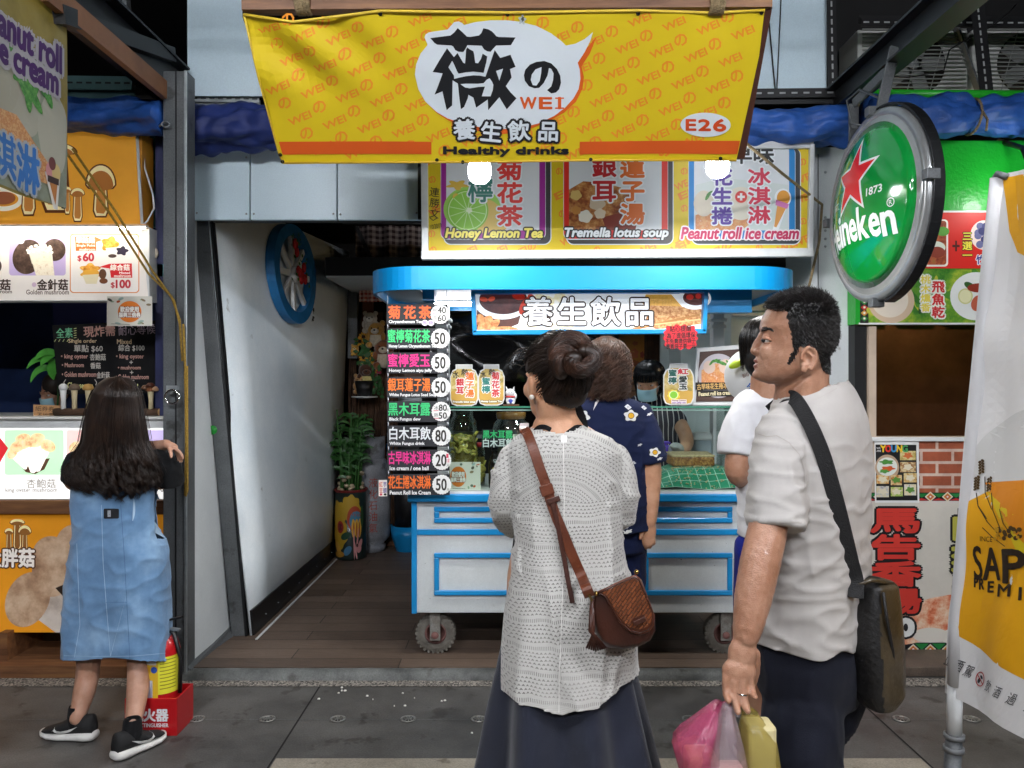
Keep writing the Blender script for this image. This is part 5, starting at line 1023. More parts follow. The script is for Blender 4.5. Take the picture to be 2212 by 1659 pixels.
mush(38,1130,12,62,17,9,4,tone='8a5a2a',cap='8a5a2a');mush(54,1150,8,44,15,16,5,tone='8a5a2a',cap='8a5a2a');mush(20,1150,8,44,10,9,5,tone='8a5a2a',cap='8a5a2a')
a.text('大胖菇',-32,1184,77,1226,'e4ddd6',8,em=True,bold=1.6,out=((3,'4a2a14'),));a.build('lower_picture',t)
mb=MB();mb.box(xx(0,4.0)-.0,xx(18,4.0),3.99,4.3,.06,zz(1366,4.0),M_wood);mb.build('leg',t);mb=MB();mb.box(xx(340,4.0),xx(362,4.0),3.99,4.3,.06,zz(1366,4.0),M_steeld);mb.build('leg',t)
t=thing('stall_floor_board','brown timber floor edge under the mushroom stall counter','floor board',(-2.4,3.93,0))
mb=MB();mb.box(xx(LX,4.0),xx(345,3.95),3.91,5.4,0,.06,M_wood);mb.build('boards',t)
mb=MB();mb.box(xx(LX,4.0),xx(345,3.95),4.3,4.36,.06,.2,M_kerb);mb.build('back_kerb',t)
t=thing('log_stand','bark covered half log on the mushroom counter','log',tuple(P(235,905,4.1)))
mb=MB();z_=zz(906,Yl)+.014+.02;Mbark=mat('bark','4a3526',rough=.8,var=.45,vs=25,bump=.8,bs=40,stretch=(.3,1,1))
mb.tube([V((xx(118,4.1),4.1,z_)),V((xx(344,4.1),4.1,z_))],.02,Mbark,14);mb.lathe((xx(344,4.1),4.1,z_),[(.019,0),(.019,.002),(.001,.002)],pm('c9a06a'),14,(1,0,0));mb.build('log',t)
Mstem=mat('pale stem','cdbf98',rough=.5,var=.15)
for px,lab,kind in((137,'white round headed mushroom figurine on the log stand',0),(161,'grey brown capped mushroom figurine beside the white headed one',1),(191,'tan capped mushroom figurine next to the long haired girl',2),(326,'cluster of dark brown caps on one pale stem, right end of the log',3)):
 c=V((xx(px,4.1),4.1,z_+.015));t=thing('mushroom_figurine',lab,'figurine',tuple(c),'mushroom figurines on the counter')
 mb=MB();mb.tube([c,c+V((0,0,.05)),c+V((-.001,0,.1))],[.013,.012,.016],Mstem if kind else M_white,10);mb.build('stem',t);mb=MB();q=c+V((-.001,0,.115))
 if kind==0:mb.ell(q,(.022,.02,.021),M_white)
 elif kind<3:mb.lathe(q+V((0,0,-.016)),[(.014,0),(.026,.004),(.027,.016),(.018,.032),(.001,.036)],mat('cap %d'%kind,('6b5a4a','b08a4a')[kind-1],rough=.5,var=.3,vs=30),16)
 else:
  for dx,dz,r,m in((-.028,.0,.02,'6b4a34'),(0,.012,.024,'4a2416'),(.026,-.008,.018,'b08a6a'),(.0,-.01,.022,'7a4a2c')):mb.lathe(q+V((dx,-.004,dz-.012)),[(r*.5,0),(r,.004),(r*.95,.012),(r*.5,.024),(.001,.026)],mat('cap'+m,m,rough=.4,var=.2),14)
 mb.build('cap',t)
t=thing('cardboard_note','brown cardboard note with handwriting on the mushroom counter','note',tuple(P(105,905,4.14)))
a=Art(plane(4.14));a.poly([(72,874),(132,876),(130,906),(72,905)],mat('cardboard','b98d62',rough=.8,var=.1,vs=20),0);a.text('紙券券',76,877,118,889,'3a2a1e',1,em=True,rot=3);a.text('不找零',80,891,116,904,'3a2a1e',1,em=True,rot=2);a.build('card',t)
t=thing('yellow_rope','twisted yellow rope running from the roof down to the grey column and hanging along it','rope',tuple(P(400,700,3.85)))
mb=MB();Yr=3.8
for d in(0,9):mb.tube([P(143+d*1.5,330-d,3.3),P(240+d,465-d,3.5),P(320+d,590-d*.6,3.7),P(370+d*.6,640+d,3.8),P(388,690+d,3.84),P(394,780,3.86)],.0055,M_yrope,7)
mb.tube([P(396,700,3.86),P(400,790,3.86),P(402,950,3.86),P(400,1070,3.86)],.006,M_yrope,7);mb.tube([P(404,790,3.86),P(405,1060,3.86),P(401,1072,3.86)],.006,M_yrope,7);mb.build('cord',t)
t=thing('guy_rope','pale rope from the banner corner to the white column and down past the canopy','rope',tuple(P(1776,440,4.2)))
mb=MB();mb.tube([P(1600,300,3.36),P(1690,375,3.8),P(1776,442,4.26),P(1770,520,4.24),P(1752,600,4.2),P(1742,640,4.2)],.007,M_rope,7);mb.build('cord',t)
# =============== STALL REAR LEFT: bamboo fence, toys, plant, cylinder ===============
t=thing('wall_shelf','dark shelf box with pale underside below the plaid curtain','shelf',(-1.2,6.2,2.27))
mb=MB();mb.box(-1.37,.6,5.7,6.75,2.275,2.41,M_steelb);mb.build('box',t);mb=MB();mb.box(-1.365,.6,5.705,6.75,2.262,2.274,M_wpanel);mb.build('underside',t);mb=MB();mb.add([(-1.3,5.72,2.42),(.6,5.72,2.42),(.6,5.9,2.5),(-1.0,5.9,2.47)],[(0,1,2,3)],M_film);mb.build('plastic_sheet',t)
def plaid(key,c1,c2,c3,s):
 m=mat(key,c1,rough=.9,var=0);n=m.node_tree;L=n.links.new;b=n.nodes['Principled BSDF'];mp=n.nodes['Mapping']
 w1=n.nodes.new('ShaderNodeTexWave');w2=n.nodes.new('ShaderNodeTexWave');w1.bands_direction='X';w2.bands_direction='Z'
 mx=n.nodes.new('ShaderNodeMix');mx.data_type='RGBA';cr=[]
 for w_ in(w1,w2):
  w_.inputs['Scale'].default_value=s;L(mp.outputs[0],w_.inputs['Vector']);c=n.nodes.new('ShaderNodeValToRGB');c.color_ramp.interpolation='CONSTANT';e=c.color_ramp.elements;e[0].color=lin(c1)+(1,);e[1].color=lin(c2)+(1,);e[1].position=.5;L(w_.outputs[0],c.inputs[0]);cr.append(c)
 mx.inputs[0].default_value=.5;L(cr[0].outputs[0],mx.inputs[6]);L(cr[1].outputs[0],mx.inputs[7]);L(mx.outputs[2],b.inputs['Base Color']);return m
t=thing('plaid_curtain','dark brown plaid curtain valance hanging above the wall shelf','curtain',tuple(P(830,500,6.2)))
mb=MB();mb.sheet(lambda u,v:V((xx(768,6.2)+1.5*u,6.2+.03*math.sin(u*60),2.42+.32*v)),120,6,plaid('dark plaid','2a1a1c','8a7d78','',7));mb.build('cloth',t);mb=MB();mb.bar((xx(768,6.2)-.1,6.18,2.76),(.5,6.18,2.76),.02,.02,M_steelb);mb.bar(P(770,490,6.1),P(800,555,6.1),.03,.03,M_steelb);mb.build('rail',t)
t=thing('red_plaid_cloth','short red checked cloth hanging under the shelf at the back','cloth',tuple(P(800,645,6.5)))
mb=MB();mb.sheet(lambda u,v:V((xx(776,6.5)+.28*u,6.5+.015*math.sin(u*30),zz(652,6.5)+.12*v)),40,4,plaid('red plaid','a03a30','d9b9ac','',9));mb.build('cloth',t)
t=thing('twig_fence','brown twig fence panel behind the plush toys','fence',tuple(P(800,1150,6.75)))
mb=MB();Mtw=mat('twigs','4a3323',rough=.8,var=.5,vs=14,bump=.4)
for k in range(46):
 x=xx(758,6.75)+.42*k/46+R.uniform(-.01,.01);pts=[V((x+.012*math.sin(i*1.1+k),6.75+R.uniform(-.015,.015),.25+1.85*i/7))for i in range(8)];mb.tube(pts,R.uniform(.006,.012),Mtw,5)
mb.build('twigs',t);mb=MB();mb.box(xx(784,6.7),xx(806,6.7)+.0,6.68,6.74,zz(735,6.7),zz(650,6.7),mat('red brown box','5a2f20',rough=.6));mb.box(xx(752,6.65),xx(757,6.65)+.06,6.64,6.72,1.7,2.3,M_steel);mb.build('wood_box',t)
def bear(px,py,s,cols,lab,Y=6.62,ears=1,hang=False):
 c=P(px,py,Y);t=thing('plush_toy',lab,'plush toy',tuple(c),'plush toys on the twig fence');A,B,Cc=[mat('plush '+q,q,rough=.95,var=.2,vs=50,sheen=.5)for q in cols]
 mb=MB();mb.ell(c+V((0,0,-s*1.1)),(s*.8,s*.7,s*.9),B,12,8);
 for d in(-1,1):mb.ell(c+V((d*s*.7,-s*.3,-s*1.75)),(s*.42,s*.5,s*.4),A,9,7);mb.ell(c+V((d*s*.85,-s*.2,-s*.85)),(s*.3,s*.35,s*.55),A,9,7)
 mb.build('body',t);mb=MB();mb.ell(c,(s,s*.85,s*.85),A,14,10);mb.ell(c+V((0,-s*.75,-s*.22)),(s*.45,s*.3,s*.33),Cc,10,7);mb.ell(c+V((0,-s*1.02,-s*.12)),(s*.13,s*.08,s*.1),M_black,7,5)
 for d in(-1,1):
  mb.ell(c+V((d*s*.38,-s*.78,s*.12)),(s*.09,s*.06,s*.09),M_black,6,5)
  if ears:mb.ell(c+V((d*s*.75,0,s*.72)),(s*.33,s*.2,s*.35),A,9,7)
 mb.build('head',t)
bear(800,688,.06,('b9aea0','b9aea0','d9d2c8'),'pale grey plush toy topmost beside the price boards');bear(812,712,.075,('b98a3f','cfc4b0','d8d2c6'),'tan and white plush toy below the grey one');bear(830,752,.085,('7a4524','bfae98','cbbca6'),'brown and cream plush dog toy half behind the top price board');bear(795,800,.08,('4a2a1a','cdbd7a','5a3624'),'dark brown plush bear with yellow scarf among the sunflowers');bear(779,822,.055,('b98c5a','c9a070','d9bd92'),'small tan plush bear at the foot of the dark brown bear');bear(767,752,.032,('cf9a3a','d9a94a','e9d3a0'),'tiny yellow plush hanging on a string')
bear(816,792,.03,('b02a4a','b02a4a','c84a68'),'small raspberry red doll hanging on the twigs')
Mpet=mat('sunflower petal','d99a1c',rough=.6,var=.25,vs=30);Msd=mat('sunflower heart','3a2416',rough=.9)
t=thing('sunflower_garland','artificial sunflowers and green leaves wound over the twig fence','garland',tuple(P(795,760,6.6)))
for px,py in((778,737),(785,728),(797,768),(786,772),(801,790),(792,785),(812,778),(800,830),(780,845),(805,800)):
 mb=MB();c=P(px,py,6.6)
 for q in range(10):q*=.6283;d=V((math.cos(q),-.25,math.sin(q)));s_=V((-math.sin(q),0,math.cos(q)));mb.add([c+d*.012,c+d*.03+s_*.009,c+d*.045,c+d*.03-s_*.009],[(0,1,2,3)],Mpet)
 mb.lathe(c,[(.017,0),(.014,.01),(.001,.013)],Msd,12,(0,-1,0));mb.build('sunflower',t)
mb=MB()
for k in range(130):
 i=R.random();c=P(780+34*i+R.gauss(0,7),735+110*i+R.gauss(0,12),6.6+R.uniform(-.04,.04));q=R.uniform(0,6.28);d=V((math.cos(q),R.uniform(-.5,.2),math.sin(q)))*.05;s_=V((-math.sin(q),-.3,math.cos(q)))*.017;mb.add([c,c+d*.5+s_,c+d,c+d*.5-s_],[(0,1,2,3)],Mleaf)
mb.build('leaves',t)
t=thing('painted_pot','tall dark cylindrical pot painted with big yellow and pink flowers','plant pot',(xx(758,6.4),6.45,.05))
c=V((xx(758,6.42),6.42,.05));r=.128;hp=.55;mb=MB();mb.lathe(c,[(.001,0),(r*.96,0),(r,.02),(r*1.0,hp),(r*.9,hp),(r*.88,hp-.06),(.001,hp-.06)],mat('dark pot glaze','1d2b28',rough=.35,coat=.3,var=.2),36);mb.build('pot',t)
mb=MB();mb.lathe(c+V((0,0,hp)),[(r*1.0,-.004),(r*1.1,.012),(r*1.08,.02),(r*.9,.004)],mat('pot rim red','6a1f1c',rough=.4),36,cap=False);mb.build('rim',t)
def pmp(u,v,h):q=-math.pi/2+u*1.25;return c+V((math.cos(q)*(r+.001+h),math.sin(q)*(r+.001+h),v))
a=Art(pmp,split=.14,step=.0008,rough=.4)
a.ell(-.55,.36,.48,.12,'b3902c',1,wob=.09,k=7);a.ell(.15,.42,.5,.11,'b3902c',1.3,wob=.09,k=8);a.ell(-.5,.22,.5,.13,'b08c28',1.6,wob=.07,k=7);a.ell(.35,.34,.38,.10,'a8452a',2);a.ell(.42,.32,.33,.08,'4a7f9a',2.2);a.ell(-.4,.27,.2,.05,'8f2a22',2.4);a.ell(-.4,.27,.13,.03,'5a1f2a',2.6)
for q in(-.16,0,.16):a.ell(.45+q,.26,.1,.075,'d9a43a',3+q,rot=math.degrees(q)*1.3);a.ell(.45+q*.9,.25,.03,.06,'9a3a24',3.5)
for k in range(5):q=k*1.2566+.3;a.ell(.48+.17*math.cos(q),.12+.035*math.sin(q),.13,.032,'c98a8a',4+k*.05,rot=math.degrees(q)*.6)
a.ell(.48,.12,.05,.014,'4a2a24',5);a.ell(-.1,.2,.25,.03,'24452f',2.8,rot=3);a.ell(.0,.08,.2,.035,'3f6f8f',3,rot=5);a.ell(-.55,.1,.2,.04,'b88a3a',3,rot=-8);a.ell(-.45,.05,.28,.025,'a8782c',3.2);a.ell(.75,.35,.1,.09,'2f4a30',3.3)
a.build('flower_painting',t)
t=thing('lucky_bamboo','dense bundle of green lucky bamboo stalks in the painted pot','plant',(c.x,c.y,.55));Mbam=mat('bamboo stalk','3f6a34',rough=.4,var=.35,vs=20);Mbl_=mat('bamboo leaf','33602c',rough=.4,var=.45,vs=15)
ms,ml=MB(),MB()
for k in range(26):
 q=R.uniform(0,6.28);rr_=.085*math.sqrt(R.random());b0=c+V((math.cos(q)*rr_,math.sin(q)*rr_,.5));h=R.uniform(.35,.75);lean=V((math.cos(q),math.sin(q),0))*rr_*.5;tip=b0+lean+V((0,0,h));ms.tube([b0,b0+lean*.3+V((0,0,h*.5)),tip],[.009,.008,.006],Mbam,7)
 for j in range(8):
  f_=R.uniform(.4,1);p=b0+lean*f_+V((0,0,h*f_));qq=R.uniform(0,6.28);l_=R.uniform(.06,.14);d=V((math.cos(qq),math.sin(qq),0));leaf(ml,bez(p,p+d*l_*.5+V((0,0,l_*.45)),p+d*l_+V((0,0,l_*R.uniform(-.1,.5))),4),.011,Mbl_)
ms.build('stalks',t);ml.build('leaves',t)
t=thing('pot_pebbles','pale wrapped bundle and pebbles around the bamboo stems','pebbles',(c.x,c.y,.56));mb=MB()
for k in range(30):q=R.uniform(0,6.28);mb.ell(c+V((math.cos(q)*.09,math.sin(q)*.09,R.uniform(.52,.7))),(.022,.022,.016),mat('pebbles','a39378',rough=.6,var=.4,vs=20),8,6)
tag(mb.build('pebbles',t),kind='stuff')
t=thing('gas_cylinder','tall grey gas cylinder with faded red lettering behind the flower pot','gas cylinder',(xx(800,6.66),6.68,.05));g=V((xx(801,6.66),6.7,.05));Mg_=stainmat('cylinder grey','9a9ba0','7f8085',rough=.5,patches=4)
mb=MB();mb.lathe(g,[(.001,0),(.12,0),(.12,.05),(.1,.06),(.155,.12),(.16,.16),(.16,.68),(.15,.75),(.1,.80),(.001,.81)],Mg_,32);mb.build('tank',t);mb=MB();mb.lathe(g,[(.11,.79),(.115,.98),(.1,.98),(.095,.79)],Mg_,28,cap=False);mb.tube([g+V((0,0,.8)),g+V((0,0,.92))],.03,M_steel,10);mb.build('collar',t)
a=Art(lambda u,v,h:g+V((math.sin(u)*(.161+h),-math.cos(u)*(.161+h),v)),split=.1);
for k,ch in enumerate('液化石油氣'):a.text(ch,.02,.64-.095*k,.50,.64-.095*k-.085,'a3453a',1,em=True)
a.build('lettering',t)
t=thing('wooden_crate','upright brown plywood box standing next to the gas cylinder','crate',(xx(838,6.9),6.9,.05));mb=MB();mb.box(xx(815,6.85),xx(852,6.85),6.85,7.15,.05,zz(1085,6.85),M_wood);mb.build('box',t,bevel=.004)
mb=MB();mb.box(xx(842,6.848),xx(845,6.848),6.842,6.85,.2,.26,M_black);mb.build('hand_slot',t)
t=thing('water_bin','black bucket with a blue rim beside the wooden crate','bucket',(xx(875,6.6),6.7,.05));g=V((xx(878,6.6),6.7,.05));mb=MB();mb.lathe(g,[(.001,.1),(.11,.1),(.13,.75),(.12,.75)],M_black,24);mb.build('bucket',t);mb=MB();mb.lathe(g,[(.10,0),(.14,.12),(.15,.22),(.13,.2),(.09,.08)],M_cblue,24,cap=False);mb.build('blue_base',t);mb=MB();mb.lathe(g,[(.13,.72),(.15,.74),(.15,.8),(.13,.8)],M_cblue,24,cap=False);mb.build('blue_rim',t)
t=thing('black_planter','black plastic plant pot with white saucer hung on the twig fence','plant pot',tuple(P(775,925,6.55)));g=P(779,920,6.55);mb=MB();mb.lathe(g+V((0,0,-.07)),[(.001,0),(.06,0),(.085,.13),(.075,.13)],M_black,20);mb.build('pot',t);mb=MB();mb.lathe(g+V((0,0,-.09)),[(.001,0),(.11,.01),(.11,.02),(.001,.02)],M_white,20);mb.build('saucer',t)
t2=dup(t,(.03,.02,.32),label='black plastic plant pot hung higher, beside the sunflowers');t['group']=t2['group']='hanging black plant pots'
t=thing('stacked_boxes','dark stacked kitchen boxes with a blue container behind the price boards','boxes',tuple(P(860,1000,6.8)));mb=MB();Mbr=pm('6a4a34');
for k,(x0,x1,y0,y1,m)in enumerate(((830,850,960,985,M_cblue),(850,905,955,1010,M_black),(835,900,935,955,M_galv),(830,910,890,905,Mbr),(850,910,850,870,M_galv),(840,912,800,815,Mbr))):mb.box(xx(x0,6.9),xx(x1,6.9),6.9+.01*k,7.2,zz(y1,6.9),zz(y0,6.9),m)
mb.box(xx(822,6.9),xx(912,6.9),6.95,7.25,.05,zz(1010,6.9),M_dark);mb.build('boxes',t)
t=thing('plastic_drape','shiny black plastic sheet draped across the back of the stall','sheet',tuple(P(1060,800,6.6)));mb=MB();mb.sheet(lambda u,v:V((-.7+1.6*u,6.6+.05*noise.noise((u*6,v*3,1))+.03*math.sin(u*14+v*5),1.62+.6*v-.12*math.sin(u*math.pi)*(1-v))),60,20,mat('black film','17171b',rough=.18,coat=.3,bump=.4,bs=14));mb.build('film',t)
t=thing('cartoon_poster','orange poster with cheerful festive pictures on the back wall','poster',tuple(P(1335,870,6.8)));a=Art(plane(6.8));a.rect(1272,700,1398,820,'c9822c',0)
for k in range(22):a.ell(1276+R.random()*118,704+R.random()*112,R.uniform(4,13),R.uniform(3,9),R.choice(['a8452c','d9a23c','e0b85a','b5602c','7a8a8a','c9683a']),1+k*.05,wob=.15)
a.rect(1340,822,1396,890,'b98a62',0);
for k in range(12):a.rect(1346+(k%3)*16,828+(k//3)*15,1358+(k%3)*16,831+(k//3)*15,'7a5a40',1)
a.build('sheet',t)
t=thing('bamboo_screen','brown bamboo blind with hanging tools behind the masked vendor at the cart','blind',tuple(P(1430,800,6.5)));mb=MB()
for k in range(18):x=xx(1392,6.5)+.016*k;mb.tube([V((x,6.5,1.1)),V((x+R.uniform(-.01,.01),6.5,2.1))],R.uniform(.005,.009),Mtw,5)
mb.box(xx(1396,6.6),xx(1460,6.6),6.6,6.64,1.0,2.2,mat('brown backing','4a3a30',rough=.8));mb.build('slats',t)
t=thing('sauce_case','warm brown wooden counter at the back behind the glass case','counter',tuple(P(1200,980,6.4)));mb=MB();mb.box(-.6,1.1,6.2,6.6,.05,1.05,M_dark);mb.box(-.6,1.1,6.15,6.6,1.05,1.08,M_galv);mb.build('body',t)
# =============== RIGHT STALL ===============
Yr=4.2;t=thing('food_stall','stall with green signboard, dark window and brick printed front','stall',tuple(P(2000,1420,Yr)))
Mgrn=mat('green sign vinyl','17a52c',rough=.35,var=.1,vs=3,bump=.35,bs=45,coat=.15)
RX=2560;mb=MB();mb.box(xx(1848,Yr),xx(RX,Yr),Yr,Yr+.1,zz(700,Yr),zz(304,Yr),Mgrn);mb.build('green_signboard',t)
mb=MB();mb.box(xx(1850,Yr),xx(1875,Yr),Yr+.02,Yr+.12,.05,zz(702,Yr),M_steelb);mb.build('corner_post',t)
mb=MB();mb.box(xx(1877,Yr),xx(1893,Yr),Yr+.0,Yr+.06,.4,zz(705,Yr),mat('beige strip','b9a795',rough=.5));mb.build('window_frame',t)
mb=MB();mb.add([(xx(1893,Yr),Yr+.03,zz(946,Yr)),(xx(RX,Yr),Yr+.03,zz(946,Yr)),(xx(RX,Yr),Yr+.03,zz(700,Yr)),(xx(1893,Yr),Yr+.03,zz(700,Yr))],[(0,1,2,3)],panemat('smoky window','cdbfb4',.07));mb.build('window',t)
mb=MB();mb.box(xx(1860,4.9),xx(RX,4.9),5.3,5.35,.05,2.6,mat('brown inside','6a4c3a',rough=.6,var=.4,vs=3));mb.box(xx(1900,4.6),xx(RX,4.6),4.5,5.2,.95,1.05,mat('dim shelf','7a6458',rough=.4));mb.build('interior',t)
mb=MB()
for k in range(9):x=2.05+.13*k;mb.box(x-.05,x+.05,4.55,4.65,1.05,1.10+.05*R.random(),pm(R.choice(['b9506a','c9c4bc','8a5a3a','b08a5a','6a6a70'])))
for k in range(5):x=2.0+.3*k;mb.box(x,x+.22,5.24,5.29,1.9,2.1,pm(R.choice(['b5653a','9a8a70','7a3a30','a39a8a'])))
mb.build('trays_and_notes',t)
mb=MB();mb.box(xx(1880,Yr),xx(RX,Yr),Yr-.02,Yr+.1,zz(953,Yr),zz(944,Yr),M_white);mb.build('sill',t,bevel=.003)
Mbrick=brickmat('printed brick',('a5573a','8f4a33'),.17,.066,'c9b0a0',rot=True,ms=.008,rough=.6,bump=.2)
mb=MB();mb.box(xx(1893,Yr),xx(RX,Yr),Yr,Yr+.08,zz(1066,Yr),zz(953,Yr),Mbrick);mb.build('brick_panel',t)
mb=MB();mb.box(xx(1893,Yr),xx(1984,Yr),Yr-.006,Yr-.001,zz(1066,Yr),zz(953,Yr),M_white);mb.build('white_board',t)
mb=MB();mb.box(xx(1860,Yr),xx(RX,Yr),Yr-.01,Yr+.3,.05,zz(1416,Yr)+.0,mat('brown base','3f3029',rough=.6));mb.build('base',t)
mb=MB();mb.box(xx(1862,Yr),xx(RX,Yr),Yr-.001,Yr+.08,zz(1418,Yr),zz(1064,Yr),M_dark);mb.build('lower_front',t)
t=thing('red_menu_sign','red menu panel with grilled sausage photo and yellow letters under the green board','sign',tuple(P(2050,580,Yr)))
a=Art(plane(Yr-.004),em=.12);a.rect(1985,458,RX,580,'d3261e',0);a.rect(1850,455,RX,459,'d9dbd8',1)
a.rrect(1996,474,2048,576,8,'f0e9e0',1);mt_=food('sausage print',['4a1a12','8a3a24','b5603a','6a8a3a'],30,em=.1);a.rrect(1998,477,2044,572,6,mt_,2);a.ell(2036,500,14,10,'5a9a3a',3);a.ell(2020,535,22,14,'d9dfd0',3);a.ell(2024,545,17,12,'8a3a2a',4)
a.rect(2057,529,2073,534,'4a1410',2);a.rect(2063,520,2067,543,'4a1410',2);a.vtext('三選一',2078,500,2100,562,'ead94a',3,bold=.6,out=((1.5,'241a10'),))
for k in range(16):a.ell(2128+R.uniform(-18,24),508+R.uniform(-20,22),8,8,R.choice(['4a4a7a','3a3a6a','6a6a94']),3+k*.02);
a.ell(2126,508,30,32,'f0d8d0',2);a.text('竹筒飯',2108,551,2160,572,'2a2f8a',4,em=True,bold=.7,out=((1.5,'e9e9ea'),));a.build('print',t)
t=thing('leaf_menu_sign','leafy green menu panel with white plates below the red menu panel','sign',tuple(P(2000,698,Yr)))
lf=food('leaf print',['1d4a18','3a7a24','6a9a2c','a8b83a','c9cf5a'],9,em=.1);a=Art(plane(Yr-.004),em=.1);a.rect(1858,582,RX,699,lf,0);a.rect(1855,697,RX,701,'d9dbd8',1);a.rect(1858,640,1876,698,'1a1a18',1)
for k in range(5):a.poly([(1859,640+k*12),(1867,634+k*12),(1875,640+k*12),(1867,647+k*12)],['c9923a','2a7a3a','b8302a'][k%3],2);a.ell(1867,640+k*12,2.5,2.5,'e9e3d2',3)
for k in range(18):x,y=R.uniform(1880,2200),R.uniform(585,695);a.ell(x,y,R.uniform(14,26),R.uniform(5,9),R.choice(['2f6a20','4a8a2a','8aa832','1f4a1a','b5b83a']),.4+k*.02,rot=R.uniform(20,160))
a.ell(1925,650,50,48,'cdb59a',2);a.ell(1922,648,40,38,'ddd2c2',2.3);a.ell(1931,640,14,13,'c9dba0',3);a.ell(1931,640,11,10,'8fb860',3.3)
a.ell(2108,640,56,52,'dfe2df',2);a.ell(2085,640,16,17,'c9c98a',3);a.ell(2085,640,13,14,'dedcb0',3.2);a.ell(2115,622,26,10,'8a2f1c',3);a.ell(2112,655,14,18,'b5583f',3,rot=25);a.ell(2128,655,12,16,'c9705a',3.2,rot=-20);a.ell(2095,618,14,7,'2f5a24',3.4,rot=30)
a.vtext('桃木燻香',1988,594,2010,674,'e3d24a',4,bold=.6,out=((1.6,'1d1c14'),(3.2,'e9ebe0')));a.vtext('飛魚乾',2012,606,2040,688,'d02a2c',4,bold=1,out=((1.6,'1d1c14'),(3.4,'e9ebe0')));a.build('print',t)
t=thing('food_poster','white edged black poster of colourful dishes beside the brick panel','poster',tuple(P(1937,1086,Yr)))
a=Art(plane(Yr-.012));g=[(1889,953),(1984,955),(1986,1086),(1890,1086)];a.poly(g,'dfe0de',0);a.poly([(1891,960),(1979,961),(1982,1081),(1893,1081)],'17181a',1)
for s_,x,c in(('Y',1902,'e0b92c'),('O',1913,'d2382c'),('U',1925,'3a8ac0'),('N',1937,'e0b92c'),('G',1949,'4a9a5a')):a.text(s_,x,962,x+11,976,c,2,bold=1)
a.text('WE',1893,966,1902,970,'e9e9e9',2,res=2);a.text('ARE',1893,972,1903,976,'e9e9e9',2,res=2)
a.ell(1916,1010,26,28,'b59a80',2);a.ell(1916,1008,22,20,'d5d9d2',2.4)
for x,y,rx,ry,c in((1915,998,14,5,'4a8a3a'),(1918,1012,14,5,'c9582c'),(1910,1018,10,4,'4f8f3f')):a.ell(x,y,rx,ry,c,3,wob=.2)
for x0,y0,x1,y1,c in((1944,974,1978,994,'b9a55a'),(1944,998,1978,1020,'a0744a'),(1893,1026,1920,1045,'c9893a'),(1924,1026,1948,1048,'b5732c'),(1952,1022,1980,1042,'c9a05a'),(1893,1050,1920,1074,'c4c6c8'),(1924,1052,1950,1072,'8ab83a'),(1953,1046,1979,1070,'d9d9d6')):a.rect(x0,y0,x1,y1,food('dish '+c,[c,'d9c99a',c,'6a4a2c'],60),2);a.ell((x0+x1)/2,(y0+y1)/2,9,6,R.choice(['d9d0b8','c96a3a','5a8a3a']),3,wob=.2)
a.build('sheet',t)
t=thing('sausage_banner','cream vinyl banner with big red and lime Chinese letters under the brick panel','banner',tuple(P(2000,1415,Yr)))
a=Art(plane(Yr-.01));a.rect(1868,1082,RX,1388,mat('cream vinyl','cfcabf',rough=.5,var=.06,vs=4),0)
def patt(y0,y1):
 a.rect(1862,y0,RX,y1,'17171a',.5);m_=(y0+y1)/2;h=(y1-y0)/2
 for k in range(18):
  x=1880+37*k;a.poly([(x-15,y0+2),(x+15,y0+2),(x,m_+2)],'1f7a3a',1);a.poly([(x-15,y1-1),(x+15,y1-1),(x,m_+3)],'b82a2c',1);X=x+18.5
  for q,cc in((11,'d9d3bf'),(8,'c98a2c'),(5,'b83a3a'),(2.6,'e3dfd0')):a.poly([(X-q*1.1,m_),(X,m_-q),(X+q*1.1,m_),(X,m_+q)],cc,2+.1*(11-q))
patt(1064,1082);patt(1388,1416)
shr=food('prawn print',['a8452c','d97a55','e9c0a0','f0e3d2'],14);a.ell(1995,1340,90,40,shr,1,rot=-25);a.ell(2060,1330,60,46,shr,1.2);a.ell(2010,1372,40,16,'dcd7cc',1.5);a.ell(2080,1375,50,20,'e0dcd2',1.4)
for i,ch in enumerate('馬告香腸'):a.text(ch,1876,1096+58*i,1992,1152+58*i,'c93a30',4,em=True,bold=2.6,out=((5,'17171a'),))
for i,ch in enumerate('鹹豬肉'):a.text(ch,2052,1098+78*i,2160,1170+78*i,'b3b04a',4,em=True,bold=2.6,out=((5,'17171a'),))
a.text('5',1880,1330,1925,1376,'dfe0de',4,bold=4,out=((5,'17171a'),));a.text('0',1940,1338,1972,1372,'dfe0de',4,bold=4,out=((5,'17171a'),));a.text('100',2062,1338,2170,1376,'dfe0de',4,bold=4,out=((5,'17171a'),))
a.build('vinyl',t)
t=thing('wood_step','worn grey brown timber step below the cream sausage banner','step',(2.4,3.98,.02));mb=MB();mb.box(1.87,4.5,3.93,4.3,0,.05,stainmat('worn timber','6a5c50','4a4039',patches=4));mb.build('board',t,bevel=.006)
t=thing('spot_lamp','small lit lamp on an arm over the green signboard','lamp',tuple(P(2230,400,3.9)))
c=P(2225,392,3.95);mb=MB();mb.lathe(c,[(.001,0),(.03,.004),(.045,.03),(.03,.06)],mat('lit spot','f8fff8',em=45,var=0),16,(-.3,.5,-.8));mb.build('bulb',t);mb=MB();mb.tube([c+V((.01,0,.05)),c+V((.03,.1,.2)),c+V((.03,.3,.3))],.015,M_black,8);mb.build('arm',t)
Mred=mat('extinguisher red','b3171d',rough=.3,coat=.3,var=.1)
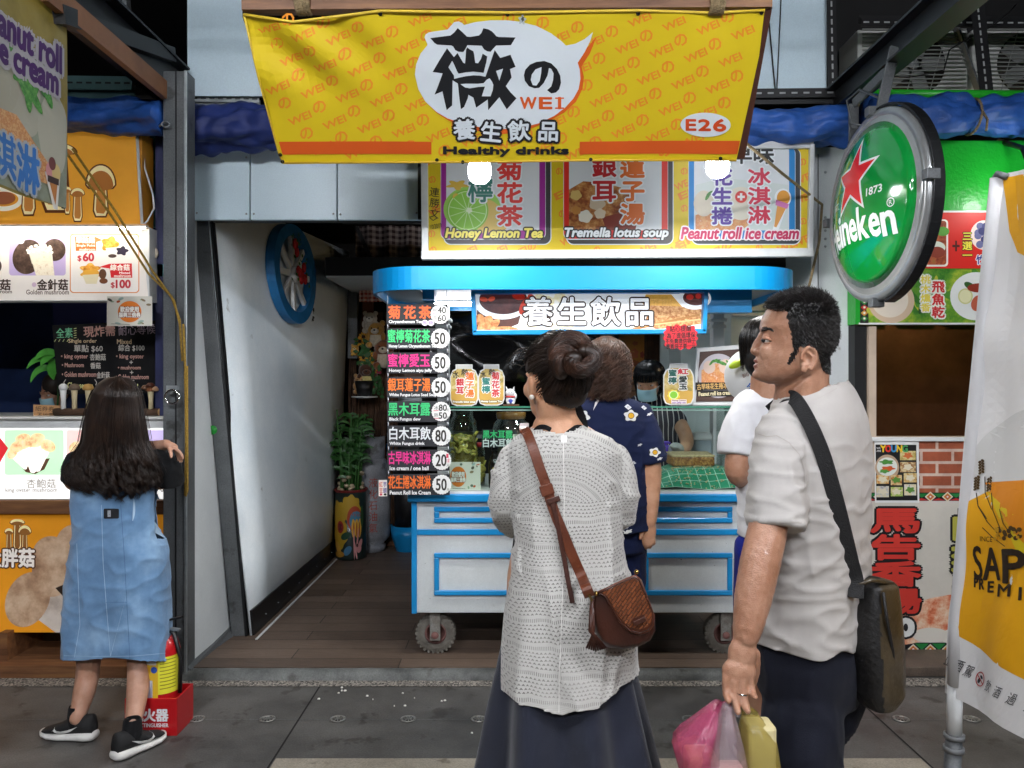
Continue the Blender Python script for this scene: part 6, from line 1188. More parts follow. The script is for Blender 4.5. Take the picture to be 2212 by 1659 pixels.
def ext(x1,Y0,lab,lab2,full=True):
 w_=.22;x0=x1-w_;t=thing('extinguisher_box',lab,'box',((x0+x1)/2,Y0+.08,0),'red fire extinguisher boxes');mb=MB();Y1=Y0+.17;zb=.157;tk=.008
 for b in((x0,x1,Y0,Y0+tk,0,zb),(x0,x0+tk,Y0+tk,Y1,0,zb),(x1-tk,x1,Y0+tk,Y1,0,zb),(x0+tk,x1-tk,Y1-tk,Y1,0,zb),(x0+tk,x1-tk,Y0+tk,Y1-tk,0,tk)):mb.box(*b,Mred)
 mb.build('tray',t,bevel=.002)
 a=Art(lambda u,v,h:V((x0+u*w_,Y0-.0008-h,zb-v*zb)));a.text('滅火器',.12,.26,.84,.62,'e4e4e6',2,em=True,bold=.012);a.text('FIRE EXTINGUISHER',.08,.66,.84,.76,'e4e4e6',1,bold=.003);a.build('lettering',t)
 if full:
  g=V((x1-.10,Y0+.085,.008));t=thing('fire_extinguisher',lab2,'fire extinguisher',tuple(g));mb=MB();mb.lathe(g,[(.001,0),(.068,0),(.073,.02),(.073,.33),(.06,.375),(.035,.39),(.025,.40),(.001,.40)],Mred,32);mb.build('tank',t)
  a=Art(lambda u,v,h:g+V((math.sin(u)*(.0738+h),-math.cos(u)*(.0738+h),v)),split=.25);a.rect(-1.3,.33,.2,.09,'d9b12a',1);a.rect(.2,.315,1.5,.16,'ded83a',1);a.rect(-.6,.325,.1,.285,'d8d6cc',2);a.ell(-.02,.265,.18,.014,'2a4fa8',2);a.ell(-.45,.265,.18,.014,'d0a02c',2);a.rect(-.5,.22,-.1,.13,'b9bccb',2)
  for k in range(9):a.rect(.3,.305-.015*k,1.2,.301-.015*k,'8a8520',2)
  a.build('label',t);mb=MB();mb.tube([g+V((0,0,.40)),g+V((0,0,.44))],.02,M_galv,10);mb.bar(g+V((-.02,0,.445)),g+V((.09,-.01,.47)),.02,.008,M_black);mb.bar(g+V((-.02,0,.425)),g+V((.08,-.01,.415)),.02,.008,M_galv);mb.tube([g+V((.02,0,.42)),g+V((.06,-.02,.4)),g+V((.088,-.02,.3)),g+V((.085,-.02,.15))],.009,M_black,8);mb.build('valve',t)
ext(-1.409,3.27,'open red fire extinguisher box beside the girl in denim','red fire extinguisher with yellow labels standing in its red box')
ext(1.71,3.59,'red fire extinguisher box behind the black shoulder bag','',False)
t=thing('window_fill_lamp','added unseen warm fill lamp inside the green signed stall behind the smoky window','lamp',(2.3,4.8,2.3))  # lamp added out of sight to brighten the dark window interior
mb=MB();mb.ell((2.35,4.75,2.3),.05,mat('warm fill bulb','ffd9a0',em=190,var=0),14,10);mb.build('bulb',t);mb=MB();mb.tube([(2.35,4.75,2.34),(2.35,4.75,2.6)],.012,M_black,6);mb.build('cord',t)
# =============== PEOPLE: tools ===============
from mathutils.bvhtree import BVHTree
def skinmat(key,col,lo,hi):
 return mat(key,col,rough=.4,sss=.15,coat=.08,ramp=[(.3,lo),(.5,col),(.72,hi)],vs=14,bump=.2,bs=320,spec=.45)
SK1=skinmat('skin tan','a37860','90654d','b38a72');SK2=skinmat('skin fair','c99878','b98565','d6a688');SK3=skinmat('skin mid','b18670','a0745c','be957e')
def hairmat(key,a,b,rough=.38):
 return mat(key,a,rough=rough,ramp=[(.35,a),(.65,b)],vs=22,spec=.45,aniso=.6)
H_BLK=hairmat('hair black','0b0a0a','24201e',.33);H_DKB=hairmat('hair dark brown','150e0b','2c1e16',.46);H_BRN=hairmat('hair brown','33231b','5a4032',.45)
def cloth(key,col,var=.06,bs=900,bump=.25,rough=.9,sheen=.04):return mat(key,col,rough=rough,var=var,vs=8,bump=bump,bs=bs,sheen=sheen,spec=.2)
def rings(mb,rs,m=None,n=32,p=2.2):
 """horizontal body sections: (centre, half width, half depth, yaw)"""
 out=[]
 for c,rx,ry,yaw in rs:
  c=V(c);ca,sa=math.cos(yaw),math.sin(yaw);r=[]
  for k in range(n):
   q=2*math.pi*k/n;x=rx*abs(math.cos(q))**(2/p)*(1 if math.cos(q)>=0 else-1);y=ry*abs(math.sin(q))**(2/p)*(1 if math.sin(q)>=0 else-1)
   r.append(c+V((x*ca-y*sa,x*sa+y*ca,0)))
  out.append(r)
 mb.loft(out,m or M_white);return mb
def limb(mb,pts,rr,n=14,m=None):
 m=m or M_white;mb.tube(pts,rr,m,n);mb.ell(pts[0],rr[0],m,12,8);mb.ell(pts[-1],rr[-1],m,12,8);return mb
def sleeve(mb,pts,rr,n=16):
 pp,r2=densify(pts,rr);mb.tube(pp,r2,M_white,n);mb.ell(pts[0],rr[0],M_white,12,8)
def densify(pts,rr,k=4):
 P_,R_=[],[]
 for i in range(len(pts)-1):
  p0,p1,p2,p3=[V(pts[max(0,min(len(pts)-1,j))])for j in(i-1,i,i+1,i+2)]
  for s in range(k):
   t=s/k;P_.append(.5*((2*p1)+(p2-p0)*t+(2*p0-5*p1+4*p2-p3)*t*t+(3*p1-p0-3*p2+p3)*t**3));R_.append(rr[i]*(1-t)+rr[i+1]*t)
 P_.append(V(pts[-1]));R_.append(rr[-1]);return P_,R_
def flesh(mb,name,parent,mats,voxel=.006,smooth=2,disp=None,cut=None,pick=None,thick=0,hem=None):
 """all pieces fused into one continuous surface, smoothed, then creased by disp(p)->metres along the normal"""
 me=mb.mesh('tmp');o=bpy.data.objects.new('tmp',me);COL.objects.link(o)
 q=o.modifiers.new('r','REMESH');q.mode='VOXEL';q.voxel_size=voxel
 bpy.context.view_layer.update();m2=bpy.data.meshes.new_from_object(o.evaluated_get(bpy.context.evaluated_depsgraph_get()))
 bpy.data.objects.remove(o);bpy.data.meshes.remove(me);m2.name=name
 nv=len(m2.vertices);co=np.empty(nv*3,np.float32);m2.vertices.foreach_get('co',co);co=co.reshape(-1,3)
 e=np.empty(len(m2.edges)*2,np.int32);m2.edges.foreach_get('vertices',e);e=e.reshape(-1,2)
 deg=np.bincount(e.ravel(),minlength=nv)[:,None]
 for it in range(smooth*2):
  acc=np.zeros_like(co);np.add.at(acc,e[:,0],co[e[:,1]]);np.add.at(acc,e[:,1],co[e[:,0]])
  lam=.6 if it%2==0 else-.2;co=co+lam*(acc/np.maximum(deg,1)-co)
 m2.vertices.foreach_set('co',co.ravel());m2.update()
 if disp:
  nr=np.empty(nv*3,np.float32);m2.vertices.foreach_get('normal',nr);nr=nr.reshape(-1,3)
  d=np.array([disp(V(p))for p in co],np.float32)[:,None];co=co+nr*d;m2.vertices.foreach_set('co',co.ravel());m2.update()
 m2.materials.clear()
 for m in mats:m2.materials.append(m)
 m2.polygons.foreach_set('material_index',[0]*len(m2.polygons));m2.polygons.foreach_set('use_smooth',[True]*len(m2.polygons))
 if pick:m2.polygons.foreach_set('material_index',[pick(p.center,p.normal)for p in m2.polygons])
 if cut:
  b=bmesh.new();b.from_mesh(m2);b.normal_update();bmesh.ops.delete(b,geom=[f for f in b.faces if cut(f.calc_center_median(),f.normal)],context='FACES');b.to_mesh(m2);b.free()
 if hem:
  b=bmesh.new();b.from_mesh(m2);b.normal_update();h={v:hem(v.co)for v in b.verts}
  bmesh.ops.delete(b,geom=[f for f in b.faces if all(v.co.z<h[v]for v in f.verts)],context='FACES')
  for v in b.verts:
   if v.co.z<h[v]and h[v]<9:v.co.z=h[v]
  b.to_mesh(m2);b.free()
 m2.update();o=bpy.data.objects.new(name,m2);COL.objects.link(o);adopt(o,parent)
 if thick:q=o.modifiers.new('s','SOLIDIFY');q.thickness=thick;q.offset=-1
 return o
def strands(name,parent,paths,wd,m,tip=.25):
 """many thin tapered hairs or threads in one mesh; paths: N x S x 3"""
 p=np.asarray(paths,np.float32);N,S,_=p.shape;t=np.gradient(p,axis=1);t/=np.linalg.norm(t,axis=2,keepdims=True)+1e-9
 r=np.random.RandomState(3).normal(size=(N,1,3));a=np.cross(t,r);a/=np.linalg.norm(a,axis=2,keepdims=True)+1e-9;b=np.cross(t,a)
 k=np.linspace(0,1,S)[None,:,None];w_=(np.asarray(wd).reshape(-1,1,1)if hasattr(wd,'__len__')else wd)*(1-(1-tip)*k**1.5)
 vs=np.stack([p+w_*(a*math.cos(q)+b*math.sin(q))for q in(0,2.094,4.189)],2).reshape(-1,3)
 i=np.arange(N)[:,None,None]*S*3+np.arange(S-1)[None,:,None]*3;j=np.arange(3)[None,None,:];jn=(j+1)%3
 f=np.stack([i+j,i+jn,i+3+jn,i+3+j],-1).reshape(-1,4);nf=len(f)
 me=bpy.data.meshes.new(name);me.vertices.add(len(vs));me.vertices.foreach_set('co',vs.ravel().astype(np.float32));me.loops.add(nf*4);me.loops.foreach_set('vertex_index',f.ravel().astype(np.int32))
 me.polygons.add(nf);me.polygons.foreach_set('loop_start',np.arange(0,nf*4,4,dtype=np.int32));me.polygons.foreach_set('use_smooth',np.ones(nf,bool));me.update(calc_edges=True);me.materials.append(m)
 o=bpy.data.objects.new(name,me);COL.objects.link(o);adopt(o,parent);return o
def decal(o,org,dirv=None):
 """maps flat artwork onto a garment: each point is dropped along dirv onto the surface"""
 me=o.data;bv=BVHTree.FromPolygons([v.co for v in me.vertices],[tuple(p.vertices)for p in me.polygons])
 def f(u,v,h):
  p=org(u,v);d=V(dirv)if dirv else(p-V((0,0,CH))).normalized();hit,nr,i,ds=bv.ray_cast(p,d)
  if hit is None:hit,nr,i,ds=bv.find_nearest(p+d*.1)
  if nr.dot(d)>0:nr=-nr
  return hit+nr*(h+.0012)
 return f
nz3=lambda p,a,b,c,s=0:noise.noise(V((p.x*a+s,p.y*b,p.z*c)))
def ridge(v):return(1-abs(v)*1.6)**3 if abs(v)<.62 else 0
def head(mb,c,yaw,pitch=0,s=1.0,m=None):
 """generic head round its centre c; faces +Y turned by yaw; returns the local->world map"""
 Mx=Matrix.Rotation(yaw,3,'Z')@Matrix.Rotation(pitch,3,'X');c=V(c);L=lambda x,y,z:c+Mx@V((x*s,y*s,z*s))
 E=lambda x,y,z,a,b,d,n=18,k=12:mb.ell(L(x,y,z),(a*s,b*s,d*s),m or M_white,n,k,Mx)
 E(0,-.012,.03,.074,.093,.086);E(0,.02,-.02,.064,.072,.085);E(0,.03,-.07,.05,.052,.045);E(0,.062,-.095,.024,.022,.018)
 E(0,.09,-.02,.011,.016,.03);E(0,.1,-.035,.015,.014,.012);E(0,.083,-.068,.022,.012,.009);E(0,.08,-.08,.018,.012,.008);E(0,.075,.012,.05,.02,.012)
 for d in(-1,1):E(d*.036,.055,-.03,.026,.03,.026);E(d*.075,-.008,-.02,.009,.02,.032);E(d*.082,-.014,-.008,.006,.016,.02)
 return L
def eyes(t,L):
 for d in(-1,1):
  mb=MB();mb.ell(L(d*.031,.07,-.002),.012,mat('eye white','cfc9c2',rough=.2),12,8);o=mb.build('eye',t);mb=MB();mb.ell(L(d*.031,.078,-.003),.0058,M_black,10,8);mb.build('iris',o)
  mb=MB();mb.tube([L(d*(.014+.009*i),.086-.002*i,.02+.004*math.sin(i*1.2))for i in range(4)],.0035,H_BLK,5);mb.build('eyebrow',t)
def fingers(mb,base,dirs,lens,rad_,curl,axis,m=None):
 """five separate fingers: each bends at two joints about the given axis"""
 for b,d,l,r,cu in zip(base,dirs,lens,rad_,curl):
  p=[V(b)];d=V(d).normalized();q=d.copy()
  for k,fr in enumerate((.45,.3,.25)):
   p.append(p[-1]+q*l*fr);q=Matrix.Rotation(cu,3,axis)@q
  pp,rr=densify(p,[r,r*.95,r*.88,r*.7],3);limb(mb,pp,rr,9,m)
def shoe(t,heel,toe,ank,lab,up,solec,w=.043,sw=None):
 heel,toe=V(heel),V(toe);d=(toe-heel);L=d.length;d.normalize();s_=d.cross(V((0,0,1))).normalized()
 def sec(k,x,w0,z0,z1,n=20,pz=2.5):
  c=heel+d*(x*L);return[c+s_*(w0*math.cos(2*math.pi*i/n))+V((0,0,(z0+z1)/2+(z1-z0)/2*abs(math.sin(2*math.pi*i/n))**(2/pz)*(1 if math.sin(2*math.pi*i/n)>=0 else-1)))for i in range(n)]
 mb=MB();mb.loft([sec(0,x,w*a,z0,z1)for x,a,z0,z1 in((-.05,.5,.014,.04),(0,.76,.004,.046),(.12,.88,.001,.044),(.35,.84,.001,.036),(.6,1,.001,.032),(.8,1.02,.003,.032),(.93,.84,.01,.034),(1.01,.4,.018,.036))],solec)
 so=mb.build('sole',t);mb=MB()
 mb.loft([sec(0,x,w*a,.026,z1,pz=2.0)for x,a,z1 in((-.02,.5,.085),(.02,.66,.112),(.15,.74,.108),(.32,.76,.104),(.5,.86,.084),(.68,.93,.062),(.84,.88,.05),(.94,.6,.042),(.98,.3,.034))],up)
 o=mb.build('shoe_upper',t);mb=MB();c=heel+d*(.4*L)
 for k in range(4):q=heel+d*((.36+.08*k)*L);z_=.092-.011*k;mb.tube([q-s_*.018+V((0,0,z_-.004)),q+V((0,0,z_+.003)),q+s_*.018+V((0,0,z_-.004))],.0028,M_black,6)
 mb.build('laces',o)
 return o,d,s_
# =============== WOMAN WITH THE BUN, white lace cardigan ===============
def U1(zx,zy):return 1023+zx*.55,691.3+zy*.55
Yw=2.0
def W1(zx,zy,dy=0):u,v=U1(zx,zy);return P(u,v,Yw+dy)
def lacemat():
 m=mat('white lace knit','c9c6bf',rough=.85,var=0,sheen=.3);n=m.node_tree;L=n.links.new;b=n.nodes['Principled BSDF'];tc=n.nodes['Texture Coordinate']
 sp=n.nodes.new('ShaderNodeSeparateXYZ');L(tc.outputs['Object'],sp.inputs[0])
 def M(op,a,c=None,d=None):
  k=n.nodes.new('ShaderNodeMath');k.operation=op
  for i,q in enumerate((a,c,d)):
   if q is None:continue
   if hasattr(q,'links'):L(q,k.inputs[i])
   else:k.inputs[i].default_value=q
  return k.outputs[0]
 wn=n.nodes.new('ShaderNodeTexNoise');wn.inputs['Scale'].default_value=7;wn.inputs['Detail'].default_value=3;L(tc.outputs['Object'],wn.inputs['Vector']);ws=n.nodes.new('ShaderNodeSeparateColor');L(wn.outputs['Color'],ws.inputs[0])
 x,z_=M('ADD',sp.outputs[0],M('MULTIPLY',ws.outputs[0],.03)),M('ADD',sp.outputs[2],M('MULTIPLY',ws.outputs[1],.035))
 dx=M('SUBTRACT',x,.133);dz=M('SUBTRACT',z_,1.12)
 r=M('SQRT',M('ADD',M('MULTIPLY',dx,dx),M('MULTIPLY',M('MULTIPLY',dz,dz),1.0)))
 up=M('GREATER_THAN',z_,1.2)
 vz=M('ADD',M('MULTIPLY',r,up),M('MULTIPLY',M('SUBTRACT',1.2-1.12,M('SUBTRACT',z_,1.2)),M('SUBTRACT',1,up)))
 ang=M('MULTIPLY',M('ARCTAN2',dx,dz),.19);ux=M('ADD',M('MULTIPLY',ang,up),M('MULTIPLY',dx,M('SUBTRACT',1,up)))
 row=M('MULTIPLY',vz,112);ri=M('FLOOR',row);fy=M('SUBTRACT',M('FRACT',row),.5)
 col=M('ADD',M('MULTIPLY',ux,92),M('MULTIPLY',ri,.5));fx=M('SUBTRACT',M('FRACT',col),.5)
 sl=M('ABSOLUTE',fx);hole=M('LESS_THAN',M('ADD',M('ABSOLUTE',M('SUBTRACT',M('MULTIPLY',sl,.9),M('ADD',fy,.32))),M('MULTIPLY',sl,.6)),.26)
 band=M('FRACT',M('MULTIPLY',vz,16));isb=M('LESS_THAN',band,.28)
 tick=M('LESS_THAN',M('ABSOLUTE',M('SUBTRACT',M('FRACT',M('MULTIPLY',ux,190)),.5)),.22);tb=M('MULTIPLY',tick,M('LESS_THAN',M('ABSOLUTE',M('SUBTRACT',band,.14)),.07))
 mask=M('ADD',M('MULTIPLY',hole,M('SUBTRACT',1,isb)),M('MULTIPLY',tb,.8));hem=M('GREATER_THAN',z_,.70);mask=M('MULTIPLY',mask,hem)
 thr=n.nodes.new('ShaderNodeTexNoise');thr.inputs['Scale'].default_value=9;L(tc.outputs['Object'],thr.inputs['Vector']);mask=M('MULTIPLY',mask,M('ADD',M('MULTIPLY',thr.outputs[0],1.2),.15))
 mx=n.nodes.new('ShaderNodeMix');mx.data_type='RGBA';mx.inputs[6].default_value=lin('b7b5b0')+(1,);mx.inputs[7].default_value=lin('625f5c')+(1,);L(mask,mx.inputs[0]);L(mx.outputs[2],b.inputs['Base Color'])
 wv=M('MULTIPLY',M('SINE',M('MULTIPLY',vz,1500)),.12);bp=n.nodes.new('ShaderNodeBump');bp.inputs['Strength'].default_value=.6;bp.inputs['Distance'].default_value=.003;L(M('ADD',wv,M('SUBTRACT',1,mask)),bp.inputs['Height']);L(bp.outputs[0],b.inputs['Normal'])
 return m
tw=thing('person','woman with a dark hair bun, long white lace cardigan and navy skirt','person',(.133,2.05,0))
mb=MB();hc=W1(318,235,.06);hyaw=rad(28)
L=head(mb,hc,hyaw,.05,.98)
limb(mb,[hc+V((.0,-.02,-.05)),W1(327,370,.05),W1(330,440,.06)],[.055,.053,.07])
rings(mb,[(W1(340,412,.08),.07,.05,0),(W1(345,458,.09),.115,.06,0),(W1(350,560,.09),.135,.085,0),(W1(350,800,.1),.125,.09,0),(W1(350,1000,.1),.15,.1,0),(W1(350,1200,.1),.155,.11,0)])
for d in(-1,1):x0=.133+d*.07;limb(mb,*densify([(x0,2.1,.85),(x0,2.12,.46),(x0,2.1,.09)],[.08,.055,.035]),n=12);limb(mb,[(x0,2.09,.05),(x0+.01,2.25,.025)],[.035,.025])
lh=V((.06,2.36,1.03))
for d,sx in((-1,118),(1,592)):
 sh=W1(sx-d*28,560,.09);el=W1(sx-d*32,715,.11);wr=V((.133+d*.055,2.35,1.05));limb(mb,*densify([sh,el,wr],[.034,.033,.026]),n=12)
 pc=wr+V((-d*.045,.03,-.005));mb.ell(pc,(.045,.018,.04),M_white,12,8)
 fingers(mb,[pc+V((-d*.035,0,.028-.02*k))for k in range(4)]+[pc+V((0,-.005,.035))],[(-d,.25,-.1)]*4+[(-d*.6,-.1,.8)],[.07,.078,.072,.058,.055],[.009,.009,.009,.008,.0105],[.5*d]*4+[.3*d],'Z')
bodyw=flesh(mb,'body',tw,[SK2],.0055,2);eyes(tw,L)
mb=MB();mb.ell(W1(229,303,-.0),.007,mat('pearl','e6e0d6',rough=.15,coat=.5),10,8);mb.build('earring',tw)
def skull(u,v,g=1.0):
 a,b=u*2*math.pi,v*math.pi;return L(.085*g*math.sin(b)*math.cos(a),-.018+.105*g*math.sin(b)*math.sin(a),.028+.1*g*-math.cos(b))
def onskull(p,g):
 Mi=(Matrix.Rotation(hyaw,3,'Z')@Matrix.Rotation(.05,3,'X')).inverted();q=Mi@(V(p)-hc);q=q/.98-V((0,-.018,.025));e=V((q.x/.083,q.y/.103,q.z/.099));e=e/max(1e-6,e.length)*g
 return L(e.x*.083,-.018+e.y*.103,.025+e.z*.099)
bun=W1(392,142,-.055);bunc=bun
mb=MB();mb.ell(L(0,-.018,.03),(.083*.98,.103*.98,.096*.98),H_DKB,32,20,Matrix.Rotation(hyaw,3,'Z'));mb.ell(L(0,-.05,-.02),(.066,.058,.066),H_DKB,24,16,Matrix.Rotation(hyaw,3,'Z'))
def hcut(p,n_):
 Mi=(Matrix.Rotation(hyaw,3,'Z')@Matrix.Rotation(.05,3,'X')).inverted();q=Mi@(V(p)-hc);return(abs(q.x)>.045 and-.07<q.z<.022 and q.y>-.045)or q.y>.055-.35*max(0,q.z-.02)and q.z<.075 or(q.z<-.015 and q.y>-.015)or q.z<-.07+.25*abs(q.x)
flesh(mb,'hair_cap',tw,[H_DKB],.006,2,cut=hcut)
paths=[];b0=onskull(bun,1.02)
for k in range(2300):
 a=R.uniform(0,2*math.pi);ca,sa=math.cos(a),math.sin(a)
 if sa>.2:st=L(.083*ca*.86,.062+.015*sa,.05+.05*(1-abs(ca))+R.gauss(0,.006))
 else:st=L(.08*ca*(1.0 if sa>-.5 else .85),-.01-.085*max(0,-sa),(-.01 if sa>-.3 else-.068+.02*abs(ca))+R.gauss(0,.008))
 if sa<=.2 and abs(ca)>.75:st=L(.084*ca,-.005-.06*max(0,-sa),R.uniform(.018,.06)if sa>-.45 else R.uniform(-.05,.05))
 f_=R.uniform(0,.75);q0=st*(1-f_)+b0*f_ if R.random()<.45 else st
 ln=[];off=R.gauss(0,.004);gg=1.02+R.uniform(-.005,.04);fl=R.random()<.06
 for i in range(9):
  t_=i/8*(1 if not fl else .55);p=onskull(q0*(1-t_)+b0*t_,gg+(.0 if not fl else .12*(i/8)**2));ln.append(tuple(p+V((off*math.sin(t_*3),0,off*math.sin(t_*3.1+1)))))
 paths.append(ln)
for k in range(26):
 st=L(R.uniform(-.075,-.03),.055+R.uniform(-.02,.02),.05+R.uniform(-.02,.04));d=V((-R.uniform(.2,1),R.uniform(-.4,.3),R.uniform(-.2,.8)))*.045;paths.append([tuple(st+d*(i/8)+V((0,0,-.02*(i/8)**2)))for i in range(9)])
strands('hair',tw,paths,.0013,H_DKB)
mb=MB();paths=[]
def coil(c0,rx,rz,tilt,n0,n1,rt,yoff):
 pts=[]
 for i in range(24):
  q=n0+(n1-n0)*i/23;pts.append(c0+V((rx*math.cos(q),yoff-.012*math.sin(q*.5),rz*math.sin(q)+tilt*math.cos(q))))
 return pts
for c0,rx,rz,tilt,n0,n1,rt,yo in((bun+V((-.008,.01,.012)),.034,.028,.004,-1.2,4.6,.024,0),(bun+V((.022,-.015,-.012)),.028,.02,.008,2.6,7.6,.021,-.012),(bun+V((-.025,.0,-.015)),.02,.028,0,.2,4.4,.018,-.004)):
 pts=coil(c0,rx,rz,tilt,n0,n1,rt,yo);mb.tube(pts,rt,H_DKB,12);mb.ell(pts[-1],rt,H_DKB,10,8);mb.ell(pts[0],rt,H_DKB,10,8)
 for k in range(170):
  q=R.uniform(0,6.28);i0=R.randint(0,12);ln=[]
  for i in range(9):
   j=min(23,i0+i+i//3);t_=(pts[min(j+1,23)]-pts[max(j-1,0)]).normalized();a_=t_.cross(V((0,1,.2))).normalized();b_=t_.cross(a_);ln.append(tuple(pts[j]+(a_*math.cos(q+i*.1)+b_*math.sin(q+i*.1))*rt*R.uniform(1.0,1.05)))
  paths.append(ln)
mb.ell(bun+V((.0,.02,.0)),(.045,.035,.042),H_DKB);o=mb.build('bun',tw);strands('bun_strands',tw,paths,.0011,hairmat('hair bun brown','22150f','4a2f22'))
mb=MB();Mbt=cloth('black top','121214');pts=[W1(240,455,.02),W1(268,418,.0),W1(300,428,-.018),W1(345,442,-.024),W1(385,425,-.02),W1(425,398,.005),W1(450,415,.03)]
rings(mb,[(W1(345,480,.09),.12,.075,0),(W1(350,560,.09),.138,.09,0),(W1(350,800,.1),.13,.095,0),(W1(350,1150,.1),.155,.115,0)])
flesh(mb,'black_top',tw,[Mbt],.007,2)
mb=MB();R0=[]
for zx0,zx1,zy,ry,dy in((270,420,405,.06,.07),(205,470,430,.085,.075),(145,555,465,.105,.08),(118,590,520,.118,.085),(128,585,640,.122,.09),(145,580,760,.122,.09),(152,578,870,.125,.09),(132,600,1000,.135,.09),(105,612,1150,.15,.09),(90,630,1290,.165,.09),(84,636,1400,.175,.09),(82,640,1580,.185,.09)):
 R0.append((W1((zx0+zx1)/2,zy,dy),(zx1-zx0)*.55/2/FPX*Yw,ry,0))
rings(mb,R0,p=2.3)
for sx,ex,d in((150,140,-1),(562,574,1)):
 sh,el=W1(sx-d*10,548,.085),W1(ex,700,.09);wr=V((.133+d*.125,2.25,1.08));limb(mb,*densify([sh,el+V((0,0,.05)),el+V((0,.03,-.03)),wr],[.045,.047,.05,.046]),n=14)
def cdisp(p):
 zy=(CH-(p.z))/Yw*FPX;k=max(0,min(1,(1.28-p.z)/.35));k2=max(0,min(1,(.95-p.z)/.3))
 f=.014*k*ridge(nz3(p,13+2*k2,5,1.6,3)+.25*math.sin(p.x*9+p.z*2));g=.006*k2*math.sin(p.x*48+nz3(p,5,3,2)*4)
 side=.007*ridge(nz3(p,6,6,14,7))*(1 if abs(p.x-.133)>.11 and .95<p.z<1.25 else 0)
 lift=.009*ridge((p.x-.133)*2.2+(p.z-1.1)*1.3+nz3(p,3,3,3,5)*.6)*k
 return f+g+side+lift
def ccut(p,n_):
 u=CX+p.x/p.y*FPX;v=CY-(p.z-CH)/p.y*FPX;zx,zy=(u-1023)/.55,(v-691.3)/.55
 if n_.z>.75 and p.z>1.37 and abs(zx-345)<62:return True
 nk=zy<np.interp(zx,[200,250,300,345,400,440,480],[0,425,440,446,432,405,0])
 if nk and abs(zx-345)<100:return True
 fr=p.y>2.15 and abs(p.x-.133)<.045
 return fr or(n_.y>.75 and p.y>2.27 and abs(p.x-.133)<.2 and p.z<1.15)
def chem(p):
 zx=(CX+p.x/p.y*FPX-1023)/.55
 if p.y<2.06:hx,hy=[80,100,170,260,350,480,560,575,640],[1440,1450,1500,1530,1550,1525,1470,1440,1400]
 else:hx,hy=[0,700],[1400,1380]
 return CH-(691.3+.55*(np.interp(zx,hx,hy)+4*math.sin(p.x*70))-CY)/FPX*p.y
cardi=flesh(mb,'cardigan',tw,[lacemat()],.006,3,disp=cdisp,cut=ccut,thick=.003,hem=chem)
mb=MB()
pts=[W1(x,y)for x,y in((262,432),(300,444),(345,450),(400,436),(438,410))]
a=Art(decal(cardi,lambda u,v:P(*U1(u,v),1.4)),split=14,step=.0004,rough=.9);a.line([(352,452),(356,700),(352,1000),(340,1300),(335,1540)],3.5,'d6d4cf',1);a.rect(343,455,366,482,'dedcd8',2);a.line([(275,470),(340,456)],2,'a9a7a2',1);a.line([(368,456),(425,470)],2,'a9a7a2',1);a.build('seam_print',tw)
mb=MB();Mlc=MATS['white lace knit']
def pan(u,v):zx=476+155*u;zy=1240+(215-70*u+10*math.sin(u*9))*v;return W1(zx,zy,-.02+.10*u-.02*math.sin(u*13)-.03*v*(1-u))
mb.sheet(pan,26,14,Mlc);mb.build('cardigan_front_panel',tw,solid=.003)
mb=MB();Msk=mat('navy skirt denim','0c1326',rough=.8,var=.22,vs=5,bump=.3,bs=500,sheen=.2)
rings(mb,[(W1(355,1050,.1),.145,.115,0),(W1(360,1250,.1),.165,.14,0),((.145,2.1,.68),.185,.16,0),((.15,2.1,.5),.22,.19,0),((.155,2.1,.28),.27,.23,0),((.155,2.1,.12),.30,.26,0)])
flesh(mb,'skirt',tw,[Msk],.009,2,disp=lambda p:.03*max(0,min(1,(.98-p.z)*1.8))*math.sin(math.atan2(p.y-2.1,p.x-.15)*8+2.5*nz3(p,2,2,1.5)+.6)+.012*nz3(p,9,9,2.5),cut=lambda p,n_:n_.z<-.7 and p.z<.16,thick=.003)
for d in(-1,1):shoe(tw,(.133+d*.08,2.05,0),(.133+d*.1,2.28,0),None,'',M_black,M_black)
tb=thing('saddle_bag','brown woven leather saddle bag with tassel on the hip of the woman in white','bag',tuple(W1(590,1280,-.1)));Mlt=mat('brown leather','5a2c18',rough=.38,var=.25,vs=14,bump=.2,bs=160,coat=.15);Mltd=mat('dark brown leather','3a1c12',rough=.4,var=.25,vs=10,bump=.2,bs=160)
Yb_=1.86
def W2_(zx,zy,dy=0):u,v=U1(zx,zy);return P(u,v,Yb_+dy)
body=[(470,1072),(520,1052),(600,1012),(636,1000),(660,1020),(690,1100),(712,1165),(714,1220),(695,1258),(650,1282),(590,1292),(530,1286),(500,1265),(478,1225),(462,1150)]
mb=MB();c2=np.mean(body,axis=0);rg=[]
for dy,g in((.105,.88),(.10,.95),(.085,1),(.02,1),(.006,.96),(0,.9)):rg.append([W2_(c2[0]+(x-c2[0])*g,c2[1]+(y-c2[1])*g,dy)for x,y in body])
mb.loft(rg,Mltd);mb.build('pouch',tb,bevel=.003,fix=True)
flap=[(485,1066),(520,1050),(600,1012),(636,1000),(652,1012),(690,1100),(712,1160),(708,1200),(690,1225),(655,1238),(615,1228),(575,1195),(540,1135),(512,1085)]
